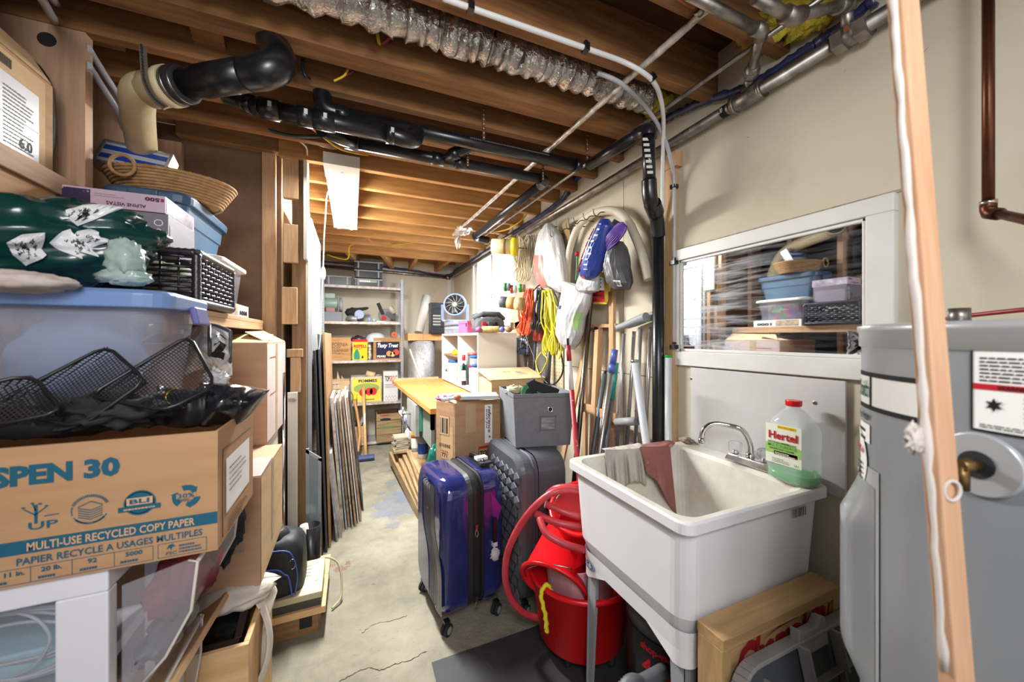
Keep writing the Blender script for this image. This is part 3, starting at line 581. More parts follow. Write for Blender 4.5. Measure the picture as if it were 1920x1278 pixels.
# ---------------- right foreground ----------------
def ring(cx, cy, w_, d, r, z, seg=6):
    out = []
    for q, (sx, sy) in enumerate(((1, 1), (-1, 1), (-1, -1), (1, -1))):
        for i in range(seg+1):
            a = PI/2*(q+i/seg); out.append(V((cx+sx*(w_/2-r)+r*math.cos(a), cy+sy*(d/2-r)+r*math.sin(a), z)))
    return out
def loft(m, rings, mt, cap0=True, cap1=True, smooth=False):
    n = len(rings[0]); vs = [p for r in rings for p in r]
    m.add(vs, [(i*n+k, i*n+(k+1) % n, (i+1)*n+(k+1) % n, (i+1)*n+k) for i in range(len(rings)-1) for k in range(n)], mt, smooth)
    o = len(m.v)-n*len(rings)
    if cap0: m.f.append([o+k for k in range(n)][::-1]); m.m.append(m.mi(mt)); m.sm.append(False)
    if cap1: m.f.append([o+(len(rings)-1)*n+k for k in range(n)]); m.m.append(m.mi(mt)); m.sm.append(False)
    return m
rub = mat('rubber_mat', '#2c2b2d', .6, 0, '#3c3a3b', 4, bump=.1, col3='#6a6762', scale3=14, ramp3=(.66, .8))
m = MB(); m.b2((.298, .1, 0), (1.33, 1.515, .004), rub); m.b2((.30, 1.05, .004), (1.33, 1.056, .0045), blackm)
one(m, 'rubber_mat', 'black rubber mat on the concrete floor under the sink', 'mat')
# --- laundry sink
sinkm = mat('sink_plastic', '#e3e1e4', .35, 0, '#dbd9dc', 2); sinki = mat('sink_inside', '#dedbd2', .45, 0, '#c9c4b6', 7, col3='#8f8778', scale3=40, ramp3=(.74, .8))
SX, SY, SW, SD, SZ = 1.052, .93, .615, .55, .868
sk_ = thing('laundry_sink', (SX, SY, 0), 'large white plastic laundry sink on grey legs below the window', 'sink')
m = MB()
loft(m, [ring(SX, SY, SW-.10, SD-.10, .05, .545), ring(SX, SY, SW-.06, SD-.06, .05, .60), ring(SX, SY, SW-.035, SD-.03, .05, SZ-.03), ring(SX, SY, SW, SD, .035, SZ-.028), ring(SX, SY, SW, SD, .035, SZ), ring(SX, SY, SW-.012, SD-.012, .032, SZ+.004)], sinkm, True, False)
ic = SX-.025; iw = SW-.11; idp = SD-.05
loft(m, [ring(SX, SY, SW-.012, SD-.012, .032, SZ+.004), ring(ic, SY, iw, idp, .05, SZ+.002), ring(ic, SY, iw-.012, idp-.012, .05, SZ-.012), ring(ic, SY, iw-.07, idp-.08, .06, SZ-.27), ring(ic, SY, iw-.12, idp-.12, .06, SZ-.30)], sinki, False, True)
m.build('basin', sk_, bevel=.002)
m = MB(); loft(m, [ring(SX, SY, SW-.085, SD-.085, .04, .505), ring(SX, SY, SW-.075, SD-.075, .045, .56)], sinkm, False, False)
# skirt deepens a little at the corners
for sx in (-1, 1):
    for sy in (-1, 1):
        ox = SX+sx*(SW/2-.0425); oy = SY+sy*(SD/2-.0425); kx = ox-sx*.04; ky = oy-sy*.04; zl = .462
        arc_ = [V((kx+sx*.04*math.cos(PI/2*i/8), ky+sy*.04*math.sin(PI/2*i/8), 0)) for i in range(9)]
        m.add([p+V((0, 0, .545)) for p in arc_]+[p+V((0, 0, zl)) for p in arc_], [(i, i+1, 10+i, 9+i) for i in range(8)], sinkm, True)
        m.prism([(ox, ky, .54), (ox, ky, zl), (ox, ky-sy*.10, .506), (ox, ky-sy*.10, .54)], (-sx*.006, 0, 0), sinkm)
        m.prism([(kx, oy, .54), (kx, oy, zl), (kx-sx*.10, oy, .506), (kx-sx*.10, oy, .54)], (0, -sy*.006, 0), sinkm)
m.build('skirt', sk_)
legm = mat('grey_leg', '#8e9195', .45)
for sx in (-1, 1):
    for sy in (-1, 1):
        cx = SX+sx*(SW/2-.060); cy = SY+sy*(SD/2-.060); m = MB()
        m.prism([(cx, cy, .52), (cx-sx*.05, cy, .52), (cx-sx*.02, cy, .0045), (cx+sx*.012, cy, .0045)], (0, -sy*.004, 0), legm)
        m.prism([(cx, cy, .52), (cx, cy-sy*.05, .52), (cx+sx*.004, cy-sy*.024, .0045), (cx+sx*.004, cy, .0045)], (-sx*.004, 0, 0), legm)
        m.build('leg', sk_)
m = MB(); lx_ = SX-SW/2+.0425; o = V((lx_-.0015, 1.135, .494)); n = 28
blu = ink('blue', '#2b559c')
def ell(a, b): return [(.5+a*math.cos(2*PI*i/n), .5+b*math.sin(2*PI*i/n)) for i in range(n)]
U = V((0, -.055, 0)); W_ = V((0, 0, .032))
m.poly(o, U, W_, ell(.5, .5), blu, .001); m.poly(o, U, W_, ell(.44, .42), inkw, .0014); m.poly(o, U, W_, ell(.40, .36), blu, .0018)
m.poly(o, U, W_, ell(.12, .30), inkw, .0022)
for q in (.16, .62): m.lines(o+U*q+W_*.35, U*.22, W_*.3, 2, inkw, .5, .0022)
m.build('logo', sk_)
m = MB(); o = V((SX+.13, SY-SD/2+.012, .80))
for i in range(11): m.rquad(o+V((i*.0062, 0, 0)), (random.choice((.002, .0035)), 0, 0), (0, 0, .026), inkk, .001)
m.build('barcode', sk_)
# --- faucet
fa = thing('faucet', AX(1405, 862, 1.31), 'chrome two handle faucet with clear knobs on the sink deck', 'faucet')
fb = WL[fa]; fz = SZ+.005
y0 = AX(1368, 852, 1.31).y; y1 = AX(1446, 868, 1.31).y
m = MB(); m.box((1.31, (y0+y1)/2, fz+.013), (.05, abs(y0-y1)+.01, .026), chrome, top=.85); m.build('base', fa, bevel=.004)
s0 = V((1.315, (y0+y1)/2, fz+.02)); tipp = AX(1316, 822, 1.21)
P = [s0, s0+V((0, 0, .05)), AX(1392, 806, 1.295), AX(1365, 797, 1.27), AX(1338, 794, 1.24), AX(1320, 805, 1.215), tipp]
m = MB(); m.tube(spline(P), .0095, chrome, 14); m.cyl(tipp-V((0, 0, .016)), tipp+V((0, 0, .004)), .0125, chrome, 14); m.cyl(s0, s0+V((0, 0, .022)), .014, chrome, 14); m.build('spout', fa)
for yy in (y0-.022, y1+.022):
    m = MB(); m.tube([(1.31, yy, fz+.026), (1.31, yy, fz+.034), (1.31, yy, fz+.065), (1.31, yy, fz+.07)], [.016, .022, .024, .018], glassc, 8, smooth=False); m.cyl((1.31, yy, fz+.02), (1.31, yy, fz+.04), .010, chrome, 10); m.build('knob', fa)
# --- cleaner jug
jc = AX(1488, 878, 1.295); jz = SZ+.005
jg = thing('cleaner_jug', (jc.x, jc.y, jz), 'clear jug of green cleaner with red cap and green liquid left at the bottom', 'jug')
def jr(w_, d, z): return ring(jc.x, jc.y, w_, d, min(w_, d)*.42, jz+z, 6)
m = MB(); loft(m, [jr(.085, .125, .0), jr(.095, .14, .006), jr(.095, .14, .085), jr(.088, .132, .10), jr(.095, .14, .115), jr(.095, .14, .165), jr(.075, .11, .195), jr(.045, .06, .222), jr(.036, .036, .23), jr(.036, .036, .245)], clearp, True, True, True); m.build('bottle', jg)
m = MB(); loft(m, [jr(.082, .12, .004), jr(.09, .134, .012), jr(.09, .134, .03)], mat('green_liquid', '#28b050', .1, alpha=.92, spec=.6), True, True, True); m.build('liquid', jg)
m = MB(); loft(m, [jr(.042, .042, .238), jr(.042, .042, .256)], redp); m.build('cap', jg, bevel=.002)
m = MB(); lab = mat('jug_label', '#e7e9d8', .4); o = V((jc.x-.0495, jc.y+.055, jz+.055)); U = V((0, -.105, 0)); W_ = V((0, 0, .125))
m.rquad(o, U, W_, lab, .001); m.poly(o, U, W_, [(0, .25), (1, .25), (1, .48), (.6, .56), (0, .5)], ink('lime', '#9cc46a'), .0016)
m.text('Hertel', o+U*.1+W_*.62, U*.8, W_*.20, inkr, .003, .03); m.rquad(o+U*.35+W_*.9, U*.5, W_*.08, inky, .0016); m.text('NOUVEAU-NEW', o+U*.37+W_*.925, U*.46, W_*.035, inkr, .003)
m.text('MULTI SURFACE', o+U*.08+W_*.42, U*.8, W_*.07, ink('green', '#3c9a4a'), .003); m.text('NETTOYANT DESINFECTANT', o+U*.08+W_*.51, U*.8, W_*.05, inkk, .003); m.text('DISINFECTANT CLEANER', o+U*.12+W_*.35, U*.7, W_*.045, inkk, .003)
m.rquad(o+U*.25+W_*.22, U*.65, W_*.1, inkr, .0016); m.lines(o+U*.28+W_*.23, U*.6, W_*.08, 2, inkw, .5, .0022); m.lines(o+U*.2+W_*.04, U*.5, W_*.12, 3, inkk, .3, .0022); m.text('1.8 L', o+U*.82+W_*.04, U*.12, W_*.05, inkk, .003)
m.build('label', jg)
# --- rags over the far rim
def rag(pxs, top, bots, m_, name, label, Y=1.165, fold=.012, fr=9, seed=0):
    def g(u, v):
        px = pxs[0]+(pxs[1]-pxs[0])*u; f = math.sin(u*fr+seed)+.5*math.sin(u*fr*2.3+v*2+seed)
        if v < .25:
            k = v/.25; p = AY(px, top, Y+.03); return V((p.x, Y+.048-.05*k, SZ+.012+.006*f*math.sin(PI*k)+.004))
        k = (v-.25)/.75; bot = bots[0]+(bots[1]-bots[0])*u+6*math.sin(u*7+seed); sk2 = (pxs[2]-pxs[0])*k if len(pxs) > 2 else 0
        p = AY(px+sk2, top+(bot-top)*k, Y-.01-.02*k+fold*f*min(1, k*2)); return p
    m = MB(); m.grid(g, 44, 26, m_); return one(m, name, label, 'rag', solid=.003)
rag((1134, 1204, 1142), 841, (915, 905), mat('beige_cloth', '#b9b2a8', .95, 0, '#a59e94', 9, bump=.3, bscale=50), 'rag', 'beige grey cleaning rag hanging over the far rim of the sink', fr=16)
rag((1200, 1256, 1212), 836, (880, 960), mat('dusty_pink_cloth', '#97625c', .95, 0, '#84504b', 9, bump=.3, bscale=50, col3='#c9b5ab', scale3=9, ramp3=(.62, .68)), 'rag', 'dusty pink paint stained rag hanging over the far rim of the sink', Y=1.150, fr=6, seed=2)
# --- wooden crate beside the sink
CX0, CX1, CY0, CY1, CZ = .80, 1.285, .598, .672, .617
cr = thing('wooden_drink_crate', ((CX0+CX1)/2, (CY0+CY1)/2, 0), 'wooden crate with red script lettering standing on edge beside the sink', 'crate')
pine = wood('crate_pine', '#b69468', '#9a7b55', 'x', s=4, knots='#5a4a38', kr=(.60, .78)); pinez = wood('crate_pine', '#b69468', '#9a7b55', 'z', s=4)
m = MB(); m.b2((CX0, CY0, CZ-.028), (CX1, CY1, CZ), pine); m.build('top_board', cr, bevel=.002)
for x in (CX0, CX1-.03): m = MB(); m.b2((x, CY0+.002, .0045), (x+.03, CY1-.002, CZ-.028), pinez); m.build('end_board', cr, bevel=.002)
m = MB(); yy = CY0+.009; m.b2((CX0+.03, yy, .0045), (CX1-.03, CY1-.01, CZ-.028), pine)
dr_ = ink('deep_red', '#8c1c22'); o = V((CX0+.055, yy, CZ-.16)); U = V((.37, 0, 0)); W_ = V((0, 0, .12))
m.text('Champion', o, U+V((0, 0, .03)), W_, dr_, .002, .05, shear=.25)
m.beam((CX0+.035, yy-.001, CZ-.11), (CX0+.10, yy-.001, CZ-.24), .008, .001, dr_, (0, 1, 0)); m.beam((CX1-.04, yy-.001, CZ-.04), (CX1-.08, yy-.001, CZ-.2), .008, .001, dr_, (0, 1, 0))
for i in range(3): m.add([o+V((.08+.01*i, -.001, .10+.008*i)), o+V((.24, -.001, .145-.009*i)), o+V((.24, -.001, .140-.009*i))], [(0, 1, 2)], dr_)
m.rquad(o+U*.82+V((0, 0, .075)), (.03, 0, 0), (.008, 0, .06), dr_)
m.build('printed_board', cr)
# --- grey tote lid leaning on the crate
ld = thing('tote_lid', (1.06, .50, 0), 'grey plastic storage lid with ribbed underside leaning on the wooden crate', 'lid')
R = Matrix.Rotation(math.radians(-13), 3, 'X'); base = V((1.06, .455, .006))
def LP(x, y, z): return base+R @ V((x, y, z))
m = MB(); w_, h_ = .54, .565
outl = [(-w_/2, 0), (w_/2, 0), *[(w_/2-.05+.05*math.cos(PI/2*i/6), h_-.05+.05*math.sin(PI/2*i/6)) for i in range(7)], *[(-w_/2+.09-.09*math.sin(PI/2*i/8), h_-.09+.09*math.cos(PI/2*i/8)) for i in range(9)]]
lidm = mat('lid_grey', '#4d5056', .5); lidr = mat('lid_rim_grey', '#8a8988', .5)
m.prism([LP(x, -.004, z) for x, z in outl], R @ V((0, .008, 0)), lidm)
n = len(outl)
for i in range(1, n):
    a = outl[i]; b = outl[(i+1) % n]; m.beam(LP(a[0], -.004, a[1]), LP(b[0], -.004, b[1]), .009, .034, lidr, R @ V((0, 1, 0)))
m.build('panel', ld, bevel=.002)
m = MB()
for x in (-.16, -.02, .12): m.beam(LP(x, -.012, 0), LP(x, -.012, h_-.04), .004, .018, lidr, R @ V((0, 1, 0)))
m.beam(LP(-w_/2+.02, -.012, h_-.10), LP(w_/2-.02, -.012, h_-.10), .004, .018, lidr, R @ V((0, 1, 0))); m.beam(LP(-.02, -.012, h_-.36), LP(w_/2, -.012, h_-.12), .004, .016, lidr, R @ V((0, 1, 0))); m.beam(LP(.12, -.012, h_-.36), LP(.24, -.012, h_-.12), .004, .016, lidr, R @ V((0, 1, 0)))
m.build('ribs', ld)
m = MB(); m.prism([LP(-.03, -.02, h_+.005), LP(-.02, -.02, h_+.03), LP(.0, -.02, h_+.018), LP(.05, -.02, h_+.018), LP(.075, -.02, h_+.035), LP(.09, -.02, h_+.03), LP(.08, -.02, h_-.03), LP(-.02, -.02, h_-.03)], R @ V((0, .024, 0)), grayp)
for x in (-.035, .10): m.beam(LP(x, -.03, h_-.09), LP(x, -.03, h_), .006, .03, grayp, R @ V((0, 1, 0)))
m.build('latch', ld, bevel=.002)
# --- shop vacuum
sv = thing('shop_vacuum', (.96, .96, 0), 'black canister vacuum with red lettering under the sink', 'vacuum')
m = MB(); Mx = TM((1.035, .955, .0045)); m.lathe([(0, .0), (.14, .0), (.155, .03), (.165, .34), (.16, .345), (.165, .35), (.165, .36)], black, Mx, 36); m.build('tank', sv)
m = MB(); m.lathe([(.165, .36), (.168, .375), (.16, .40), (.13, .43), (.08, .445), (0, .45)], dgray, Mx, 36); m.build('motor_head', sv)
m = MB(); cp = V((1.035, .955, 0)); ang = math.radians(205)
def svf(u, v, r=.1665): a = math.radians(176)+math.radians(52)*u; return cp+V((r*math.cos(a), r*math.sin(a), .20+.16*v))
m.grid(lambda u, v: svf(u, v), 12, 2, blackm)
m.text('shop-vac', None, None, None, inkr, fn=lambda x, y: svf(.15+.7*x, .70+.2*y, .168), bold=.04)
m.text('4', None, None, None, inkr, fn=lambda x, y: svf(.2+.22*x, .28+.34*y, .168), bold=.05); m.text('1.5', None, None, None, inkr, fn=lambda x, y: svf(.55+.3*x, .18+.3*y, .168), bold=.05)
m.add([svf(.46, .2, .168), svf(.5, .2, .168), svf(.56, .6, .168), svf(.52, .6, .168)], [(0, 1, 2, 3)], inkw); m.lines(svf(.2, .03, .169), svf(.8, .03, .169)-svf(.2, .03, .169), V((0, 0, .015)), 2, inkw)
m.build('label', sv)
m = MB(); P = spline([V((.92, .885, .27)), AD(1238, 1262, 1.12), AD(1205, 1280, 1.08), AD(1165, 1300, 1.05), V((.55, .86, .06)), V((.45, .80, .035))], 30)
m.tube(P, [.019+.003*(i % 2) for i in range(len(P))], mat('corrugated_hose', '#5a5b5e', .5), 14); m.build('hose', sv)
# --- water heater
HC = V((1.0, .13)); HR = .275; HT = 1.352
def hit(px, py):
    d = _d(px, py); a = d.x*d.x+d.y*d.y; b = -2*(d.x*HC.x+d.y*HC.y); c = HC.x**2+HC.y**2-HR*HR; q = b*b-4*a*c
    k = (-b-math.sqrt(max(q, 0)))/(2*a); p = V((d.x*k, d.y*k, H+d.z*k)); return math.atan2(p.y-HC.y, p.x-HC.x) % (2*PI), p.z
def cyl(a, z, e=0): return V((HC.x+(HR+e)*math.cos(a), HC.y+(HR+e)*math.sin(a), z))
def cpatch(m, a0, a1, z0, z1, mt, e=.001, n=10): m.grid(lambda u, v: cyl(a0+(a1-a0)*u, z0+(z1-z0)*v, e), n, 1, mt)
def ctext(m, t, a0, a1, z0, z1, mt, e=.0025, bold=.02): m.text(t, None, None, None, mt, bold=bold, fn=lambda x, y: cyl(a0+(a1-a0)*x, z0+(z1-z0)*y, e))
def clines(m, a0, a1, z0, z1, n, mt, e=.002, seed=3, fill=.4):
    rr = random.Random(seed)
    for i in range(n):
        x = 0; en = rr.uniform(.7, 1)
        while x < en:
            w_ = min(rr.uniform(.05, .16), en-x); zz = z1-(z1-z0)*(i+1)/n; cpatch(m, a0+(a1-a0)*x, a0+(a1-a0)*(x+w_), zz, zz+(z1-z0)/n*fill, mt, e, 2); x += w_+.025
hg = mat('heater_grey', '#8f9398', .28, .1, '#888c91', 2); hb = mat('heater_top_band', '#b0b2b4', .28, .3)
wh = thing('water_heater', (HC.x, HC.y, 0), 'tall grey electric water heater with white labels at the right edge', 'water heater')
M0 = TM((HC.x, HC.y, 0)); m = MB(); m.lathe([(0, .03), (.26, .03), (.275, .05), (.275, 1.312)], hg, M0, 96)
for x, y in ((.2, 0), (-.1, .17), (-.1, -.17)): m.cyl((HC.x+x, HC.y+y, .0045), (HC.x+x, HC.y+y, .03), .02, black, 10)
m.build('tank', wh)
m = MB(); m.lathe([(.275, 1.312), (.2785, 1.314), (.2785, 1.337), (.281, 1.34), (.281, 1.35), (.272, HT), (.262, HT-.004), (0, HT+.006)], hb, M0, 96); m.build('top_cover', wh)
for q, (x, y) in enumerate(((.0, .16), (-.13, -.02))): m = MB(); m.cyl((HC.x+x, HC.y+y, HT), (HC.x+x, HC.y+y, HT+.03), .014, galv, 12); m.build('nipple', wh)
# element cover
ca = hit(1618, 940)[0]; a0 = 2.20; a1 = 2.60
ca0, ca1 = hit(1643, 900)[0], hit(1613, 900)[0]
m = MB(); zt, zb = hit(1630, 815)[1], hit(1640, 1075)[1]; zt = 1.075; zb = .70
A0 = ca0; A1 = A0-.50
def hump(u, v):
    e = .030*min(1, min(u, 1-u)*5)*min(1, min(v*1.0, (1-v)*1.0)*5); return cyl(A0+(A1-A0)*u, zb+(zt-zb)*v, max(.002, e))
m.grid(hump, 20, 20, mat('cover_plate', '#9a9da2', .25, .3)); m.cyl(cyl((A0+A1)/2, zt+.012, 0), cyl((A0+A1)/2, zt+.012, .006), .005, steel, 8); cpatch(m, A0+.04, A1-.04, zb-.03, zt+.03, hb, .0015); m.build('element_cover', wh)
# labels
m = MB(); b0 = hit(1722, 690)[0]; b1 = hit(1616, 690)[0]
m.mi(inkk)
L0 = b1; R0 = b0  # left edge, right edge seen from the camera
cpatch(m, L0, R0, 1.21, 1.27, mat('label_white', '#dcdad6', .35), .001, 16); cpatch(m, L0, R0, 1.262, 1.27, inkk, .0016, 16); cpatch(m, L0, R0, 1.205, 1.213, inkk, .0016, 16)
cpatch(m, L0+(R0-L0)*.36, L0+(R0-L0)*.40, 1.205, 1.27, inkk, .0018, 3); ctext(m, 'Smith', L0+(R0-L0)*.02, L0+(R0-L0)*.34, 1.225, 1.255, ink('dark_green', '#24553a'))
ctext(m, 'Water Heater', L0+(R0-L0)*.0, L0+(R0-L0)*.36, 1.185, 1.20, inkk); cpatch(m, L0, L0+(R0-L0)*.36, 1.145, 1.178, inkw, .0015, 6); clines(m, L0+(R0-L0)*.03, L0+(R0-L0)*.3, 1.148, 1.176, 2, inkk)
m.build('name_label', wh)
m = MB(); c_ = hit(1624, 770); am, zm = (b1-.02), 1.11
for t, e, rr_ in ((inkw, .0025, 1),):
    pts = [cyl(am+.20*math.cos(2*PI*i/28)*rr_, zm+.052*math.sin(2*PI*i/28)*rr_, e) for i in range(28)]; m.add(pts, [list(range(28))], t)
ctext(m, 'NUMBER', am+.15, am-.13, zm+.012, zm+.024, inkr, .004); clines(m, am+.12, am-.12, zm-.035, zm+.0, 4, inkk, .004); m.build('round_sticker', wh)
e0 = hit(1613, 1150)[0]-.02; e1 = hit(1697, 1200)[0]
m = MB(); cpatch(m, e0, e1, .42, .665, inkw, .001, 12); cpatch(m, e0, e1, .648, .668, inkr, .0018, 12); cpatch(m, e0, e1, .535, .545, inkr, .0018, 12); clines(m, e0+(e1-e0)*.3, e1, .55, .64, 12, inkk); clines(m, e0+(e1-e0)*.3, e1, .43, .53, 12, inkk, seed=8)
for z in (.58, .46): m.add([cyl(e0+(e1-e0)*.08, z, .002), cyl(e0+(e1-e0)*.22, z, .002), cyl(e0+(e1-e0)*.15, z+.035, .002)], [(0, 1, 2)], inkk)
m.build('lower_label', wh)
f0_ = hit(1822, 720)[0]; f1_ = f0_+ (f0_-hit(1722, 720)[0])*1.1
z1_ = hit(1822, 650)[1]; z0_ = hit(1822, 805)[1]
m = MB(); cpatch(m, f0_, f1_, z0_, z1_, inkw, .001, 12)
for a, b in ((z0_, z0_+.003), (z1_-.003, z1_)): cpatch(m, f0_, f1_, a, b, inkk, .0018, 12)
cpatch(m, f0_, f0_+.008, z0_, z1_, inkk, .0018, 2); hz = z1_-z0_; cpatch(m, f0_, f1_, z0_+hz*.50, z0_+hz*.57, inkr, .0018, 12); clines(m, f0_+.03, f1_, z0_+hz*.60, z1_-.01, 7, inkk); clines(m, f0_+.16, f1_, z0_+hz*.16, z0_+hz*.48, 6, inkk, seed=5); clines(m, f0_+.03, f1_, z0_+.006, z0_+hz*.11, 2, inkk, seed=9)
ctext(m, 'WARNING', f0_+(f1_-f0_)*.35, f0_+(f1_-f0_)*.8, z0_+hz*.51, z0_+hz*.56, inkk)
star = [cyl(f0_+.075+.030*math.cos(2*PI*i/12)*(1 if i % 2 else .45), z0_+hz*.33+.009*math.sin(2*PI*i/12)*(1 if i % 2 else .45), .0022) for i in range(12)]; m.add(star, [list(range(12))], inkk); m.build('warning_label', wh)
va, vz = hit(1838, 870); n_ = V((math.cos(va), math.sin(va), 0)); pc = cyl(va, vz)
m = MB(); m.tube([pc-n_*.012, pc+n_*.004, pc+n_*.006], [.040, .040, .038], hb, 36); m.tube([pc, pc+n_*.008], .017, blackm, 24); m.build('valve_plate', wh)
m = MB(); br = mat('old_brass', '#6b5330', .4, .8); m.tube([pc, pc+n_*.035], .008, br, 12); m.tube([pc+n_*.03, pc+n_*.03-V((0, 0, .03))], .007, br, 12); m.build('valve', wh)
# --- foreground stud
m = MB(); T_ = AD(1688, -60, .455); B_ = AD(1798, 1330, .405)
fs = wood('foreground_stud', '#c8a080', '#b98a68', 'z', s=4)
d_ = V((.66, .75, 0)).normalized()
m.beam(T_, B_, .028, .018, fs, (V((CS, -SN, 0))*-.25+V((SN, CS, 0))).normalized())
dirv = (B_-T_).normalized()
glue = mat('dried_white_glue', '#c3bab2', .6, bump=.5, bscale=60)
rt = V((CS, -SN, 0)); fw = V((SN, CS, 0))
top = T_-dirv*.0; 
T2 = T_; B2 = B_
m2 = MB(); m2.tube([T2.lerp(B2, i/40)-rt*.0155-fw*.003+rt*random.uniform(-.0015, .0015) for i in range(2, 39)], [random.uniform(.0025, .005) for i in range(37)], glue, 8)
post = thing('leaning_stud', (B_.x, B_.y, B_.z), 'raw wooden stud with dried white glue leaning in front of the water heater', 'wooden stud')
# extend to the floor and to the joists
ext = MB(); k0 = (0.0045-T_.z)/(B_.z-T_.z); k1 = (2.29-T_.z)/(B_.z-T_.z); TT = T_.lerp(B_, k1); BB = T_.lerp(B_, k0)
ext.beam(TT, BB, .030, .016, fs, (fw-rt*.25).normalized()); q_ = T_.lerp(B_, .66); m2.blob(q_-rt*.03-fw*.004, (.03, .012, .03), glue, .6, 4, 3); m2.tube([q_+dirv*.055+rt*.0+fw*-.010+rt*(.009*math.cos(a))+V((0, 0, .011*math.sin(a))) for a in [2*PI*i/16 for i in range(16)]], .002, glue, 6, closed=True)
ext.build('stud', post, bevel=.002); m2.build('glue', post)
# ---------------- suitcases, tubs, bin ----------------
def wheel(parent, c, r, axis=(.5, -.87, 0), rim=True, twin=True):
    a = V(axis).normalized(); c = V(c); m = MB()
    for s in ((-.010, .010) if twin else (0,)): m.tube([c+a*(s-.007), c+a*(s-.005), c+a*(s+.005), c+a*(s+.007)], [r*.85, r, r, r*.85], blackm, 20)
    if rim: m.tube([c-a*.0175, c-a*.0165], r*.62, grayp, 14); m.tube([c+a*.0165, c+a*.0175], r*.62, grayp, 14)
    m.tube([c+V((0, 0, r*1.3)), c], .009, black, 10); m.b2(c+V((-.013, -.013, r*1.05)), c+V((.013, .013, r*1.6)), black)
    return m.build('wheel', parent)
# blue suitcase
x0, x1, y0, y1, z0, z1 = .335, .655, 1.625, 2.02, .065, .685
cx, cy = (x0+x1)/2, (y0+y1)/2
sc = thing('blue_suitcase', (cx, cy, 0), 'glossy dark blue hard shell suitcase with black zip band on the floor', 'suitcase')
bl = mat('glossy_blue_shell', '#23285e', .12, .25, '#2b3270', 3, coat=.8); sl = mat('silver_shell_panel', '#77787c', .22, .5, '#5f6066', 4); zb_ = mat('black_zip_band', '#151517', .55, bump=.3, bscale=80)
def yz(x, gx_, r=.085, n=8):   # rounded rect outline in the y-z plane
    out = []
    for q, (sy, sz) in enumerate(((1, 1), (-1, 1), (-1, -1), (1, -1))):
        for i in range(n+1):
            a = PI/2*(q+i/n); out.append(V((x, cy+sy*((y1-y0)/2-gx_-r)+r*math.cos(a), (z0+z1)/2+sz*((z1-z0)/2-gx_-r)+r*math.sin(a))))
    return out
m = MB(); loft(m, [yz(x0, .035), yz(x0+.01, .016), yz(x0+.03, .004), yz(x0+.05, 0), yz(x0+.125, 0)], bl, True, False, True); m.build('front_shell', sc)
m = MB(); loft(m, [yz(x0+.125, .004), yz(x0+.13, .009), yz(x0+.15, .002), yz(x0+.155, .009), yz(x0+.175, .009), yz(x0+.18, .002), yz(x0+.20, .009), yz(x0+.205, .004)], zb_, False, False); m.build('zip_band', sc)
m = MB(); loft(m, [yz(x0+.205, 0), yz(x1-.06, 0), yz(x1-.03, .004), yz(x1-.01, .016), yz(x1, .035)], bl, False, True, True); m.build('back_shell', sc)
# raised curved bars on the front shell
m = MB()
for k in range(5):
    P = []
    for i in range(15):
        t = i/14; z = z0+.05+(z1-z0-.10)*t; yy = cy-.10+.028*k+.05*math.tanh((t-.5)*9); P.append(V((x0-.002, yy, z)))
    m.tube(P, .008, sl if k < 4 else bl, 8)
m.build('front_ribs', sc)
m = MB(); m.grid(lambda u, v: V((x0-.001-.006*math.sin(PI*u), cy-.15+.05*math.tanh((v-.5)*9)+u*.10, z0+.04+(z1-z0-.08)*v)), 8, 14, sl); m.build('silver_panel', sc)
m = MB(); m.rquad((x0-.010, cy-.03, .52), (0, -.02, 0), (0, 0, .01), steel, .004); m.build('badge', sc)
for k, z in enumerate((.12, .45)):
    m = MB(); p = V((x0+.165, y0-.004, z)); m.b2(p-V((.006, .004, 0)), p+V((.006, .002, .02)), steel); m.tube(spline([p, p+V((-.007, -.004, -.02)), p+V((0, -.005, -.035)), p+V((.007, -.004, -.02)), p]), .002, steel, 6); m.build('zip_pull', sc)
m = MB(); p = V((x0+.255, y0-.012, .37)); m.beam(p, p+V((0, 0, .11)), .018, .014, black, (0, 1, 0)); m.b2(p+V((-.011, -.008, -.02)), p+V((.011, .014, .0)), mat('wrap_tag', '#b9bcc0', .4)); m.build('side_handle', sc)
m = MB(); m.blob(p+V((.003, 0, -.06)), (.045, .02, .055), mat('plastic_wrap', '#cdd1d8', .2, alpha=.7), .5, 4, 3); m.build('handle_tag', sc)
m = MB(); P = spline([V((x0+.26, cy-.08, z1-.002)), V((x0+.262, cy-.07, z1+.022)), V((x0+.265, cy, z1+.026)), V((x0+.262, cy+.07, z1+.022)), V((x0+.26, cy+.08, z1-.002))]); m.tube(P, .010, black, 10); m.b2((x0+.24, cy-.1, z1-.004), (x0+.285, cy+.1, z1+.003), black); m.build('top_handle', sc, bevel=.002)
m = MB(); m.b2((x0+.235, cy-.06, z1+.022), (x0+.295, cy-.02, z1+.038), mat('tag_white', '#d8d8d6', .5)); m.b2((x0+.235, cy-.10, z1+.01), (x0+.30, cy-.065, z1+.022), blackm); m.build('luggage_tag', sc, bevel=.002)
m = MB(); m.prism([(x0+.24, y0-.001, .60), (x0+.30, y0-.001, .52), (x0+.26, y0-.001, .42)], (0, -.001, 0), mat('purple_sheen', '#5a2470', .2, coat=.8)); m.build('sticker', sc)  # purple sheen of the glossy shell, painted on as a triangular patch
for x, y in ((x0+.03, y0+.02), (x1-.04, y0+.02), (x0+.03, y1-.04), (x1-.04, y1-.04)): wheel(sc, (x, y, .0265), .026)
sc.rotation_euler.z = math.radians(7)
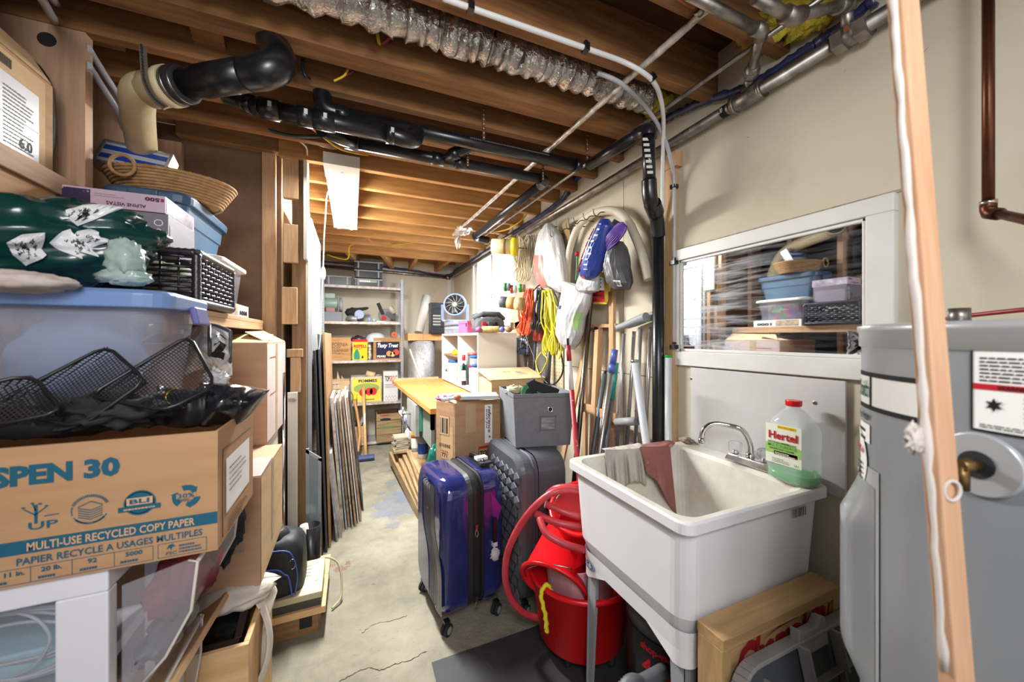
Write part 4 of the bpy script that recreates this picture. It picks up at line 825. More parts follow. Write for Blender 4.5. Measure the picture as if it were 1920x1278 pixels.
# grey suitcase
x0, x1, y0, y1, z0, z1 = .725, .985, 1.58, 2.06, .055, .75
cx, cy = (x0+x1)/2, (y0+y1)/2
gs = thing('grey_suitcase', (cx, cy, 0), 'large dark grey suitcase with geometric embossed front, under the grey fabric bin', 'suitcase')
gsh = mat('grey_shell', '#55575e', .4, .1, '#4e5057', 3)
m = MB(); loft(m, [yz(x0+.0, .02), yz(x0+.012, .004), yz(x0+.03, 0), yz(x0+.06, 0)], gsh, True, False); 
# embossed three-sided cells
ph = .074; wd = ph*.866; nrow = int((z1-z0-.05)/(ph*.75)); ncol = int((y1-y0-.04)/wd)
ga = mat('emboss_light', '#55575e', .4, .1, '#4e5057', 3)
for r_ in range(nrow):
    for c_ in range(ncol):
        yy = y0+.035+wd*(c_+.5*(r_ % 2)); zz = z0+.04+r_*ph*.75
        if yy > y1-.03 or zz > z1-.03: continue
        hx = [V((x0-.0005, yy+ph*.46*math.sin(PI/3*i), zz+ph*.46*math.cos(PI/3*i))) for i in range(6)]; c0 = V((x0-.018, yy, zz))
        inner = [h.lerp(V((x0-.0005, yy, zz)), .12)+V((-.004, 0, 0)) for h in hx]
        m.add([c0]+inner+hx, [(0, 1+i, 1+(i+1) % 6) for i in range(6) if i in (0, 1, 2, 3, 4, 5)]+[(1+i, 7+i, 7+(i+1) % 6, 1+(i+1) % 6) for i in range(6)], gsh)
m.build('front_shell', gs)
m = MB(); zz_ = mat('grey_zip', '#4b4a55', .6, bump=.3, bscale=90); loft(m, [yz(x0+.06, .006), yz(x0+.075, .006), yz(x0+.08, .001), yz(x0+.085, .006), yz(x0+.10, .006)], zz_, False, False); m.build('zip_band', gs)
m = MB(); loft(m, [yz(x0+.10, 0), yz(x1-.03, 0), yz(x1-.01, .004), yz(x1, .02)], gsh, False, True); m.build('back_shell', gs)
for z in (.34, .50): m = MB(); m.tube([(x0+.15, y0-.003, z), (x0+.15, y0+.003, z)], .014, black, 14); m.build('foot_stud', gs)
for x, y in ((x0+.035, y0+.02), (x1-.04, y0+.02), (x0+.035, y1-.04), (x1-.04, y1-.04)): wheel(gs, (x, y, .0275), .027)
# grey fabric bin on it
nb = V((.786, 1.767)); rb_ = V((1.076, 1.70)); lb = V((.83, 2.06)); uu = (rb_-nb); vv = (lb-nb)
bn = thing('fabric_bin', (.95, 1.9, z1+.001), 'grey fabric storage bin with metal eyelet standing on the grey suitcase', 'storage bin')
fab = mat('grey_fabric', '#6f7276', .85, 0, '#686b6f', 30, bump=.15, bscale=150); zb0 = z1+.002; zh = .282
def BP(a, b, z, g=0): 
    c = (nb+uu*.5+vv*.5); p = nb+uu*a+vv*b; p = c+(p-c)*(1+g); return V((p.x, p.y, z))
def wallq(m, a, b, t):
    p = BP(*a, zb0); q = BP(*b, zb0); r = BP(*b, zb0+zh, .12); s_ = BP(*a, zb0+zh, .12); c = BP(.5, .5, zb0)
    inn = [x+(c-x)*V((t, t, 0)).x if 0 else V((x.x+(c.x-x.x)*t, x.y+(c.y-x.y)*t, x.z)) for x in (p, q, r, s_)]
    m.add([p, q, r, s_]+inn, [(0, 1, 2, 3), (7, 6, 5, 4), (3, 2, 6, 7)], fab)
m = MB()
for a, b in (((0, 0), (1, 0)), ((1, 0), (1, 1)), ((1, 1), (0, 1)), ((0, 1), (0, 0))): wallq(m, a, b, .03)
m.add([BP(0, 0, zb0+.004), BP(1, 0, zb0+.004), BP(1, 1, zb0+.004), BP(0, 1, zb0+.004)], [(0, 1, 2, 3)], fab)
m.add([BP(0, 0, zb0), BP(0, 1, zb0), BP(1, 1, zb0), BP(1, 0, zb0)], [(0, 1, 2, 3)], fab)
for zf in (.93,): m.tube([BP(a, b, zb0+zh*zf, .12*zf+.004) for a, b in ((0, 1), (0, 0), (1, 0), (1, 1))], .0012, mat('bin_seam', '#55585c', .9), 5)
m.build('bin_body', bn)
def FP(a, zf, e=.004): p = BP(a, 0, zb0+zh*zf, .12*zf); n = V((uu.y, -uu.x, 0)).normalized(); return p+n*e
m = MB(); c = FP(.60, .70); n = V((uu.y, -uu.x, 0)).normalized(); m.tube([c+V((.013*math.cos(t)*uu.normalized().x, .013*math.cos(t)*uu.normalized().y, .013*math.sin(t))) for t in [2*PI*i/20 for i in range(20)]], .0035, chrome, 8, closed=True); m.tube([c-n*.004, c-n*.003], .011, blackm, 14); m.build('eyelet', bn)
m = MB(); a_ = FP(.42, .30); b_ = FP(.72, .30); c_ = FP(.42, .58); m.rquad(a_, b_-a_, c_-a_, mat('bin_window_frame', '#5c5f63', .8), .001); m.rquad(a_.lerp(b_, .1)+(c_-a_)*.1, (b_-a_)*.8, (c_-a_)*.8, mat('bin_window_film', '#8d8f92', .15, 0, '#5f6164', 12, (1, 1, 5)), .003); m.build('label_window', bn)
# things in the bin
tz = zb0+zh
def ringtape(name, c, r0, r1, w_, axis, mt, label, cat='tape', parent=None):
    R = V((0, 0, 1)).rotation_difference(V(axis)).to_matrix(); m = MB()
    m.lathe([(r0, -w_/2), (r1, -w_/2), (r1, w_/2), (r0, w_/2), (r0, -w_/2)], mt, TM(c, R), 32, smooth=False)
    return one(m, name, label, cat)
ringtape('masking_tape_roll', BP(.36, .3, tz-.02), .035, .058, .03, (-.1, -.9, .35), mat('green_tape', '#3c7a50', .6), 'green masking tape roll standing in the grey fabric bin')
m = MB(); m.blob(BP(.12, .45, tz-.0), (.11, .08, .05), mat('crumpled_paper', '#bdb496', .9, 0, '#8a8266', 20), .5, 4, 3); one(m, 'crumpled_paper', 'crumpled patterned paper at the left of the grey fabric bin', 'paper')
m = MB(); c = BP(.68, .35, tz+.005); m.box(c, (.13, .06, .05), blackm, Rz(-.3) @ RY3(.35)); m.box(c+V((-.07, .03, .02)), (.05, .07, .07), blackm, Rz(-.3) @ RY3(-.5)); one(m, 'black_bracket', 'black angled plastic part sticking out of the grey fabric bin', 'plastic part', bevel=.004)
m = MB(); m.box(BP(.5, .2, tz-.03), (.05, .03, .03), lumX, Rz(.2)); one(m, 'wood_offcut', 'small wood offcut in the grey fabric bin below the black part', 'wood offcut')
# --- red tub with its load
tc_ = V((.905, 1.345, 0)); tb = thing('red_tub', (tc_.x, tc_.y, 0), 'big round red plastic tub standing beside the sink leg', 'tub')
m = MB(); m.lathe([(0, .06), (.165, .06), (.178, .075), (.213, .325), (.226, .33), (.228, .345), (.215, .35), (.208, .34), (.172, .085), (0, .075)], redp, TM((tc_.x, tc_.y, 0)), 56); m.build('tub_body', tb)
for x, y in ((-.11, -.06), (.05, -.13), (.11, .07), (-.05, .12)): m = MB(); m.tube([tc_+V((x-.012, y, .0295)), tc_+V((x+.012, y, .0295))], .025, blackm, 18); m.b2(tc_+V((x-.016, y-.012, .035)), tc_+V((x+.016, y+.012, .062)), black); m.build('caster', tb)
m = MB(); A_ = V((tc_.x-.205, tc_.y-.07, .35)); P = spline([A_+V((.02, .0, -.02)), A_+V((0, 0, .012)), A_+V((-.025, -.0, -.02)), A_+V((-.012, -.012, -.10)), A_+V((-.006, -.012, -.165))]); m.tube([p+V((.002*math.sin(i*1.7), 0, 0)) for i, p in enumerate(P)], [.0075+.0015*(i % 2) for i in range(len(P))], mat('yellow_rope', '#d9c91f', .7, bump=.5), 8); m.build('rope_handle', tb)
# translucent pink container
pk = mat('frosted_pink', '#d99aa0', .3, alpha=.75, col2='#e3b4b6', scale=3)
bc = V((.885, 1.32, .12)); m = MB(); R_ = Rz(.25); m.rbox((bc.x, bc.y, .29), (.205, .17, .27), .04, pk, R_, top=1.3, z1cap=False)
pb = thing('frosted_container', (bc.x, bc.y, .155), 'frosted pink container with blue paw prints standing inside the red tub', 'container'); m.build('container_body', pb, solid=.002)
paw = ink('paw_blue', '#8aa7c0')
def pawp(c, s, u, v):
    m = MB()
    for dx, dy, r in ((0, 0, .5), (-.55, .45, .2), (-.2, .75, .22), (.2, .75, .22), (.55, .45, .2)):
        m.add([c+u*s*(dx+r*math.cos(2*PI*i/10))+v*s*(dy+r*math.sin(2*PI*i/10)) for i in range(10)], [list(range(10))], paw)
    m.build('paw_print', pb)
fx = R_ @ V((-1, 0, 0)); fyv = R_ @ V((0, -1, 0))
for a, z, s in ((.06, .40, .012), (-.03, .34, .014), (.02, .43, .009)): pawp(V((bc.x, bc.y, 0))+fx*.134+fyv*a+V((0, 0, z)), s, fyv, V((0, 0, 1)))
for a, z, s in ((-.08, .38, .013), (.02, .40, .012)): pawp(V((bc.x, bc.y, 0))+fyv*.112+fx*-a+V((0, 0, z)), s, fx*-1, V((0, 0, 1)))
# tilted red buckets
def bucket(c, ax_, label, h_=.24, r1=.13, r0=.095):
    R = V((0, 0, 1)).rotation_difference(V(ax_)).to_matrix(); M_ = TM(c, R)
    b = thing('red_bucket', c, label, 'bucket')
    m = MB(); m.lathe([(0, 0), (r0, 0), (r1, h_), (r1+.012, h_), (r1+.012, h_+.012), (r1-.004, h_+.012), (r0-.004, .006), (0, .006)], redp, M_, 40); m.build('bucket_body', b)
    m = MB(); P = [M_ @ V((r1*math.cos(t)*1.06, r1*math.sin(t)*.9, h_-.02+.03*math.sin(t))) for t in [PI*i/16 for i in range(17)]]; m.tube(P, .003, steel, 6); m.build('handle', b)
bucket(V((.90, 1.42, .47)), (-.55, -.45, -.42), 'red bucket tipped over in the frosted container')
bucket(V((.96, 1.36, .40)), (-.30, -.25, .85), 'upright red bucket behind the tipped one under the hose')
# hose
hs = thing('red_hose', AZ(1030, 1155, .02), 'red rubber hose looping out of the buckets down to the floor', 'hose')
P = [AD(1100, 925, 1.50), AD(1060, 918, 1.46), AD(1025, 930, 1.45), AD(985, 970, 1.46), AD(955, 1025, 1.50), AD(947, 1075, 1.53), AD(955, 1115, 1.55), AD(975, 1143, 1.56), AD(1000, 1156, 1.58), AD(1040, 1159, 1.60)]
P = spline(P, 10); P = [V((p.x, p.y, max(p.z, .018))) for p in P]
MB().tube(P, .0135, redh, 14).build('loop', hs)
P = spline([AD(1028, 926, 1.56), AD(1045, 915, 1.52), AD(1080, 914, 1.50), AD(1120, 922, 1.5)], 8); MB().tube(P, .0145, redh, 14).build('loop', hs)
P = spline([AD(1024, 945, 1.45), AD(1060, 960, 1.42), AD(1090, 970, 1.42), AD(1130, 985, 1.45)], 8); MB().tube(P, .013, redh, 14).tube([P[0], P[0]+(P[0]-P[1])*.6], .0145, mat('hose_end', '#c9a59a', .5), 14).build('loop', hs)
P = spline([AD(1004, 962, 1.45), AD(1040, 978, 1.41), AD(1075, 985, 1.40), AD(1120, 992, 1.42)], 8); MB().tube(P, .0135, redh, 14).build('loop', hs)
P = spline([AD(1012, 972, 1.42), AD(1025, 1000, 1.37), AD(1060, 1020, 1.35), AD(1095, 1030, 1.36)], 8); MB().tube(P, .0135, redh, 14).build('loop', hs)
# tall cardboard box in front of the workbench
nc = AD(853, 757, 2.165); lc = AD(818, 757, 2.27); rc = AD(938, 757, 2.33)
bz = .94; u_ = V((rc.x-nc.x, rc.y-nc.y, 0)); v_ = V((lc.x-nc.x, lc.y-nc.y, 0)); n0 = V((nc.x, nc.y, 0))
tbx = thing('tall_carton', n0+u_*.5+v_*.5, 'tall brown cardboard box with handwritten tape label at the workbench end', 'cardboard box')
m = MB(); m.prism([n0, n0+u_, n0+u_+v_, n0+v_], (0, 0, bz), cardb)
m.rquad(n0+v_*.1+V((0, 0, bz-.34)), v_*-.0+(-v_)*-.62 if 0 else v_*.62, (0, 0, .20), cardl, -.001)
def face(m, o, u, v, sgn=1): return o, u, v
o = n0+v_*.95+V((0, 0, 0)); U = -v_   # left face seen from the camera: from left edge to near edge
m.rquad(o+U*.12+V((0, 0, bz-.20)), U*.55, (0, 0, .12), ink('box_outline', '#8c4a3a'), .001); m.rquad(o+U*.14+V((0, 0, bz-.197)), U*.51, (0, 0, .114), cardl, .0016)
for k in range(4): m.rquad(o+U*(.18+.11*k)+V((0, 0, bz-.185)), U*.07, (0, 0, .09), inkk if k % 2 else inkg, .0022)
m.text('100 KUEHNE', o+U*.12+V((0, 0, bz-.27)), U*.6, (0, 0, .022), inkk, .002); m.text('771', o+U*.25+V((0, 0, bz-.33)), U*.3, (0, 0, .025), inkk, .002); m.text('THIS SIDE', o+U*.2+V((0, 0, bz-.30)), U*.4, (0, 0, .012), inkr, .002)
m.rquad(n0+u_*.22+V((0, 0, bz-.18)), u_*.22, (0, 0, .17), mat('packing_tape', '#b79a78', .2), .001)
m.rquad(n0+u_*.64+V((0, 0, bz-.26)), u_*.17, (0, 0, .235), inkw, .0012)
m.text('reference +', n0+u_*.71+V((0, 0, bz-.035)), (0, 0, -.20), u_*.07, inkk, .003, .02, shear=.2); m.text('work Joe', n0+u_*.655+V((0, 0, bz-.05)), (0, 0, -.12), u_*.05, inkk, .003, .02, shear=.2)
m.rquad(n0+u_*.5+V((0, 0, bz-.34)), u_*.3, (0, 0, .05), inkk, .001); m.rquad(n0+u_*.51+V((0, 0, bz-.338)), u_*.28, (0, 0, .046), cardb, .0016); m.text('TOR', n0+u_*.53+V((0, 0, bz-.332)), u_*.22, (0, 0, .03), inkk, .003, .04); m.rquad(n0+u_*.5+V((0, 0, bz-.288)), u_*.22, (0, 0, .012), inkr, .0022)
m.build('carton_body', tbx, bevel=.002)
m = MB(); m.add([n0+V((0, 0, bz)), n0+v_+V((0, 0, bz)), n0+v_*.9+u_*-.25+V((0, 0, bz-.015)), n0+v_*.1+u_*-.25+V((0, 0, bz-.015))], [(0, 1, 2, 3)], cardl) if 0 else m.prism([n0+u_*.0+V((0, 0, bz)), n0+u_+V((0, 0, bz)), n0+u_+v_*.6+V((0, 0, bz+.02)), n0+v_*.6+V((0, 0, bz+.02))], (0, 0, .003), cardl); m.build('flap', tbx)
# ---------------- far shelf unit ----------------
SF = 4.85; SB = 5.22; SL, SR = -.333, .60
ZS = (.045, .53, 1.05, 1.52, 1.953)
shm = mat('shelf_grey_steel', '#a3a2a6', .5, .2, '#97969a', 5); 
su = thing('shelving_unit', ((SL+SR)/2, (SF+SB)/2, 0), 'grey steel shelving unit with five shelves against the back wall', 'shelving unit')
for z in ZS:
    m = MB(); m.b2((SL, SF, z-.03), (SR, SF+.012, z), mat('shelf_lip', '#c4c2c2', .5, 0, '#a98d78', 30)) ; m.b2((SL, SF+.012, z-.006), (SR, SB, z), shm); m.build('shelf', su)
for x in (SL-.002, SR-.035):
    for y in (SF-.004, SB-.03):
        m = MB(); m.b2((x, y, 0), (x+.037, y+.003, 2.06), shm); m.b2((x+(.034 if x > 0 else 0), y, 0), (x+(.037 if x > 0 else .003), y+.034, 2.06), shm)
        if y < 5:
            for i in range(60): z = .03+i*.034; m.rquad((x+.016, y, z), (.005, 0, 0), (0, 0, .008), blackm, .0006)
        m.build('post', su)
def SX_(px, Y=SF): return AY(px, 600, Y).x
def zat(py, px, Y): return AY(px, py, Y).z
def crate(name, px0, px1, ytop, zb, Y, dep, mt, label, cat='crate', art=None, open_=False, cap=None, group=None, slats=0, rz=0):
    x0, x1 = AY(px0, 700, Y).x, AY(px1, 700, Y).x; zt = AY((px0+px1)/2, ytop, Y).z
    t = thing(name, ((x0+x1)/2, Y+dep/2, zb), label, cat, group); m = MB(); k = .012
    if open_:
        m.b2((x0, Y, zb), (x1, Y+k, zt), mt); m.b2((x0, Y+dep-k, zb), (x1, Y+dep, zt), mt); m.b2((x0, Y+k, zb), (x0+k, Y+dep-k, zt), mt); m.b2((x1-k, Y+k, zb), (x1, Y+dep-k, zt), mt); m.b2((x0+k, Y+k, zb), (x1-k, Y+dep-k, zb+k), mt)
    else: m.b2((x0, Y, zb), (x1, Y+dep, zt), mt)
    if art: art(m, V((x0, Y, zb)), V((x1-x0, 0, 0)), V((0, 0, zt-zb)))
    m.build('body', t, bevel=.002); return t, x0, x1, zt
E = .0015
def art_calif(m, o, U, W):
    c = ink('crate_print', '#5b4a40')
    m.text('CALIFORNIA', o+U*.05+W*.62, U*.85, W*.16, c, E); m.text('FRUIT', o+U*.3+W*.52, U*.35, W*.08, c, E); m.text('EXCHANGE', o+U*.06+W*.38, U*.85, W*.12, c, E); m.text('UNITED STATES AMERICA', o+U*.2+W*.27, U*.55, W*.07, c, E)
crate('fruit_crate', 602, 658, 633, ZS[2]+.001, SF+.03, .28, crateX, 'wooden crate with faded dark lettering at the left of the middle shelf', art=art_calif, open_=True)
def art_tasty(m, o, U, W):
    m.rquad(o+U*.1+W*.06, U*.82, W*.76, ink('navy', '#20243f'), E)
    m.text('Tasty Treat', o+U*.14+W*.50, U*.74, W*.24, inkw, E*2, .03, shear=.3); m.text('PEARS', o+U*.13+W*.1, U*.3, W*.1, inkw, E*2, .04)
    for a, b, r, c in ((.55, .27, .10, '#c98a4a'), (.68, .24, .09, '#d8c07a'), (.80, .33, .11, '#c2452c'), (.2, .72, .05, '#d8a43a')):
        m.poly(o, U, W, [(a+r*math.cos(2*PI*i/16), b+r*1.3*math.sin(2*PI*i/16)) for i in range(16)], mat('art_'+c[1:], c, .5), E*1.6)
crate('fruit_crate', 700, 753, 633, ZS[2]+.001, SF+.03, .28, crateX, 'wooden crate with navy pears label at the right of the middle shelf', art=art_tasty, open_=True)
def art_repel(m, o, U, W):
    m.rquad(o, U, W*.88, ink('bright_yellow', '#e3b822'), E); m.rquad(o+W*.88, U, W*.12, inkr, E); m.text('REPELL', o+U*.08+W*.6, U*.9, W*.15, inkr, E*2, .04)
    m.poly(o, U, W, [(.1, .04), (.08, .3), (.2, .5), (.35, .52), (.45, .35), (.5, .1), (.45, .03)], ink('teal_green', '#2f7f6c'), E*1.6); m.poly(o, U, W, [(.6, .08), (.62, .2), (.7, .22), (.74, .1)], inkk, E*1.6); m.lines(o+U*.1+W*.53, U*.8, W*.06, 1, inkk, .4, E*2)
crate('powder_box', 661, 689, 636, ZS[2]+.001, SF+.02, .07, mat('box_yellow', '#d9b02a', .6), 'yellow and red cardboard box between the two wooden fruit crates', 'box', art_repel)
m = MB(); a = AY(693, 660, 4.9); 
for i in range(5): m.blob((a.x+.004*(i % 2), 4.92, ZS[2]+.025+.035*i), (.035, .06, .05), offw, .3, 3, i)
one(m, 'folded_cloth', 'pale bunched cloth tucked beside the yellow box', 'cloth')
# above the crates
m = MB(); a = AY(672, 628, 5.0); m.blob((a.x, 5.0, 1.30), (.17, .14, .09), mat('black_bag', '#242426', .3, 0, '#4a4a4c', 12, bump=.6, bscale=20, bdist=.01), .5, 3.5, 4); one(m, 'black_plastic_bag', 'crumpled black plastic bag above the yellow box on the shelf', 'bag')
m = MB(); a = AY(705, 627, 5.02); m.lathe([(0, .105), (.05, .10), (.10, .075), (.125, .03), (.13, .0), (.15, -.004), (.15, -.012), (.0, -.012)], mat('dome_white', '#c9ced8', .3), TM((a.x, 5.02, 1.285)), 30); one(m, 'white_dome', 'white domed plastic cover resting on the shelf crates', 'cover')
ringtape('tape_roll', AY(739, 627, 4.93), .008, .035, .03, (0, 1, 0), mat('orange_tape', '#c9582a', .5), 'orange tape roll on top of the pears crate')
# top shelf tool boxes
def toolbox(name, px0, px1, y0, y1, Y, label, tiers=1):
    x0, x1 = AY(px0, 520, Y).x, AY(px1, 520, Y).x; zt = AY(px0, y0, Y).z; zb = ZS[4]+.001; t = thing(name, ((x0+x1)/2, Y+.1, zb), label, 'case'); h_ = (zt-zb)/tiers
    for i in range(tiers):
        m = MB(); m.b2((x0+.01*(i % 2), Y, zb+h_*i), (x1-.01*(i % 2), Y+.22, zb+h_*(i+1)-.004), mat('case_black', '#20252a', .4)); m.build('case_body', t, bevel=.006)
        m = MB()
        for fx in (.14, .84): m.b2((x0+(x1-x0)*fx-.01, Y-.012, zb+h_*i+.01), (x0+(x1-x0)*fx+.01, Y, zb+h_*(i+1)-.01), grayp)
        m.b2((x0, Y-.008, zb+h_*(i+1)-.024), (x1, Y, zb+h_*(i+1)-.008), grayp); m.build('latch_strip', t, bevel=.002)
    if tiers > 1: m = MB(); m.rquad((x0+.05, Y-.0015, zb+h_*.5), (x1-x0-.12, 0, 0), (0, 0, h_*.3), mat('silver_logo', '#9aa09a', .5)); m.lines((x0+.06, Y-.003, zb+h_*.52), (x1-x0-.14, 0, 0), (0, 0, h_*.25), 1, inkw, .8); m.build('label', t)
toolbox('tool_case', 609, 659, 514, 529, SF+.05, 'low black tool case at the left of the top shelf')
toolbox('tool_case', 664, 718, 487, 532, SF+.05, 'stacked black and grey tool case in the middle of the top shelf', 3)
# second shelf: bench grinder and power tools
z3 = ZS[3]+.001
g = AY(620, 580, SF+.16); t = thing('bench_grinder', (g.x, g.y, z3), 'green grey bench grinder on a grey base at the left of the second shelf', 'grinder')
m = MB(); m.b2((g.x-.12, g.y-.09, z3), (g.x+.13, g.y+.09, z3+.115), mat('base_grey', '#6c6f74', .5)); m.build('base', t, bevel=.004)
m = MB(); m.cyl((g.x-.09, g.y, z3+.22), (g.x+.08, g.y, z3+.22), .075, mat('grinder_green', '#7f9186', .4), 24); m.b2((g.x-.05, g.y-.05, z3+.115), (g.x+.05, g.y+.05, z3+.19), mat('old_pink', '#8d5f5a', .5)); m.b2((g.x-.06, g.y-.05, z3+.28), (g.x+.05, g.y+.04, z3+.34), mat('grinder_green', '#7f9186')); m.build('motor', t, bevel=.004)
for s in (.11,): m = MB(); m.cyl((g.x+s-.015, g.y, z3+.21), (g.x+s+.02, g.y, z3+.21), .085, grayp, 24); m.build('grinding_wheel', t)
g = AY(665, 590, SF+.15); t = thing('sander', (g.x, g.y, z3), 'black power sander with pale blue disc on the second shelf', 'power tool')
m = MB(); m.blob((g.x-.01, g.y, z3+.115), (.19, .13, .12), blackm, .25, 3, 2); m.tube(spline([(g.x+.03, g.y, z3+.15), (g.x+.10, g.y, z3+.165), (g.x+.16, g.y, z3+.18)]), [.028, .027, .026, .025, .025, .024, .023, .022, .021, .02, .02, .02, .018, .016, .014, .012, .01], blackm, 10); m.build('housing', t)
m = MB(); m.cyl((g.x+.05, g.y-.08, z3+.09), (g.x+.06, g.y-.05, z3+.09), .055, mat('pale_blue', '#a9b3d6', .5), 22); m.cyl((g.x-.07, g.y-.08, z3+.045), (g.x+.03, g.y-.09, z3+.03), .035, mat('silver_body', '#9a9a9c', .4, .5), 14); m.b2((g.x-.08, g.y-.06, z3), (g.x+.08, g.y+.05, z3+.02), blackm); m.build('disc', t)
g = AY(724, 590, SF+.14); t = thing('circular_saw', (g.x, g.y, z3), 'grey and black hand saw tool at the right of the second shelf', 'power tool')
m = MB(); m.cyl((g.x-.01, g.y-.02, z3+.09), (g.x-.01, g.y+.02, z3+.09), .085, mat('saw_grey', '#6d6a64', .5), 24); m.beam((g.x-.04, g.y-.03, z3+.10), (g.x-.10, g.y-.03, z3+.24), .035, .04, blackm); m.beam((g.x+.0, g.y, z3+.12), (g.x+.10, g.y, z3+.05), .06, .06, dgray); m.b2((g.x-.12, g.y-.03, z3), (g.x+.11, g.y+.04, z3+.014), steel); m.build('body', t)
m = MB(); m.tube([(g.x+.04, g.y, z3+.20), (g.x+.10, g.y, z3+.12)], .032, offw, 14); m.build('hand_grip', t); m = MB(); m.cyl((g.x-.03, g.y-.04, z3+.055), (g.x-.03, g.y-.02, z3+.055), .028, inkr, 16); m.build('red_knob', t)
for k, (px, h_, c, lab) in enumerate(((692, .055, '#8fa3c4', 'small pale blue can on the second shelf'), (701, .04, '#aab8c2', 'small silver blue tin beside the pale blue can'))):
    a = AY(px, 600, SF+.06); m = MB(); m.cyl((a.x, a.y, z3), (a.x, a.y, z3+h_), .018, mat('can_'+c[1:], c, .35), 16); one(m, 'small_tin', lab, 'tin')
# fourth shelf
z1 = ZS[1]+.001
def art_pommes(m, o, U, W):
    m.rquad(o+U*.04+W*.03, U*.92, W*.9, ink('label_yellow', '#dfc74e'), E); m.text('POMMES', o+U*.24+W*.78, U*.6, W*.12, ink('navy2', '#25304a'), E*2, .04); m.text('LORRAINE', o+U*.4+W*.08, U*.35, W*.06, inkk, E*2)
    m.poly(o, U, W, [(.5+.42*math.cos(2*PI*i/20), .55+.2*math.sin(2*PI*i/20)) for i in range(20)], ink('leaf', '#8fa05a'), E*1.3)
    for a, b in ((.38, .40), (.58, .42), (.72, .42)): m.poly(o, U, W, [(a+.12*math.cos(2*PI*i/16), b+.15*math.sin(2*PI*i/16)) for i in range(16)], ink('apple_red', '#c2322a'), E*1.8)
crate('apple_crate', 658, 716, 706, z1, SF+.02, .28, mat('crate_pale', '#c9bfae', .8, 0, '#b39c80', 5), 'open crate with yellow apple label on the fourth shelf', 'crate', art_pommes, True)
def art_grout(m, o, U, W):
    m.text('TOP', o+U*.1+W*.66, U*.32, W*.2, inkk, E, .03); m.text('GROUT', o+U*.42+W*.66, U*.52, W*.2, inko, E, .03); m.lines(o+U*.1+W*.45, U*.8, W*.15, 3, inkk, .3, E)
    for i in range(4): x = .1+.2*i; m.poly(o, U, W, [(x, .1), (x+.09, .02), (x+.18, .1), (x+.09, .18)], inkr, E); m.poly(o, U, W, [(x+.02, .1), (x+.09, .04), (x+.16, .1), (x+.09, .16)], inkw, E*2)
crate('grout_box', 719, 746, 696, z1, SF+.02, .12, mat('box_white', '#d3d0cc', .6), 'white box of grout at the right end of the fourth shelf', 'box', art_grout)
crate('storage_carton', 611, 656, 714, z1, SF+.03, .25, cardl, 'open brown carton behind the black pot on the fourth shelf', 'cardboard box', None, True)
for k, px in enumerate((636, 644, 652)):
    a = AY(px, 700, SF+.1); m = MB(); m.prism([(a.x-.03, a.y, .70), (a.x+.025, a.y, .70), (a.x+.02, a.y, .78), (a.x-.02, a.y, .92-.05*k)], (0, .004, 0), cardl); one(m, 'cardboard_divider', ('tall pointed cardboard piece standing in the brown carton', 'middle cardboard piece standing in the brown carton', 'shorter cardboard piece at the right of the brown carton')[k], 'cardboard')
a = AY(641, 735, SF-.0); t = thing('black_pot', (a.x, SF-.0, z1), 'black electric pot with hanging cord at the front of the fourth shelf', 'pot')
m = MB(); m.lathe([(0, .004), (.07, .004), (.085, .12), (.092, .125), (.092, .135), (.0, .15)], mat('pot_black', '#2a2d33', .35), TM((a.x, SF+.095, z1)), 26); m.cyl((a.x+.03, SF+.095, z1+.14), (a.x+.03, SF+.095, z1+.20), .03, black, 16); m.build('pot_body', t)
m = MB(); m.tube(spline([(a.x+.08, SF+.05, z1+.15), (a.x+.12, SF-.01, z1+.10), (a.x+.10, SF-.03, z1-.05), (a.x+.06, SF-.04, z1-.18), (a.x+.02, SF-.05, z1-.28)]), .004, black, 6); m.build('cord', t)
a = AY(619, 705, SF+.05); m = MB()
for i in range(6): x = a.x-.09+.036*i; m.tube([(x, SF+.02, z1+.19), (x, SF+.02, z1+.25)], .002, white, 5)
for z in (.19, .25): m.tube([(a.x-.1, SF+.015, z1+z), (a.x+.10, SF+.015, z1+z), (a.x+.1, SF+.13, z1+z), (a.x-.1, SF+.13, z1+z)], .004, white, 6, closed=True)
for i in range(5): y = SF+.03+.025*i; m.tube([(a.x-.1, y, z1+.19), (a.x+.1, y, z1+.19)], .002, white, 5)
one(m, 'wire_basket', 'small white wire basket lying on the carton of the fourth shelf', 'basket')
m = MB(); a = AY(605, 720, SF+.08); m.blob((a.x+.0, SF+.12, z1+.1), (.08, .14, .2), mat('blue_grey_cloth', '#5a647e', .9), .3, 3, 3); one(m, 'blue_grey_bag', 'blue grey cloth bag at the left end of the fourth shelf', 'bag')
a = AY(695, 698, SF+.12); m = MB(); m.cyl((a.x-.05, a.y, zat(700, 695, a.y)), (a.x+.05, a.y-.02, zat(704, 695, a.y)), .04, mat('tan_roll', '#c9b183', .7), 20); one(m, 'tan_roll', 'thick tan roll lying across the apple crate', 'roll')
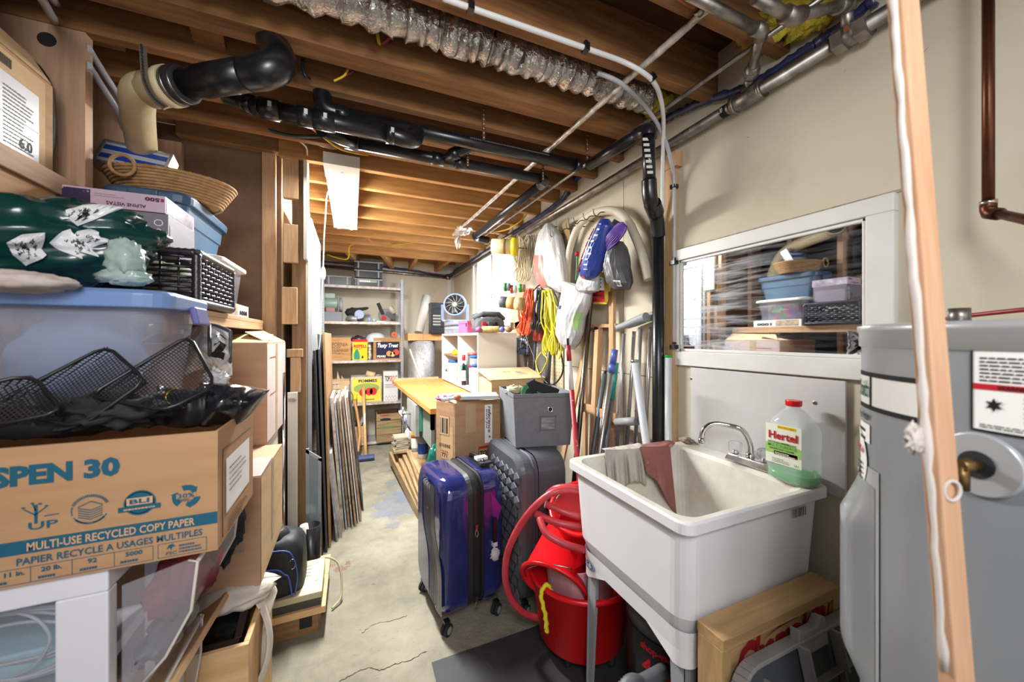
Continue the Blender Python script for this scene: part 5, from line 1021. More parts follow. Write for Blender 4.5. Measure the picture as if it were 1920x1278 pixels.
# bottom shelf
z0_ = ZS[0]+.001
crate('wooden_box', 646, 682, 800, z0_, SF+.0, .25, lumX, 'open pale wooden box behind the axe on the bottom shelf', 'box', None, True)
m = MB(); a = AY(664, 785, SF+.1)
for i in range(4): m.box((a.x-.07+.05*i, SF+.1, z0_+.22+.02*(i % 2)), (.03, .10, .16), (blackm, grayp)[i % 2], RY3(.3*(i-1.5)))
one(m, 'metal_scraps', 'black and grey metal bits standing in the pale wooden box', 'scrap metal')
def art_old(m, o, U, W):
    for i in range(1, 4): m.rquad(o+W*(i/4), U, W*.015, blackm, E)
    m.poly(o, U, W, [(.36+.14*math.cos(2*PI*i/14)*1.6, .80+.05*math.sin(2*PI*i/14)) for i in range(14)], blackm, E*1.4); m.text('BOTTLING', o+U*.1+W*.44, U*.6, W*.12, ink('faded_green', '#6f8a4a'), E*2, .04); m.rquad(o+U*.15+W*.93, U*.35, W*.03, inkr, E*2)
m_t, *_ = crate('weathered_crate', 706, 752, 775, z0_, SF-.06, .33, oldX, 'weathered wooden bottle crate with hand hole on the bottom shelf', 'crate', art_old, True)
# sledgehammer and axe
hh = AZ(686, 858, .035); t = thing('sledgehammer', (hh.x, hh.y, 0), 'sledgehammer with blue head and long pale handle standing on the floor', 'sledgehammer')
m = MB(); m.tube([hh+V((-.085, 0, 0)), hh+V((-.08, 0, 0)), hh+V((.08, 0, 0)), hh+V((.085, 0, 0))], [.025, .034, .034, .025], mat('hammer_blue', '#343f66', .5), 8, smooth=False); m.build('head', t)
m = MB(); tp_ = AY(681, 724, SF-.09); m.tube([hh, hh.lerp(tp_, .5), tp_], [.018, .015, .019], mat('ash_handle', '#c9a068', .5, 0, '#b98c54', 4, (9, 9, 1)), 12); c = hh.lerp(tp_, .45); m.rquad(c+V((-.008, -.018, 0)), (.016, 0, 0), (0, .0, .12), inkw); m.build('handle', t)
hh = AZ(670, 852, .04); t = thing('axe', (hh.x, hh.y, 0), 'axe with yellow tipped wooden handle standing behind the sledgehammer', 'axe')
m = MB(); m.prism([hh+V((.035, -.012, .035)), hh+V((-.02, -.012, .03)), hh+V((-.07, -.004, .0)), hh+V((-.07, -.004, -.038)), hh+V((-.0, -.012, -.036)), hh+V((.035, -.012, -.02))], (0, .024, 0), mat('axe_iron', '#5a544e', .5, .6)); m.build('head', t)
m = MB(); tp_ = AY(667, 738, SF-.07); P = spline([hh, hh.lerp(tp_, .3)+V((.03, 0, 0)), hh.lerp(tp_, .65)+V((.01, 0, 0)), hh.lerp(tp_, .85)+V((-.01, 0, 0)), tp_]); k = int(len(P)*.8); m.tube(P[:k+1], .016, mat('axe_handle', '#a8763f', .5), 12); m.tube(P[k:], .018, ink('axe_yellow', '#d8c21c'), 12); m.build('handle', t)
# ---------------- foil roll, white roll, boards between shelf and cabinet ----------------
rc_ = V((.775, 4.56, 0)); m = MB(); m.lathe([(0, 0), (.158, 0), (.158, 1.285), (.13, 1.29), (0, 1.285)], mat('bubble_foil', '#9d9a98', .5, .5, '#7f7c7a', 60, (1, 1, .5), bump=.7, bscale=120, bdist=.004), TM(rc_), 40); one(m, 'bubble_foil_roll', 'tall silver bubble foil insulation roll standing behind the workbench', 'insulation roll')
m = MB(); m.b2((.595, 4.42, 1.292), (1.12, 4.74, 1.372), crateX)
for x in (.77, .95): m.rquad((x, 4.42, 1.292), (.002, 0, 0), (0, 0, .08), blackm)
one(m, 'wooden_plank_box', 'flat wooden plank box lying on the silver foil roll', 'plank', bevel=.002)
a = V((.70, 4.55, 1.373+.056)); b = AD(800, 556, 4.75); a = AD(785, 618, 4.55); a.z = 1.385; m = MB(); m.tube([a, b], .054, mat('paper_white', '#bdbab4', .7), 26); one(m, 'white_paper_roll', 'white paper roll leaning upright beside the fan', 'paper roll')
a = AD(818, 595, 4.42); t = thing('black_plastic_bin', (a.x, a.y, 1.373), 'black ribbed plastic bin with labels standing behind the fan', 'bin'); m = MB()
for i in range(5): m.b2((a.x-.075, a.y-.05, 1.373+.075*i), (a.x+.085, a.y+.08, 1.373+.075*i+.066), black)
m.b2((a.x-.072, a.y-.047, 1.373), (a.x+.082, a.y+.077, 1.74), black); m.build('bin_body', t, bevel=.003); m = MB()
for i in range(4): m.rquad((a.x-.05, a.y-.052, 1.47+.035*i), (.09, 0, 0), (0, 0, .02), inkg)
m.build('label', t)
m = MB(); m.beam(AD(768, 655, 4.35), AD(790, 712, 4.15), .012, .02, offw); one(m, 'white_trim_strip', 'thin white strip leaning in front of the silver foil roll', 'trim strip')
# ---------------- workbench ----------------
BZ = .88
wb = thing('workbench', (.9, 3.2, 0), 'wooden workbench with worn orange brown top along the right wall', 'workbench')
m = MB(); m.prism([(.45, 2.335, BZ-.035), (1.33, 2.335, BZ-.035), (1.33, 4.05, BZ-.035), (.385, 4.05, BZ-.035)], (0, 0, .035), benchY); m.build('bench_top', wb, bevel=.002)
gw = wood('painted_bench', '#878a84', '#76796f', 'z', knots='#5f625c')
m = MB(); m.b2((.40, 3.98, BZ), (.86, 4.04, BZ+.02), lumX); m.build('back_strip', wb)
m = MB(); m.b2((.475, 2.43, .60), (.50, 4.0, BZ-.036), gw); m.b2((.475, 2.43, .72), (1.3, 2.46, BZ-.036), gw); m.build('apron', wb)
for x, y in ((.50, 2.46), (1.22, 2.46), (.50, 3.85), (1.22, 3.85)): m = MB(); m.b2((x, y, 0), (x+.09, y+.10, BZ-.036), gw); m.build('leg', wb, bevel=.003)
m = MB(); m.b2((.51, 2.57, .215), (1.3, 3.84, .24), lumY); m.b2((.49, 2.50, .16), (.51, 3.95, .245), lumY); m.build('lower_shelf', wb)
vs = thing('bench_vise', (.42, 3.0, .5), 'grey wooden vise with chrome handle on the workbench front', 'vise')
m = MB(); m.b2((.425, 2.76, .60), (.455, 3.22, BZ-.045), mat('vise_grey', '#9b9d9a', .5, 0, '#85877f', 8)); m.b2((.456, 2.74, .64), (.474, 2.80, BZ-.05), mat('vise_green', '#2f7f6a', .5)); m.build('jaw', vs, bevel=.003)
m = MB(); m.cyl((.425, 3.02, .73), (.36, 3.02, .73), .014, chrome, 12); m.cyl((.37, 3.02, .78), (.37, 3.02, .64), .007, chrome, 10); m.cyl((.37, 2.98, .73), (.37, 3.06, .73), .007, chrome, 10); m.build('screw_handle', vs)
# under the bench
def jar(name, c, r, h_, mt, cap, label, cat='jar', ch=.02, lab=None, cr_=1.02):
    t = thing(name, c, label, cat); c = V(c); m = MB(); m.lathe([(0, 0), (r*.95, 0), (r, .005), (r, h_-ch), (0, h_-ch)], mt, TM(c), 20)
    m.build('container_body', t)
    if lab: m = MB(); m.lathe([(r+.0008, h_*.2), (r+.0008, h_*.68)], lab, TM(c), 20); m.build('label', t)
    m = MB(); m.lathe([(0, h_-ch+.0005), (r*cr_, h_-ch+.0005), (r*cr_, h_), (0, h_)], cap, TM(c), 20); m.build('cap', t); return t
zz = .241
c = AZ(793, 857, zz); jar('plaster_tub', (c.x, c.y, zz), .045, .20, whitep, grayp, 'white tub with blue label nearest the green bag under the bench', 'tub', .06, blu)
c = AZ(779, 845, zz); jar('filler_tub', (c.x, c.y, zz), .04, .19, grayp, ink('orange_cap', '#d07a28'), 'grey tub with orange top under the bench', 'tub', .06, whitep)
m = MB(); c = AZ(767, 838, zz); m.blob((c.x, c.y, zz+.085), (.10, .10, .19), bagw, .3, 3, 6); one(m, 'tied_white_bag', 'small tied white plastic bag on the lower bench shelf', 'bag')
m = MB(); c = AD(766, 790, 3.25); m.blob(c, (.07, .09, .24), mat('printed_bag', '#3b4f9a', .3, 0, '#d3d6de', 22, col3='#c2452c', scale3=18, ramp3=(.6, .64)), .3, 3, 8, R=RY3(-.6)); one(m, 'printed_blue_bag', 'crumpled blue printed bag hanging below the vise', 'bag')
m = MB()
for i in range(7): m.box((.43+.002*(i % 3), 3.72, .262+.018*i), (.13, .16, .014), mat('old_paper', '#a79c88', .9, 0, '#8f8470', 12), Rz(.1*(i % 3)))
one(m, 'paper_stack', 'stack of yellowed papers on boards beyond the white bag', 'papers')
for k in range(4):
    m = MB(); m.beam((.36+.045*k, 3.95, .12+.035*k), (.455+.008*k, 2.75-.1*k, .03+.04*k), .03, .09, oldY); one(m, 'lumber_board', ('outermost', 'second', 'third', 'innermost')[k]+' of the old boards lying on edge along the foot of the workbench', 'board', bevel=.002)
m = MB(); m.b2((.36, 3.62, .235), (.50, 3.85, .255), oldX); one(m, 'paper_shelf_board', 'short old board under the yellowed papers', 'board')
m = MB(); m.blob(V((.50, 2.395, .33)), (.15, .07, .62), mat('green_tote', '#0f5f50', .4, 0, '#147060', 4, bump=.3, bscale=9, bdist=.01), .25, 3, 5); one(m, 'green_bag', 'dark green bag with yellow print beside the tall carton', 'bag')
# ---------------- white cubby cabinet on the bench ----------------
X0, X1, Y0, Y1, Z0, Z1 = .875, 1.195, 2.67, 3.90, BZ+.012, 1.365
cb = thing('cubby_cabinet', ((X0+X1)/2, (Y0+Y1)/2, BZ), 'white open shelf cabinet lying along the back of the workbench', 'cabinet')
m = MB(); T = .018
m.b2((X0, Y0, Z0), (X1, Y0+T, Z1), whitel); m.b2((X0, Y1-T, Z0), (X1, Y1, Z1), whitel); m.b2((X0, Y0+T, Z1-T), (X1, Y1-T, Z1), whitel); m.b2((X0, Y0+T, Z0), (X1, Y1-T, Z0+T), whitel); m.b2((X1-.006, Y0+T, Z0+T), (X1, Y1-T, Z1-T), whitel); m.build('carcass', cb)
m = MB(); m.b2((X0+.02, Y0+.01, BZ), (X1, Y0+.03, Z0), benchY); m.b2((X0+.02, Y1-.03, BZ), (X1, Y1-.01, Z0), benchY); m.build('base_block', cb)
for yd in (3.24, ): m = MB(); m.b2((X0+.001, yd, Z0+T), (X1-.006, yd+T, Z1-T), whitel); m.build('divider', cb)
m = MB(); m.b2((X0+.02, 3.258, 1.145), (X1-.006, Y1-T, 1.16), mat('brown_shelf', '#8a6a52', .6)); m.build('inner_shelf', cb)
zc = Z0+T+.001
jars = [('plastic_cup', 2.87, .915, .032, .20, clearm, blu, 'clear plastic cup nearest the cabinet side panel', 'cup', whitep), ('plastic_cup', 2.96, .925, .034, .19, clearm, inkr, 'clear cup with red marking beside the first cup', 'cup', None),
        ('paint_can', 2.98, 1.02, .045, .24, dgray, ink('teal_cap', '#2f8a5a'), 'dark can with green lid in the cabinet', 'can', None), ('blue_lid_jar', 3.10, .99, .045, .26, clearm, blu, 'jar with blue lid behind the cups', 'jar', None),
        ('syrup_bottle', 3.15, .900, .020, .19, mat('brown_glass', '#2a1712', .15), inkk, 'slim dark brown bottle with white label in the cabinet', 'bottle', inkw), ('glue_bottle', 3.20, .915, .026, .26, white, redp, 'white glue bottle with red cap in the cabinet', 'bottle', ink('lab_green', '#2f8f74')),
        ('black_can', 3.17, 1.0, .055, .28, dgray, mat('red_lid', '#a8413a', .4), 'large black can with wide red lid at the back of the cabinet', 'can', None), ('plaster_jar', 3.62, .93, .05, .19, white, blu, 'white tub with blue band in the far half of the cabinet', 'tub', inkw), ('small_glass_jar', 3.77, .92, .035, .09, clearm, steel, 'small glass jar in the far half of the cabinet', 'jar', None)]
for nme, y, x, r, h_, mt, cp_, lab, cat, lb_ in jars: jar(nme, (x, y, zc), r, h_, mt, cp_, lab, cat, .05 if 'bottle' in nme else .022, lb_, .55 if 'bottle' in nme else 1.04)
m = MB(); m.box((.93, 3.55, 1.18), (.05, .08, .036), ink('tape_yellow', '#d8c21c')); one(m, 'tape_measure', 'yellow tape measure on the brown inner shelf', 'tape measure', bevel=.006)
jar('small_pot', (.94, 3.72, 1.161), .03, .05, grayp, whitep, 'small grey pot on the brown inner shelf', 'pot')
# on top of the cabinet
ZT = Z1+.001
og = thing('parts_organiser', (1.04, 3.70, ZT), 'stack of clear and blue grey parts organisers under the fan', 'organiser')
for i, (mt, h_) in enumerate(((clearm, .055), (mat('blue_grey_lid', '#8e99b5', .4), .03), (clearm, .045))): m = MB(); m.b2((.90, 3.48, ZT+.045*i), (1.18, 3.88, ZT+.045*i+h_*.8), mt); m.build('organiser_tray', og, bevel=.003)
fz_ = ZT+.127
fc = AD(853, 571, 3.83); fn = thing('desk_fan', (fc.x, fc.y, fz_), 'round blue grey desk fan with black grille on top of the cabinet', 'fan')
bg = mat('fan_blue_grey', '#6e7896', .4); ax_ = V((-.42, -.88, .12)).normalized(); R = V((0, 0, 1)).rotation_difference(ax_).to_matrix(); M_ = TM(fc, R)
m = MB(); m.lathe([(.10, -.05), (.118, -.03), (.122, .0), (.118, .018), (.104, .022), (.100, .01), (.098, -.04)], bg, M_, 40); m.lathe([(0, -.045), (.098, -.045)], blackm, M_, 30); m.build('ring_housing', fn)
m = MB()
for i in range(36):
    a = 2*PI*i/36; m.tube([M_ @ V((.024*math.cos(a), .024*math.sin(a), .022)), M_ @ V((.062*math.cos(a+.25), .062*math.sin(a+.25), .022)), M_ @ V((.103*math.cos(a+.42), .103*math.sin(a+.42), .014))], .0014, blackm if i % 3 else offw, 4)
m.build('grille', fn)
m = MB(); m.lathe([(0, .028), (.024, .026), (.026, .02)], grayp, M_, 20); m.build('hub_badge', fn)
for i in range(3): a = 2*PI*i/3; m = MB(); m.add([M_ @ V((.02*math.cos(a), .02*math.sin(a), -.01)), M_ @ V((.09*math.cos(a-.4), .09*math.sin(a-.4), -.02)), M_ @ V((.09*math.cos(a+.5), .09*math.sin(a+.5), .0))], [(0, 1, 2)], dgray); m.build('blade', fn, solid=.002)
sd = V((.9, -.42, 0)).normalized(); m = MB(); m.b2((fc.x-.09, fc.y-.06, fz_), (fc.x+.10, fc.y+.09, fz_+.018), bg)
for s in (-1, 1): m.beam(fc+sd*.128*s+V((0, 0, -.165)), fc+sd*.128*s, .02, .03, bg)
m.beam(fc+sd*-.13+V((0, 0, -.165)), fc+sd*.13+V((0, 0, -.165)), .03, .02, bg); m.build('stand', fn, bevel=.003)
a = AD(877, 615, 3.25); t = thing('pink_box', (a.x, a.y, ZT), 'small pink metal box with clasp on the cabinet top', 'box'); m = MB(); m.box((a.x, a.y, ZT+.04), (.11, .12, .08), mat('pink', '#c9527f', .4), Rz(.4)); m.build('box_body', t, bevel=.003); m = MB(); m.box((a.x, a.y, ZT+.0945), (.114, .124, .026), mat('pink', '#c9527f', .4), Rz(.4)); m.build('lid', t, bevel=.003); m = MB(); m.box((a.x-.03, a.y-.065, ZT+.07), (.016, .008, .03), blackm, Rz(.4)); m.build('clasp', t)
a = AD(914, 604, 3.05); t = thing('tool_bag', (a.x, a.y, ZT), 'grey open top tool bag with red trim on the cabinet top', 'tool bag'); tb_ = mat('canvas_grey', '#4d5052', .9, 0, '#3e4143', 12, bump=.3, bscale=40)
m = MB(); m.blob((a.x, a.y, ZT+.062), (.25, .20, .13), tb_, .15, 2.5, 3, sq=.6); m.tube([(a.x-.12, a.y, ZT+.12), (a.x-.05, a.y-.05, ZT+.155), (a.x+.08, a.y-.05, ZT+.155), (a.x+.14, a.y, ZT+.12)], .02, tb_, 10); m.tube([(a.x-.12, a.y, ZT+.13), (a.x-.05, a.y+.05, ZT+.15), (a.x+.08, a.y+.05, ZT+.15), (a.x+.14, a.y, ZT+.12)], .02, tb_, 10); m.build('bag_body', t)
for s in (-.05, .0, .05): m = MB(); m.box((a.x+s-.02, a.y-.11, ZT+.06), (.03, .02, .05), (inkr, tb_, inkk)[int((s+.05)*20)], Rz(.2)); m.build('pocket', t)
a = AD(920, 617, 2.80); m = MB(); m.tube([a+V((-.06, .03, 0)), a+V((-.055, .028, 0)), a+V((.055, -.028, 0)), a+V((.06, -.03, 0))], [.02, .024, .024, .02], mat('twine', '#b3a26a', .9, 0, '#8f7f4c', 60, bump=.6, bscale=120), 16); a.z = 0; one(m, 'twine_spool', 'spool of straw coloured twine lying on the front of the cabinet top', 'spool')
for k, (px, c, lab) in enumerate(((898, '#4a4fa0', 'small blue and red ribbon roll left of the twine spool'), (941, '#5a5f9c', 'small blue spool right of the twine'), (954, '#7a5a44', 'small brown twine ball at the cabinet corner'))):
    a = AD(px, 616, 2.79); m = MB(); m.blob((a.x, a.y, ZT+.022), (.05, .05, .044), mat('ribbon_'+c[1:], c, .6, 0, '#b04040' if k == 0 else None, 9), .1); one(m, 'small_spool', lab, 'spool')
# carton on the bench
cx0, cx1, cy0, cy1 = .87, 1.27, 2.36, 2.63
m = MB(); t = thing('flat_carton', (1.05, 2.5, BZ), 'light brown carton lying on the near end of the workbench', 'cardboard box'); m.prism([(cx0, cy0, BZ+.001), (cx1, cy0, BZ+.001), (cx1, cy1, BZ+.001), (cx0, cy1, BZ+.001)], (0, 0, .155), cardl); m.build('carton_body', t, bevel=.002)
m = MB(); o = V((cx0-.02, cy0-.01, BZ+.158)); m.prism([o, o+V((.43, 0, .0)), o+V((.43, .29, .055)), o+V((0, .29, .055))], (0, 0, .003), cardl); U = V((.43, 0, 0)); W_ = V((0, .29, .055)); m.text('KEEP DRY', o+U*.38+W_*.55+V((0, 0, .003)), U*.16, W_*.07, inkk, .002); m.lines(o+U*.6+W_*.35+V((0, 0, .003)), U*.2, W_*.3, 3, inkk, .3, .002); m.build('flap', t)
# on the tall carton
ct = tbx; tz2 = .963
m = MB(); a = AZ(836, 752, tz2); m.blob((a.x, a.y, tz2+.022), (.11, .09, .04), mat('pink_white_wrap', '#d3337a', .4, 0, '#efe9ec', 12, ramp=(.45, .5)), .4, 3, 3); one(m, 'pink_gloves', 'pink and white gloves on top of the tall carton', 'gloves')
m = MB(); a = AZ(858, 748, tz2+.01); m.blob(a+V((0, 0, .01)), (.05, .03, .03), inko, .2); one(m, 'orange_tip', 'small orange plastic piece beside the pink gloves', 'plastic piece')
m = MB(); a = AZ(890, 748, tz2+.004); m.box(a+V((.02, .04, .012)), (.26, .14, .02), mat('pale_grey_box', '#b9bbbd', .4), Rz(-.25)); one(m, 'flat_grey_box', 'pale grey flat box lying on the tall carton', 'box', bevel=.002)
# ---------------- things hanging on and leaning against the right wall ----------------
# pegboard
pgm = mat('pegboard', '#b8a98a', .8, 0, '#ab9c7d', 5)
m = MB(); PY0, PY1 = AX(1056, 640, WX-.01).y, AX(960, 640, WX-.01).y
m.b2((WX-.012, PY0, .95), (WX-.004, PY1, 1.62), pgm); y = PY0+.02
while y < PY1:
    z = .97
    while z < 1.60: m.rquad((WX-.012, y, z), (0, -.006, 0), (0, 0, .006), blackm, .0006); z += .026
    y += .034
t = m; one(m, 'pegboard', 'pale pegboard fixed to the wall beside the workbench', 'pegboard')
m = MB(); a = AX(1052, 430, 1.33); b = AX(1072, 430, 1.33); zt = AX(1062, 415, 1.33).z; zb_ = AX(1062, 475, 1.33).z
m.prism([(1.335, a.y, zb_), (1.335, b.y, zb_), (1.30, b.y, zt), (1.335, a.y, zt)], (.006, 0, 0), mat('pegboard_dark', '#8a7350', .8)); 
for i in range(3):
    for j in range(6): m.rquad(V((1.334, a.y+(b.y-a.y)*(.25+.2*i), zb_+(zt-zb_)*(.1+.13*j))), (0, -.005, 0), (0, 0, .005), blackm, .0006)
one(m, 'pegboard_scrap', 'small brown pegboard scrap hanging above the white bag', 'pegboard')
# hooks
hk = mat('wire_hook', '#5c5146', .4, .8)
for k, (px, py) in enumerate(((1045, 425), (1066, 440), (1083, 430), (1098, 425), (1113, 415), (1132, 407), (1152, 400), (955, 440), (990, 430), (1066, 475))):
    a = AX(px, py, WX-.002); m = MB(); m.tube(spline([a, a+V((-.09, 0, -.005)), a+V((-.12, 0, -.03)), a+V((-.14, 0, -.02)), a+V((-.145, 0, .005))]), .003, hk, 6); one(m, 'wall_hook', 'bent wire hook on the right wall between the hanging bags and hose', 'hook', 'wire hooks among the hanging things on the right wall')
# flexible tan hose
th = mat('ribbed_tan_hose', '#cdc5b2', .6, 0, '#bdb5a0', 4)
P = spline(RX([(1066, 555), (1064, 524), (1067, 475), (1080, 432), (1100, 408), (1126, 396), (1153, 396), (1175, 412), (1190, 440), (1205, 480), (1216, 524)], 1.315), 24)
m = MB(); m.tube(P, [.022+.0016*(i % 2) for i in range(len(P))], th, 12); one(m, 'ribbed_hose', 'ribbed tan hose arched over nails on the right wall', 'hose')
# bags
def hangbag(name, outline, X, dep, mt, label, cat='bag', seed=0, art=None, fold=.35, nu=44, nv=46):
    # outline: rows (py, pxleft, pxright) from top to bottom; full bag with depth
    rows = [(py, AX(a, py, X), AX(b, py, X)) for py, a, b in outline]
    def at(v):
        k = v*(len(rows)-1); i = min(int(k), len(rows)-2); f = k-i; return rows[i][1].lerp(rows[i+1][1], f), rows[i][2].lerp(rows[i+1][2], f)
    def g(u, v):
        L, R = at(v); a = 2*PI*u; c = (L+R)/2; h = (R-L)/2; fat = dep*math.sin(PI*min(1, v*.85+.08))**.8*.5
        n1 = abs(noise.noise(V((math.cos(a)*3.2, math.sin(a)*3.2, v*2.2+seed)))); n2 = abs(noise.noise(V((math.cos(a)*7+v*2, math.sin(a)*7, v*4+seed)))); k = 1-.16*n1*fold*2; n = (.5*n1+.32*n2-.2)*fold*2.4
        return c+h*math.cos(a)*k+V((-1, 0, 0))*fat*math.sin(a)*(k+n)
    m = MB(); m.grid(g, nu*2, nv, mt)
    if art: art(m, lambda u, v: g(u, v)+V((-.004, 0, 0)))
    return one(m, name, label, cat)
pinkpatch = mat('bag_red_print', '#cf6f66', .4)
def art1(m, g): m.grid(lambda u, v: g(.10+.17*u*-1+.30, .45+.42*v), 8, 8, pinkpatch)
hangbag('white_shopping_bag', [(418, 1028, 1032), (440, 1014, 1050), (470, 1008, 1056), (510, 1006, 1062), (535, 1012, 1064), (548, 1030, 1058)], 1.28, .16, bagw, 'white plastic bag with pale red patch hanging from a hook', seed=1, art=art1)
clr = mat('clear_bag', '#e8eaf0', .15, 0, alpha=.45, bump=.8, bscale=25, bdist=.01)
hangbag('clear_plastic_bag', [(470, 944, 960), (500, 938, 972), (540, 934, 970), (562, 940, 962)], 1.26, .10, clr, 'clear plastic bag hanging in front of the far window', seed=4)
def art2(m, g):
    gc = ink('bag_green', '#9cc27a')
    m.grid(lambda u, v: g(.50-.12*u, .42+.16*v), 6, 6, gc); m.grid(lambda u, v: g(.10-.10*u, .42+.20*v), 6, 6, gc)
    m.text('R', None, None, None, ink('bag_blue', '#33417a'), fn=lambda x, y: g(.40-.05*x, .35-.06*y)); m.text('SAIL', None, None, None, ink('bag_blue', '#33417a'), fn=lambda x, y: g(.36-.08*x, .39-.04*y))
hangbag('white_carrier_bag', [(528, 1058, 1064), (540, 1056, 1112), (570, 1054, 1104), (600, 1048, 1092), (625, 1046, 1090), (645, 1055, 1082), (655, 1064, 1074)], 1.24, .14, bagw, 'white carrier bag with green print hanging below the blue bag', seed=7, art=art2)
def blueart(m, g):
    m.grid(lambda u, v: g(.40-.2*u, .84+.14*v), 6, 4, mat('salt_red', '#b8343c', .35)); m.grid(lambda u, v: g(.33-.05*u, .2+.35*v), 4, 4, mat('salt_lightblue', '#6f9ad6', .35))
    for k in range(4): m.tube([g(.36+.04*math.sin(i*1.1+k), .22+.13*k+.012*i)+V((-.003, 0, 0)) for i in range(11)], .004, inkr, 6)
    for k in range(9): m.grid(lambda u, v, k=k: g(.24-.06*u-.01*(k % 3), .15+.065*k+.02*v)+V((-.002, 0, 0)), 3, 1, inkw)
hangbag('blue_salt_bag', [(410, 1130, 1140), (422, 1126, 1146), (450, 1114, 1140), (480, 1102, 1132), (505, 1093, 1124), (518, 1092, 1116), (524, 1098, 1108)], 1.19, .12, mat('salt_blue', '#2c3f8f', .3, 0, '#33499e', 6, bump=.3, bscale=12, bdist=.006), 'bright blue printed plastic bag hanging from a hook', seed=2, art=blueart, fold=.2)
hangbag('grey_white_bag', [(505, 1090, 1122), (525, 1084, 1124), (545, 1080, 1122), (549, 1084, 1112)], 1.22, .08, mat('crumple_grey', '#b9b7b6', .35, 0, '#6e6d6f', 12, bump=.4), 'crumpled grey and white wrap under the blue bag', seed=5)
gyw = mat('grey_wrapped', '#5b5a5c', .35, 0, '#3c3c40', 9, bump=.5, bscale=30, bdist=.005)
def artg(m, g):
    m.grid(lambda u, v: g(.20-.08*u, .72+.17*v), 4, 4, inkw)
    for i in range(5): m.grid(lambda u, v, i=i: g(.195-.07*(i+u*.6)/5, .74+.12*v)+V((-.002, 0, 0)), 1, 2, inkk)
hangbag('grey_wrapped_pack', [(452, 1158, 1164), (468, 1146, 1170), (500, 1138, 1176), (530, 1142, 1182), (543, 1152, 1180)], 1.24, .13, gyw, 'dark grey plastic wrapped pack hanging beside the purple rope', 'package', 3, artg, .25)
hangbag('red_yellow_sack', [(488, 1128, 1134), (505, 1120, 1138), (530, 1112, 1140), (560, 1108, 1140), (570, 1112, 1138)], 1.30, .06, mat('sack_yellow', '#dcb93a', .4), 'yellow sack with red warning panel hanging under the blue bag', 'sack', 6,
        lambda m, g: (m.grid(lambda u, v: g(.42-.34*u, .62+.28*v), 8, 4, inkr), m.grid(lambda u, v: g(.42-.34*u, .40+.22*v), 8, 4, inkw), [m.grid(lambda u, v, i=i: g(.38-.25*u, .43+.065*i+.02*v)+V((-.002, 0, 0)), 5, 1, inkk) for i in range(7)]), .1)
# cord hanks
def hank(name, top, bot, wpx, X, r, n, mt, label, seed, cat='cord', spread=1.0, taper=.35, loops=()):
    rr = random.Random(seed); A = AX(*top, X); B = AX(*bot, X); t = thing(name, (A+B)/2, label, cat); ax = (B-A); L = ax.length
    side = AX(top[0]+wpx/2, (top[1]+bot[1])/2, X)-AX(top[0]-wpx/2, (top[1]+bot[1])/2, X)
    pts = []
    for i in range(n):
        o1 = (rr.random()-.5); o2 = o1+rr.uniform(-.25, .25); d1 = rr.uniform(-.03, .03); e0 = rr.uniform(0, .03)*L; e1 = rr.uniform(0, .09)*L
        a = A+side*o1*taper+ax.normalized()*e0+V((-d1-.02, 0, 0)); b = B+side*o2*.7-ax.normalized()*e1+V((d1*.6-.02, 0, 0)); mid = A.lerp(B, .5)+side*(o1*.9)+V((-.02-d1*1.4, 0, 0))
        mid2 = A.lerp(B, .8)+side*o2*.95+V((-.02+d1, 0, 0))
        pts += [a, A.lerp(B, .2)+side*o1*.75+V((-.02-d1, 0, 0)), mid, mid2, b, A.lerp(B, .8)+side*(o2*.8+.12)+V((-.02+d1*.7, 0, 0)), A.lerp(B, .4)+side*(o1*.8+.1)+V((-.02+d1, 0, 0))]
    m = MB(); m.tube(spline(pts, 5), r, mt, 6); m.build('coil', t)
    for lp in loops: m = MB(); m.tube(spline([AX(p[0], p[1], X-.02) for p in lp], 6), r, mt, 6); m.build('loose_loop', t)
    return t
orc = mat('orange_cord', '#c9502e', .4); ylc = mat('yellow_cord', '#c2b51f', .4); bkc = mat('black_cord', '#1d1f22', .4); bgc = mat('beige_rope', '#a89a7c', .85)
hank('orange_cord_hank', (1003, 540), (990, 632), 30, 1.24, .0056, 13, orc, 'hank of orange extension cord hanging from the wall hooks', 11)
hank('black_cord_hank', (1020, 540), (1012, 624), 22, 1.25, .0056, 9, bkc, 'hank of black cord hanging between the orange and yellow cords', 12, loops=[[(998, 548), (1012, 534), (1030, 538), (1044, 560), (1050, 600), (1048, 640), (1056, 690), (1045, 715), (1032, 722)], [(982, 610), (990, 640), (1000, 665), (1012, 700), (1028, 720)]])
hank('yellow_cord_hank', (1034, 542), (1042, 668), 34, 1.23, .0050, 15, ylc, 'long hank of yellow cord hanging in loose loops', 13, loops=[[(1030, 600), (1020, 630), (1018, 660), (1026, 675), (1012, 700), (1005, 678), (1015, 660)], [(1045, 600), (1052, 650), (1048, 672), (1040, 660)]])
hank('beige_rope_hank', (986, 440), (982, 530), 34, 1.25, .0045, 15, bgc, 'hank of beige rope hanging beside the far window', 14, 'rope', taper=.5)
hank('thin_rope_hank', (1006, 440), (1000, 505), 12, 1.28, .004, 6, mat('grey_rope', '#8d887c', .8), 'thin grey rope hank between the beige rope and white bag', 15, 'rope')
t = thing('purple_rope_hank', AX(1152, 443, 1.20), 'bundle of purple rope hanging beside the blue bag', 'rope'); A = AX(1170, 422, 1.20); B = AX(1134, 466, 1.20); sd_ = AX(1160, 452, 1.20)-AX(1146, 436, 1.20); m = MB(); pts = []
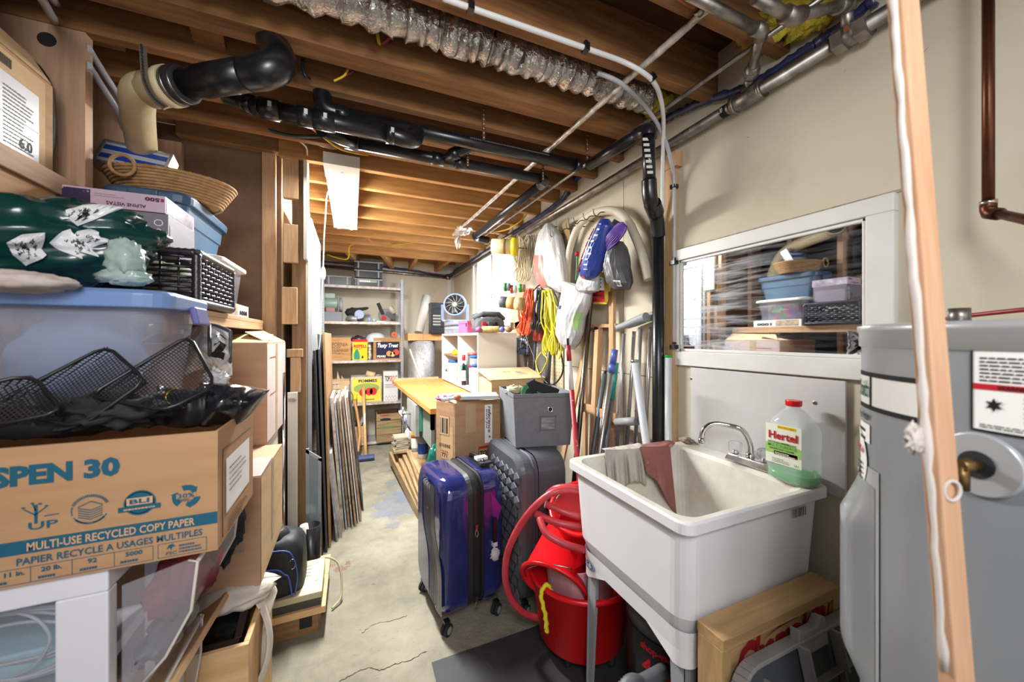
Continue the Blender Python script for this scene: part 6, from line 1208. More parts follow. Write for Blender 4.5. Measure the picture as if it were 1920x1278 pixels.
for i in range(13):
    o1 = (i-6)/13; q = [A+sd_*o1*.6, A.lerp(B, .15)+sd_*o1*1.0+V((-.012*math.cos(o1*3), 0, 0)), A.lerp(B, .5)+sd_*o1*1.15+V((-.03*math.cos(o1*3), 0, 0)), A.lerp(B, .85)+sd_*o1*1.0+V((-.012, 0, 0)), B+sd_*o1*.5]; pts += q if i % 2 == 0 else q[::-1]
m.tube(spline(pts, 5), .0052, mat('purple_rope', '#4f2a86', .5), 6); m.build('coil', t)
m = MB(); m.beam(AX(1160, 415, 1.26), AX(1136, 452, 1.22), .02, .05, dgray); one(m, 'black_strap_bar', 'black bar holding the purple rope bundle', 'bar')
# rolls on long hooks
a = AD(945, 462, 2.75); ax_ = V((.8, -.5, -.06)).normalized(); t = thing('tape_roll_stack', a, 'stack of pale tape rolls with yellow end hanging on a hook near the far window', 'tape')
m = MB(); m.tube([a-ax_*.09, a+ax_*.06], .055, mat('tape_cream', '#c4b68e', .6), 24); m.build('roll', t); m = MB(); m.tube([a-ax_*.01, a+ax_*.02], .0555, mat('tape_tan', '#8e6f3a', .6), 24); m.build('roll', t); m = MB(); m.tube([a+ax_*.06, a+ax_*.10], .066, mat('spool_yellow', '#cfbf1c', .5), 24); m.build('yellow_spool', t); m = MB(); m.tube([a-ax_*.1, V((WX-.002, a.y+.0, a.z+.01))], .004, hk, 6); m.build('hook', t)
a = AD(952, 567, 2.7); ax_ = V((.7, -.6, -.12)).normalized(); t = thing('wire_spool', a, 'spool of dark grey wire with brown roll on a long hook', 'spool')
m = MB(); m.tube([a-ax_*.06, a-ax_*.055, a, a+ax_*.003], [.03, .042, .042, .03], mat('dark_wire', '#43444a', .6, bump=.5, bscale=200), 20); m.build('wire', t); m = MB(); m.tube([a, a+ax_*.06], .045, mat('brown_tape', '#b3884e', .5), 20); m.tube([a+ax_*.06, a+ax_*.12], .047, cardl, 20); m.build('brown_roll', t)
m = MB(); m.tube([a-ax_*.06, V((WX-.002, a.y, a.z+.01))], .003, hk, 6); m.tube(spline([a-ax_*.06, a-ax_*.12+V((0, 0, .02)), a-ax_*.13+V((0, 0, .04)), a-ax_*.11+V((0, 0, .05))]), .002, hk, 5); m.build('hook', t)
for k, (x0, x1, y0, y1, lab) in enumerate(((955, 985, 585, 612, 'upper tan card piece hanging beside the window'), (965, 988, 605, 625, 'lower tan card piece hanging above the cabinet'))):
    A_ = AX(x0, y0, 1.25); B_ = AX(x1, y1, 1.25); m = MB(); m.prism([(1.25, A_.y, A_.z), (1.25, B_.y, A_.z+.03), (1.25, B_.y, B_.z), (1.25, A_.y-.03, B_.z-.02)], (.02, 0, 0), cardl); one(m, 'tan_card', lab, 'card')
for k, (px, py, c, c2, lab) in enumerate(((950, 538, '#2f7f4a', '#7f8f88', 'small green topped spool hanging below the clear bag'), (962, 542, '#a83a3a', '#d8d4d0', 'small red spool between the two green ones'), (978, 540, '#3f9a3a', '#7f7a5a', 'small bright green spool beside the red one'))):
    a = AD(px, py, 2.6); m = MB(); m.tube([a+V((-.015, .01, 0)), a+V((.0, 0, 0))], .030, mat('sp_'+c[1:], c, .4), 16); m.tube([a, a+V((.02, -.014, 0))], .027, mat('sp2_'+c2[1:], c2, .5), 16); one(m, 'hanging_spool', lab, 'spool')
a = AX(1082, 498, 1.27); m = MB(); m.tube(spline([a+V((0, 0, .06)), a, a+V((0, .01, -.09))]), .006, mat('green_handle', '#2f7a3a', .5), 8); m.tube([a+V((0, 0, .06)), a+V((0, 0, .085))], .012, inkr, 8); one(m, 'green_tool', 'small green handled tool hanging beside the blue bag', 'tool')
# packets below the cabinet side on the wall
for k, (x0, x1, y0, y1, c, c2, lab) in enumerate(((962, 976, 632, 652, '#2f5f96', '#16181c', 'blue and black packet hanging nearest the cabinet'), (976, 990, 630, 655, '#1c1d22', '#b9c4d2', 'black and silver packet hanging beside the blue one'), (964, 990, 650, 664, '#7f8fc0', '#2a2c34', 'lilac packet hanging below the other two packets'))):
    A_ = AX(x0, y0, 1.29); B_ = AX(x1, y1, 1.29); m = MB(); m.b2((1.28, A_.y, B_.z), (1.30, B_.y, A_.z), mat('packet_'+c[1:], c, .4, 0, c2, 30, ramp=(.48, .52))); one(m, 'hanging_packet', lab, 'packet', bevel=.004)
m = MB(); A_ = AX(988, 700, 1.3); m.tube([AX(978, 665, 1.3), AX(984, 725, 1.3)], .02, offw, 12); one(m, 'white_tube', 'short white tube standing behind the flat carton', 'tube')
for k, (px, y0, y1, r, mt, lab) in enumerate(((992, 640, 740, .009, steel, 'thin steel rod behind the flat carton'), (1004, 640, 745, .012, mat('dark_blue_pipe', '#39404e', .4), 'dark blue rod between the black cord loops'), (1032, 625, 720, .018, dgray, 'dark grey bar behind the yellow cord'))):
    m = MB(); m.tube([AX(px, y0, 1.33), V((1.30, AX(px, y0, 1.33).y, BZ+.002))], r, mt, 10); one(m, 'hanging_rod', lab, 'rod')
m = MB(); A_ = AX(1008, 628, 1.33); B_ = AX(1022, 745, 1.33); m.b2((1.33, A_.y, .9), (1.345, B_.y, A_.z-.05), mat('saw_blade', '#8f8a88', .35, .6)); m.build('x') if 0 else None
t = thing('hand_saw', (1.335, (A_.y+B_.y)/2, .9), 'hand saw with pinkish red handle hanging behind the cords', 'saw'); m.build('blade', t); m = MB(); c = AX(1008, 628, 1.32); m.box(c, (.03, .12, .09), mat('saw_handle', '#b8433f', .4)); m.build('handle', t, bevel=.01)
# ---- poles and crutches
def pole(name, segs, X0, X1, label, cat='pole', r=.011):
    t = None
    top = AX(*segs[0][0], X0); 
    t = thing(name, (X1, top.y, 0), label, cat)
    for (a, b, mt, rr_) in segs:
        pass
    return t
def leaner(name, tp, bt, Xt, Xb, parts, label, cat='pole', zfloor=.002):
    A = AX(*tp, Xt); B = AX(*bt, Xb); d = B-A; k = (zfloor-A.z)/d.z; C = A+d*k; t = thing(name, C, label, cat)
    for f0, f1, r, mt, nm in parts: m = MB(); m.tube([A+d*f0, A+d*(f1 if f1 is not None else k)], r, mt, 14); m.build(nm, t)
    return t, A, d, k
rw = mat('red_white_paint', '#a31f2a', .5, 0, '#c9c0be', 9, (1, 1, .35), ramp=(.5, .56)); rdp = mat('chipped_red_paint', '#a31f2a', .5, 0, '#c4aaa6', 26, ramp=(.6, .66)); wdp = mat('chipped_white_paint', '#c9c2c0', .5, 0, '#a31f2a', 20, ramp=(.6, .66))
A = AD(1064, 634, 1.80); B = AD(1086, 905, 1.76); d = B-A; k = (.002-A.z)/d.z
t = thing('painted_pole', A+d*k, 'red and white paint spattered broom pole standing in front of the grey bin', 'pole')
for f0, f1, r, mt, nm in ((-.0, .05, .006, blackm, 'threaded_tip'), (.05, .16, .012, rdp, 'pole'), (.16, .36, .012, wdp, 'pole'), (.36, k, .012, rdp, 'pole')): m = MB(); m.tube([A+d*f0, A+d*f1], r, mt, 12); m.build(nm, t)
leaner('chrome_pole', (1108, 555), (1082, 846), 1.32, 1.20, ((0, None, .0155, mat('brushed_chrome', '#8f857c', .25, .9, '#5f564f', 3, (6, 6, .4)), 'pole'),), 'thick chrome pole leaning left of the wooden easel')
leaner('grey_pole', (1134, 700), (1112, 845), 1.29, 1.22, ((-.04, .02, .008, blackm, 'threaded_tip'), (0, None, .0135, mat('slate_pole', '#4d545a', .4), 'pole')), 'dark slate grey pole with threaded tip leaning on the wall')
leaner('blue_handled_pole', (1153, 655), (1124, 850), 1.27, 1.20, ((0, .14, .017, mat('blue_grip', '#4a5ea6', .4), 'grip'), (.14, .22, .019, mat('blue_grip', '#4a5ea6', .4), 'grip_collar'), (.2, None, .0145, mat('aluminium_pole', '#a9a6a3', .3, .8), 'pole')), 'aluminium pole with blue grip leaning on the wall')
leaner('teal_handled_pole', (1156, 680), (1136, 845), 1.30, 1.22, ((0, .42, .013, mat('teal_grip', '#1f8a82', .4), 'grip'), (.42, None, .0125, mat('grey_metal_pole', '#77757a', .35, .6), 'pole')), 'grey pole with teal grip leaning behind the blue handled pole')
# wooden easel
es = thing('wooden_easel', (1.2, AX(1140, 700, 1.3).y, 0), 'tall pale wooden easel frame leaning against the right wall', 'easel')
ez = lumZ
def bar(p, q, Xp, Xq, w_, h_, toz=True):
    A = AX(*p, Xp); B = AX(*q, Xq)
    if toz: B = A+(B-A)*((.004-A.z)/(B.z-A.z))
    m = MB(); m.beam(A, B, w_, h_, ez, (1, 0, 0)); m.build('rail', es, bevel=.002)
bar((1148, 545), (1148, 850), 1.33, 1.31, .038, .02); bar((1097, 560), (1097, 720), 1.33, 1.33, .034, .02); bar((1121, 618), (1110, 850), 1.31, 1.22, .038, .02); bar((1126, 612), (1121, 780), 1.335, 1.335, .02, .02); bar((1105, 620), (1080, 740), 1.335, 1.30, .04, .015)
bar((1094, 612), (1160, 611), 1.345, 1.345, .028, .02, False) if 0 else None
m = MB(); m.beam(AX(1092, 612, 1.345), AX(1160, 610, 1.345), .02, .045, ez, (1, 0, 0)); m.build('crossbar', es, bevel=.002)
m = MB(); m.beam(AX(1095, 763, 1.26), AX(1156, 784, 1.26), .05, .02, ez, (1, 0, 0)); m.build('tray', es, bevel=.002)
m = MB(); a = AX(1119, 617, 1.33); m.box(a, (.02, .03, .03), blackm); m.build('clamp', es)
for k, (p, q) in enumerate((((1113, 508), (1139, 545)), )): pass
# crutches
alu = mat('crutch_aluminium', '#b9b7b8', .28, .75)
def crutch(dx, dy, X, label, grip=True):
    A1 = AX(1170+dx, 625+dy, X); t = thing('crutch', (X-.05, A1.y, 0), label, 'crutch'); gm = mat('crutch_grey_rubber', '#8d8f90', .55)
    padL = AX(1158+dx, 618+dy, X); padR = AX(1212+dx, 603+dy, X)
    m = MB(); P = spline([padL, padL.lerp(padR, .35)+V((0, 0, .004)), padL.lerp(padR, .75)+V((0, 0, .012)), padR+V((0, 0, .012))]); m.tube([p+V((0, 0, .01)) for p in P], [.016+.008*(i/len(P)) for i in range(len(P))], gm, 14); m.build('underarm_pad', t)
    B1 = AX(1157+dx, 835+dy, X-.03); B2 = AX(1191+dx, 835+dy, X-.03); A2 = AX(1201+dx, 617+dy, X)
    m = MB(); d = (B1-A1); m.tube([A1, A1+d*1.0], .0095, alu, 12); m.build('tube', t); m = MB(); d2 = B2-A2; m.tube([A2, A2+d2*1.0], .0095, alu, 12); m.build('tube', t)
    lo = (B1+B2)/2; lo = V((lo.x-.01, lo.y, .26)); m = MB(); m.tube([B1, lo+V((0, .02, .1)), lo+V((0, .02, 0))], .0085, alu, 10); m.tube([B2, lo+V((0, -.02, .1)), lo+V((0, -.02, 0))], .0085, alu, 10); m.tube([lo+V((0, 0, .12)), lo-V((0, 0, .24))], .011, alu, 12); m.build('lower_tube', t)
    m = MB(); m.tube([lo-V((0, 0, .24)), lo-V((0, 0, .255))], [.016, .02], gm, 12); m.build('foot', t)
    m = MB()
    for f in (.70, .78, .86, .94):
        for (q0, dd) in ((A1, d), (A2, d2)): p = q0+dd*f; m.add([p+V((-.010, .003*math.cos(2*PI*i/8), .003*math.sin(2*PI*i/8))) for i in range(8)], [list(range(8))], blackm)
    m.build('adjustment_holes', t)
    if grip: p = A1+d*.79; q = A2+d2*.79; m = MB(); m.tube([p.lerp(q, -.1), p.lerp(q, 1.05)], .0205, gm, 18); m.build('hand_grip', t)
crutch(0, 0, 1.28, 'nearer aluminium crutch with grey pad leaning by the black drain pipe'); crutch(19, -4, 1.325, 'second aluminium crutch half hidden behind the nearer crutch', False)
leaner('white_tube_guard', (1190, 676), (1212, 832), 1.16, 1.17, ((-.01, .02, .0175, steel, 'end_cap'), (.02, None, .0165, mat('translucent_tube', '#c9ccd0', .25, alpha=.92), 'tube')), 'white translucent tube leaning in front of the crutches', 'tube')
a = AX(1253, 668, 1.325); t = thing('ringed_tube', (a.x, a.y, 0), 'white translucent tube with green ring standing beside the window frame', 'tube')
m = MB(); m.tube([V((a.x, a.y, .002)), a], .017, mat('translucent_tube2', '#c4c6c6', .25), 16); m.build('tube', t); m = MB(); m.tube([a-V((0, 0, .004)), a+V((0, 0, .006))], .0185, ink('ring_green', '#2fa04a'), 16); m.build('green_ring', t)
# sink deck scrap
m = MB(); a = AX(1293, 832, 1.30); m.blob((1.33, 1.17, SZ+.016), (.04, .05, .024), mat('brown_scrap', '#6b5640', .9, 0, '#b5aa98', 30), .7, 4, 5); one(m, 'dried_scrap', 'small brown dried scrap at the far corner of the sink rim', 'scrap')
# ---------------- left side: stacked storage ----------------
# leaning framed panes against the partition wall
al = mat('aluminium_frame', '#a9aaad', .35, .6); pane = mat('pale_pane', '#b9c0c4', .15, 0, alpha=.85)
for k, (x, y0, y1, z1, mt, lab) in enumerate(((-.345, 2.44, 3.25, 2.10, al, 'framed pane standing nearest the partition wall'), (-.315, 2.425, 3.2, 2.06, whitep, 'white framed pane in the middle of the tall panes'), (-.283, 2.43, 3.1, 2.02, al, 'aluminium framed pane facing the aisle'))):
    x += .045; t = thing('framed_pane', (x, (y0+y1)/2, .002), 'tall '+lab, 'window pane'); m = MB(); w_ = .03
    for a, b in (((y0, .002), (y0+w_, z1)), ((y1-w_, .002), (y1, z1)), ((y0+w_, .002), (y1-w_, .002+w_)), ((y0+w_, z1-w_), (y1-w_, z1))): m.b2((x, a[0], a[1]), (x+.022, b[0], b[1]), mt)
    m.build('frame', t, bevel=.002); m = MB(); m.b2((x+.008, y0+w_, .03), (x+.014, y1-w_, z1-w_), pane); m.build('pane', t)
def lean(name, xt, xb, y0, y1, z1, th, mt, label, cat='board', mt2=None):
    m = MB(); m.prism([(xb, y0, .0015), (xb+th, y0, .0015), (xt+th, y0, z1), (xt, y0, z1)], (0, y1-y0, 0), mt); return one(m, name, label, cat, bevel=.001)
lean('black_sheet', -.215, -.175, 2.5, 3.1, 1.25, .012, blackm, 'tall glossy black panel leaning beside the aluminium frames', 'panel')
lean('black_sheet', -.195, -.15, 2.55, 3.2, 1.35, .010, dgray, 'second dark panel leaning just inside the first black one', 'panel')
lean('plywood_sheet', -.17, -.135, 2.60, 3.4, 1.36, .012, mat('ply_edge', '#a87f50', .7, 0, '#8f6a40', 12), 'tall thin plywood sheet with brown edge leaning in the row', 'board')
t = thing('framed_pane', (-.19, 2.35, .13), 'small grey framed pane leaning behind the black tube', 'window pane'); m = MB(); y0, y1, z1 = 2.335, 2.42, .72
wmt = mat('old_white_board', '#b5ada4', .7, 0, '#8c7f70', 14, col3='#6f5c48', scale3=9, ramp3=(.6, .68)); bmt = mat('worn_brown_board', '#7f6148', .8, 0, '#a88f74', 12, (1, 1, 2)); gmt = mat('printed_grey_board', '#a5a3a6', .6, 0, '#77757c', 25)
m = MB(); m.prism([(-.225, 2.42, .0015), (-.21, 2.42, .0015), (-.205, 2.42, .70), (-.225, 2.42, .70)], (0, .012, 0), al) if 0 else None
w_ = .016
for a, b in (((-.232, .002), (-.232+w_, .72)), ((-.157-w_, .002), (-.157, .66)),): m.prism([(a[0], 2.30, a[1]), (b[0], 2.30, a[1]), (b[0], 2.30, b[1]), (a[0], 2.30, b[1])], (0, .012, 0), al)
m.prism([(-.232, 2.30, .70), (-.157, 2.30, .64), (-.157, 2.30, .66), (-.232, 2.30, .72)], (0, .012, 0), al); m.build('frame', t); m = MB(); m.prism([(-.216, 2.304, .002), (-.173, 2.304, .002), (-.173, 2.304, .65), (-.216, 2.304, .69)], (0, .004, 0), mat('grey_pane', '#7f8c93', .1)); m.build('pane', t)
rr = random.Random(5)
specs = [(-.115, -.065, .97, .018, wmt, 2.78, 3.5), (-.092, -.040, .93, .010, gmt, 2.80, 3.45), (-.078, -.025, .96, .014, bmt, 2.83, 3.55), (-.060, -.002, .94, .010, wmt, 2.80, 3.6), (-.046, .018, .97, .012, bmt, 2.82, 3.5), (-.030, .038, .98, .008, mat('clean_white_board', '#cbc8cc', .5), 2.86, 3.7), (-.018, .052, .95, .012, bmt, 2.88, 3.65), (-.135, -.095, .72, .012, gmt, 2.66, 3.2), (-.12, -.080, .60, .02, wmt, 2.70, 3.1), (-.004, .074, .97, .008, dgray, 3.05, 3.9)]
nm = ['splintered white board', 'grey printed board', 'worn brown board', 'chipped pale board', 'ragged brown board', 'clean white board facing the aisle', 'brown edged board', 'short grey board at the front of the row', 'short thick pale board at the front of the row', 'thin dark board farthest along the row']
for i, (xt, xb, z1, th, mt, y0, y1) in enumerate(specs):
    z1 *= .95; y1 = y0+(y1-y0)*.55; xt -= .022
    lean('leaning_board', xt, xb, y0, y1, z1, th, mt, nm[i]+('' if ' row' in nm[i] or 'aisle' in nm[i] else ' leaning in the row of boards by the aisle'), 'board')
# pallet with bag, machine and tube
pl = thing('low_platform', (-.43, 2.08, 0), 'low wooden platform on the floor under the black bag', 'platform'); PZ = .12
m = MB(); m.b2((-.74, 1.865, PZ-.03), (-.11, 2.30, PZ), plyw); m.build('top_board', pl, bevel=.002)
m = MB(); m.b2((-.72, 1.885, .0), (-.14, 1.90, PZ-.03), dkwX); m.b2((-.15, 1.90, 0), (-.135, 2.28, PZ-.03), dkwX); m.b2((-.72, 1.90, 0), (-.705, 2.28, PZ-.03), dkwX); m.rquad((-.215, 1.8845, .03), (.05, 0, 0), (0, 0, .055), blackm); m.build('skirt_boards', pl)
t = thing('beige_machine', (-.25, 2.02, PZ), 'beige plastic desktop machine with dark base on the low platform', 'machine')
bgm = mat('beige_plastic', '#b5ac86', .5); m = MB(); m.prism([(-.36, 1.875, PZ+.035), (-.125, 1.875, PZ+.035), (-.125, 2.10, PZ+.035), (-.36, 2.10, PZ+.035)], (0, 0, .03), bgm); m.prism([(-.36, 1.90, PZ+.065), (-.36, 2.10, PZ+.065), (-.36, 2.10, PZ+.095)], (.235, 0, 0), bgm); m.build('cover', t, bevel=.005)
m = MB(); m.b2((-.355, 1.88, PZ+.001), (-.13, 2.10, PZ+.035), mat('machine_dark', '#3a3836', .5)); m.build('base', t)
m = MB(); n_ = V((0, -.15, 1)).normalized()
for i in range(4): m.prism([(-.30, 1.99+.022*i, PZ+.078+.0033*i), (-.18, 1.99+.022*i, PZ+.078+.0033*i), (-.18, 1.994+.022*i, PZ+.0786+.0033*i), (-.30, 1.994+.022*i, PZ+.0786+.0033*i)], (0, 0, .001), dgray)
m.b2((-.165, 1.95, PZ+.07), (-.14, 2.04, PZ+.0735), grayp); m.build('vents', t)
cable('machine_cord', [V((-.30, 2.12, .20)), V((-.2, 2.16, .17)), V((-.12, 2.14, .19)), V((-.06, 2.12, .14)), V((-.05, 2.05, .03)), V((-.09, 2.0, .01))], .005, bgc, 'beige cord curling off the low platform')
t = thing('black_plastic_tube', (-.20, 2.21, PZ), 'black plastic tube standing on the low platform with a white rod in it', 'tube'); m = MB(); m.lathe([(.047, 0), (.047, .22), (.043, .22), (.043, .02), (0, .02)], abs_, TM((-.20, 2.21, PZ+.001)), 30); m.build('tube', t)
m = MB(); m.tube([V((-.205, 2.20, .15)), V((-.228, 2.18, .36))], .019, offw, 16); one(m, 'white_rod', 'white rod end sticking out of the black tube', 'rod')
# shoulder bag
t = thing('black_shoulder_bag', (-.44, 1.98, PZ), 'black shoulder bag with blue piping on the low platform', 'bag'); nyl = mat('black_nylon', '#131419', .6, 0, '#1b1c22', 8, bump=.2, bscale=20)
bx = -.40
m = MB(); m.blob((bx+.02, 2.0, PZ+.155), (.36, .22, .31), nyl, .06, 2, 3, sq=.45); m.build('bag_body', t)
pip = mat('blue_piping', '#3f5aa6', .5); m = MB(); o = V((bx+.06, 1.893, PZ)); P = [o+V((x, y, z)) for x, y, z in ((.10, -.005, .04), (.085, -.012, .15), (.07, -.012, .17), (.03, -.012, .20), (-.08, -.012, .20), (-.12, -.012, .18))]; m.tube(spline(P), .0035, pip, 6)
P = [o+V((x, y, z)) for x, y, z in ((.10, 0, .03), (.115, .005, .14), (.10, .0, .23), (.06, .0, .27), (-.08, .0, .275))]; m.tube(spline(P), .003, pip, 6); m.build('piping', t)
m = MB(); m.grid(lambda u, v: V((bx+.03+.10*u+.04*math.sin(PI*v), 1.93+.10*v, PZ+.30+.05*math.sin(PI*u)-.09*u*u)), 12, 8, mat('strap_black', '#202126', .5)); m.grid(lambda u, v: V((bx+.13+.03*v, 1.90+.05*v, PZ+.27-.10*u)), 6, 4, mat('strap_black', '#202126')); m.build('strap', t, solid=.006)
m = MB(); c = V((-.245, 1.90, PZ+.20)); m.tube([c+V((.012*math.cos(a), 0, .022*math.sin(a))) for a in [2*PI*i/14 for i in range(14)]], .0025, chrome, 6, closed=True); m.build('buckle', t)
# board with bracket and poles behind boxes
m = MB(); x0 = AY(537, 740, 2.22).x; x1 = AY(556, 740, 2.22).x; z1 = AY(546, 737, 2.22).z; t = thing('beige_board', (x0, 2.22, PZ), 'narrow beige board with metal bracket standing beside the partition post', 'board'); m.b2((x0, 2.25, PZ+.001), (x1, 2.265, z1), offw); m.build('board', t, bevel=.002); m = MB(); m.b2((x0+.005, 2.235, z1-.045), (x1-.015, 2.249, z1-.03), steel); m.tube([(x1-.015, 2.24, z1-.038), (x1-.015, 2.234, z1-.038)], .010, steel, 12); m.build('bracket', t)
m = MB(); x = AY(531, 800, 2.2).x; m.tube([(x, 2.2, PZ+.001), (x, 2.2, 1.15)], .009, chrome, 12); one(m, 'chrome_rod', 'shiny thin rod standing left of the beige board', 'rod')
# --- boxes of a moving company
bxt = ink('orange_brown', '#a5552f')
def carton(name, x0, x1, y0, y1, z0, z1, mt, side, label):
    t = thing(name, ((x0+x1)/2, (y0+y1)/2, z0), label, 'cardboard box'); m = MB(); m.b2((x0, y0, z0), (x1, y1, z1), mt); return t, m
t, m = carton('moving_carton', -.78, -.325, 1.81, 2.28, .887, 1.305, cardp, None, 'upper moving carton with open flaps and orange print below the wooden shelf')
m.text('UNITED', V((-.53, 1.81, 1.075)), (.155, 0, 0), (0, 0, .045), bxt, .002, .05, shear=.2)
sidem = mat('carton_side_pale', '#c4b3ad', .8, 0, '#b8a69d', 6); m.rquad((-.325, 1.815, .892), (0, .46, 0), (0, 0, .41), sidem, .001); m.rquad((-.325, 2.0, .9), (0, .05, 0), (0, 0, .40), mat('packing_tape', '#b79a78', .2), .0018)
for z in (1.08, 1.24): m.rquad((-.325, 1.87, z), (0, .13, 0), (0, 0, .004), bxt, .002)
m.build('carton_body', t, bevel=.002)
m = MB(); m.prism([(-.78, 1.81, 1.305), (-.325, 1.81, 1.305), (-.33, 1.98, 1.34), (-.78, 1.98, 1.34)], (0, 0, .004), cardl); m.build('flap', t)
m = MB(); m.prism([(-.325, 1.83, 1.305), (-.325, 2.27, 1.305), (-.42, 2.27, 1.36), (-.42, 1.9, 1.35)], (0, 0, .004), cardl); m.build('flap', t)
t = thing('beige_cabinet', (-.55, 2.05, PZ), 'plain beige cabinet standing under the upper moving carton', 'cabinet'); m = MB(); m.b2((-.78, 1.84, .60), (-.335, 2.13, .886), offw); m.build('cabinet_body', t, bevel=.003)
m = MB(); m.b2((-.78, 2.10, PZ+.001), (-.50, 2.13, .60), offw); m.build('back_panel', t)
t, m = carton('moving_carton', -.74, -.268, 1.40, 1.80, .541, .885, cardp, None, 'lower moving carton with orange print behind the copy paper box')
m.text('UNITED', V((-.455, 1.40, .685)), (.135, 0, 0), (0, 0, .042), bxt, .002, .05, shear=.2); m.text('United Van Lines', V((-.44, 1.40, .655)), (.13, 0, 0), (0, 0, .018), ink('pale_print', '#8f7a68'), .002)
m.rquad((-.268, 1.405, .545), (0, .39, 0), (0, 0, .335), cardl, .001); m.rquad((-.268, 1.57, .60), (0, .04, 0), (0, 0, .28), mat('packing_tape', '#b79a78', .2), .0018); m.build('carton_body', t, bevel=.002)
m = MB(); m.prism([(-.74, 1.405, .885), (-.268, 1.405, .885), (-.268, 1.6, .889), (-.74, 1.6, .889)], (0, 0, .003), mat('carton_top', '#a5918a', .8)); m.build('flap', t)
# wooden box, frame, cloth, plank under the lower carton
t = thing('plywood_box', (-.48, 1.43, 0), 'pale plywood box on the floor below the white cloth', 'box'); m = MB()
m.b2((-.75, 1.26, 0), (-.27, 1.275, .46), plyw); m.b2((-.285, 1.275, 0), (-.27, 1.60, .46), wood('ply_side', '#cfa877', '#bd9562', 'z')); m.b2((-.75, 1.585, 0), (-.285, 1.60, .46), plyw); m.b2((-.735, 1.275, .30), (-.285, 1.585, .312), plyw); m.b2((-.75, 1.275, 0), (-.735, 1.585, .46), plyw); m.build('box_body', t, bevel=.002)
m = MB(); m.rquad((-.44, 1.259, .05), (.10, 0, 0), (0, 0, .12), inkw, .001); m.build('paper_label', t)
R = RX3(math.radians(28)); t = thing('black_picture_frame', (-.40, 1.40, .38), 'dark picture frame lying tilted in the plywood box', 'picture frame'); c = V((-.425, 1.40, .455))
m = MB(); m.box(c, (.22, .15, .02), mat('glossy_black_glass', '#0b0d10', .08), R); m.build('glass', t); m = MB(); fr_ = mat('dark_wood_frame', '#2a1a18', .5)
for dx, dy, sx, sy in ((0, -.08, .24, .02), (0, .08, .24, .02), (-.115, 0, .02, .145), (.115, 0, .02, .145)): m.box(c+R @ V((dx, dy, .006)), (sx, sy, .035), fr_, R)
m.build('frame', t, bevel=.002)
m = MB(); clm = mat('stained_white_cloth', '#cfc6ba', .9, 0, '#bcb1a2', 5, bump=.4, bscale=14, bdist=.01, col3='#b5358a', scale3=5, ramp3=(.70, .73))
def clo(u, v):
    # lies over the far right corner of the box and hangs down its aisle side
    x = -.50+.30*v; y = 1.42+.14*u-.03*v; lift = .055*math.sin(PI*min(1, v*1.2))*(.4+.6*math.sin(PI*u))+.02*noise.noise(V((u*5, v*5, 1)))
    if v < .72: z = .475+lift
    else: k = (v-.72)/.28; x = -.284+.035*math.sin(PI*k)+.012*math.sin(u*12); z = .475+lift-k*.26*(.6+.4*math.sin(u*5+1))
    return V((x, y+.012*math.sin(v*11), z))
m.grid(clo, 40, 44, clm); m.blob((-.36, 1.44, .515), (.24, .17, .085), clm, .28, 2.5, 6, 30, 22); one(m, 'stained_cloth', 'white cloth with pink and brown stains spilling over the plywood box', 'cloth', solid=.003)
m = MB(); m.beam((-.385, 1.02, .57), (-.385, 1.39, .525), .016, .08, lumY, (1, 0, .5)); one(m, 'wood_plank', 'pale wooden plank lying between the drawers and the cloth', 'plank', bevel=.002)
m = MB(); m.blob((-.24, 1.22, .06), (.10, .12, .12), clr, .4, 3, 4); one(m, 'clear_bag_on_floor', 'small clear plastic bag on the floor beside the plywood box', 'bag')
# --- drawer unit
du = thing('plastic_drawer_unit', (-.62, 1.08, 0), 'white plastic drawer unit with clear curved drawers under the copy paper box', 'drawer unit'); dw = mat('drawer_white', '#d3d1d8', .4)
X0, X1, Y0, Y1 = -.86, -.41, .915, 1.25
m = MB(); m.b2((X0, Y0, .865), (X1, Y1, .905), dw)
for x in (X0, X1-.07): m.b2((x, Y0, 0), (x+.07, Y0+.03, .865), dw); m.b2((x, Y1-.03, 0), (x+.07, Y1, .865), dw)
for z in (.62, .33, .02): m.b2((X0+.07, Y0+.004, z), (X1-.07, Y1-.004, z+.03), dw)
m.b2((X0, Y0+.03, 0), (X0+.006, Y1-.03, .865), dw); m.build('frame', du, bevel=.003)
tl = mat('teal_folder', '#7fa9b4', .5, 0, '#a9c4cc', 2); drm = mat('drawer_clear', '#cfcbd2', .15, 0, alpha=.16, spec=.7)
for k, zb2 in enumerate((.655, .365)):
    zt2 = zb2+.205; off = .0
    pr = [(X1+.01, zb2), (X1+.03, zb2), (X1+.075, zb2+.05), (X1+.115, zb2+.13), (X1+.125+off, zt2+.02), (X1+.11+off, zt2+.025), (X1+.01, zt2)]
    if k: pr = [(X1+.01+(a-X1-.01)*.3, b) for a, b in pr]
    for nme, ys in (('drawer', (Y0+.02, Y1-.02)),):
        m = MB()
        for y in ys: m.prism([(a, y, b) for a, b in pr], (0, .003, 0), drm)
        for i in range(1, 5): a = pr[i]; b = pr[i+1]; m.add([(a[0], ys[0], a[1]), (b[0], ys[0], b[1]), (b[0], ys[1], b[1]), (a[0], ys[1], a[1])], [(0, 1, 2, 3)], drm)
        m.b2((X0+.08, Y0+.035, zb2), (X1+.01, Y1-.04, zb2+.004), drm); dd = m.build('drawer', du)
        m = MB(); rim = mat('drawer_rim', '#d8cfc6', .3, alpha=.8)
        for y in ys: m.tube([V((a, y-.002, b)) for a, b in pr[1:6]], .003, rim, 6)
        m.tube([(pr[4][0], ys[0], pr[4][1]), (pr[4][0], ys[1], pr[4][1])], .004, rim, 6); m.build('drawer_rim', dd)
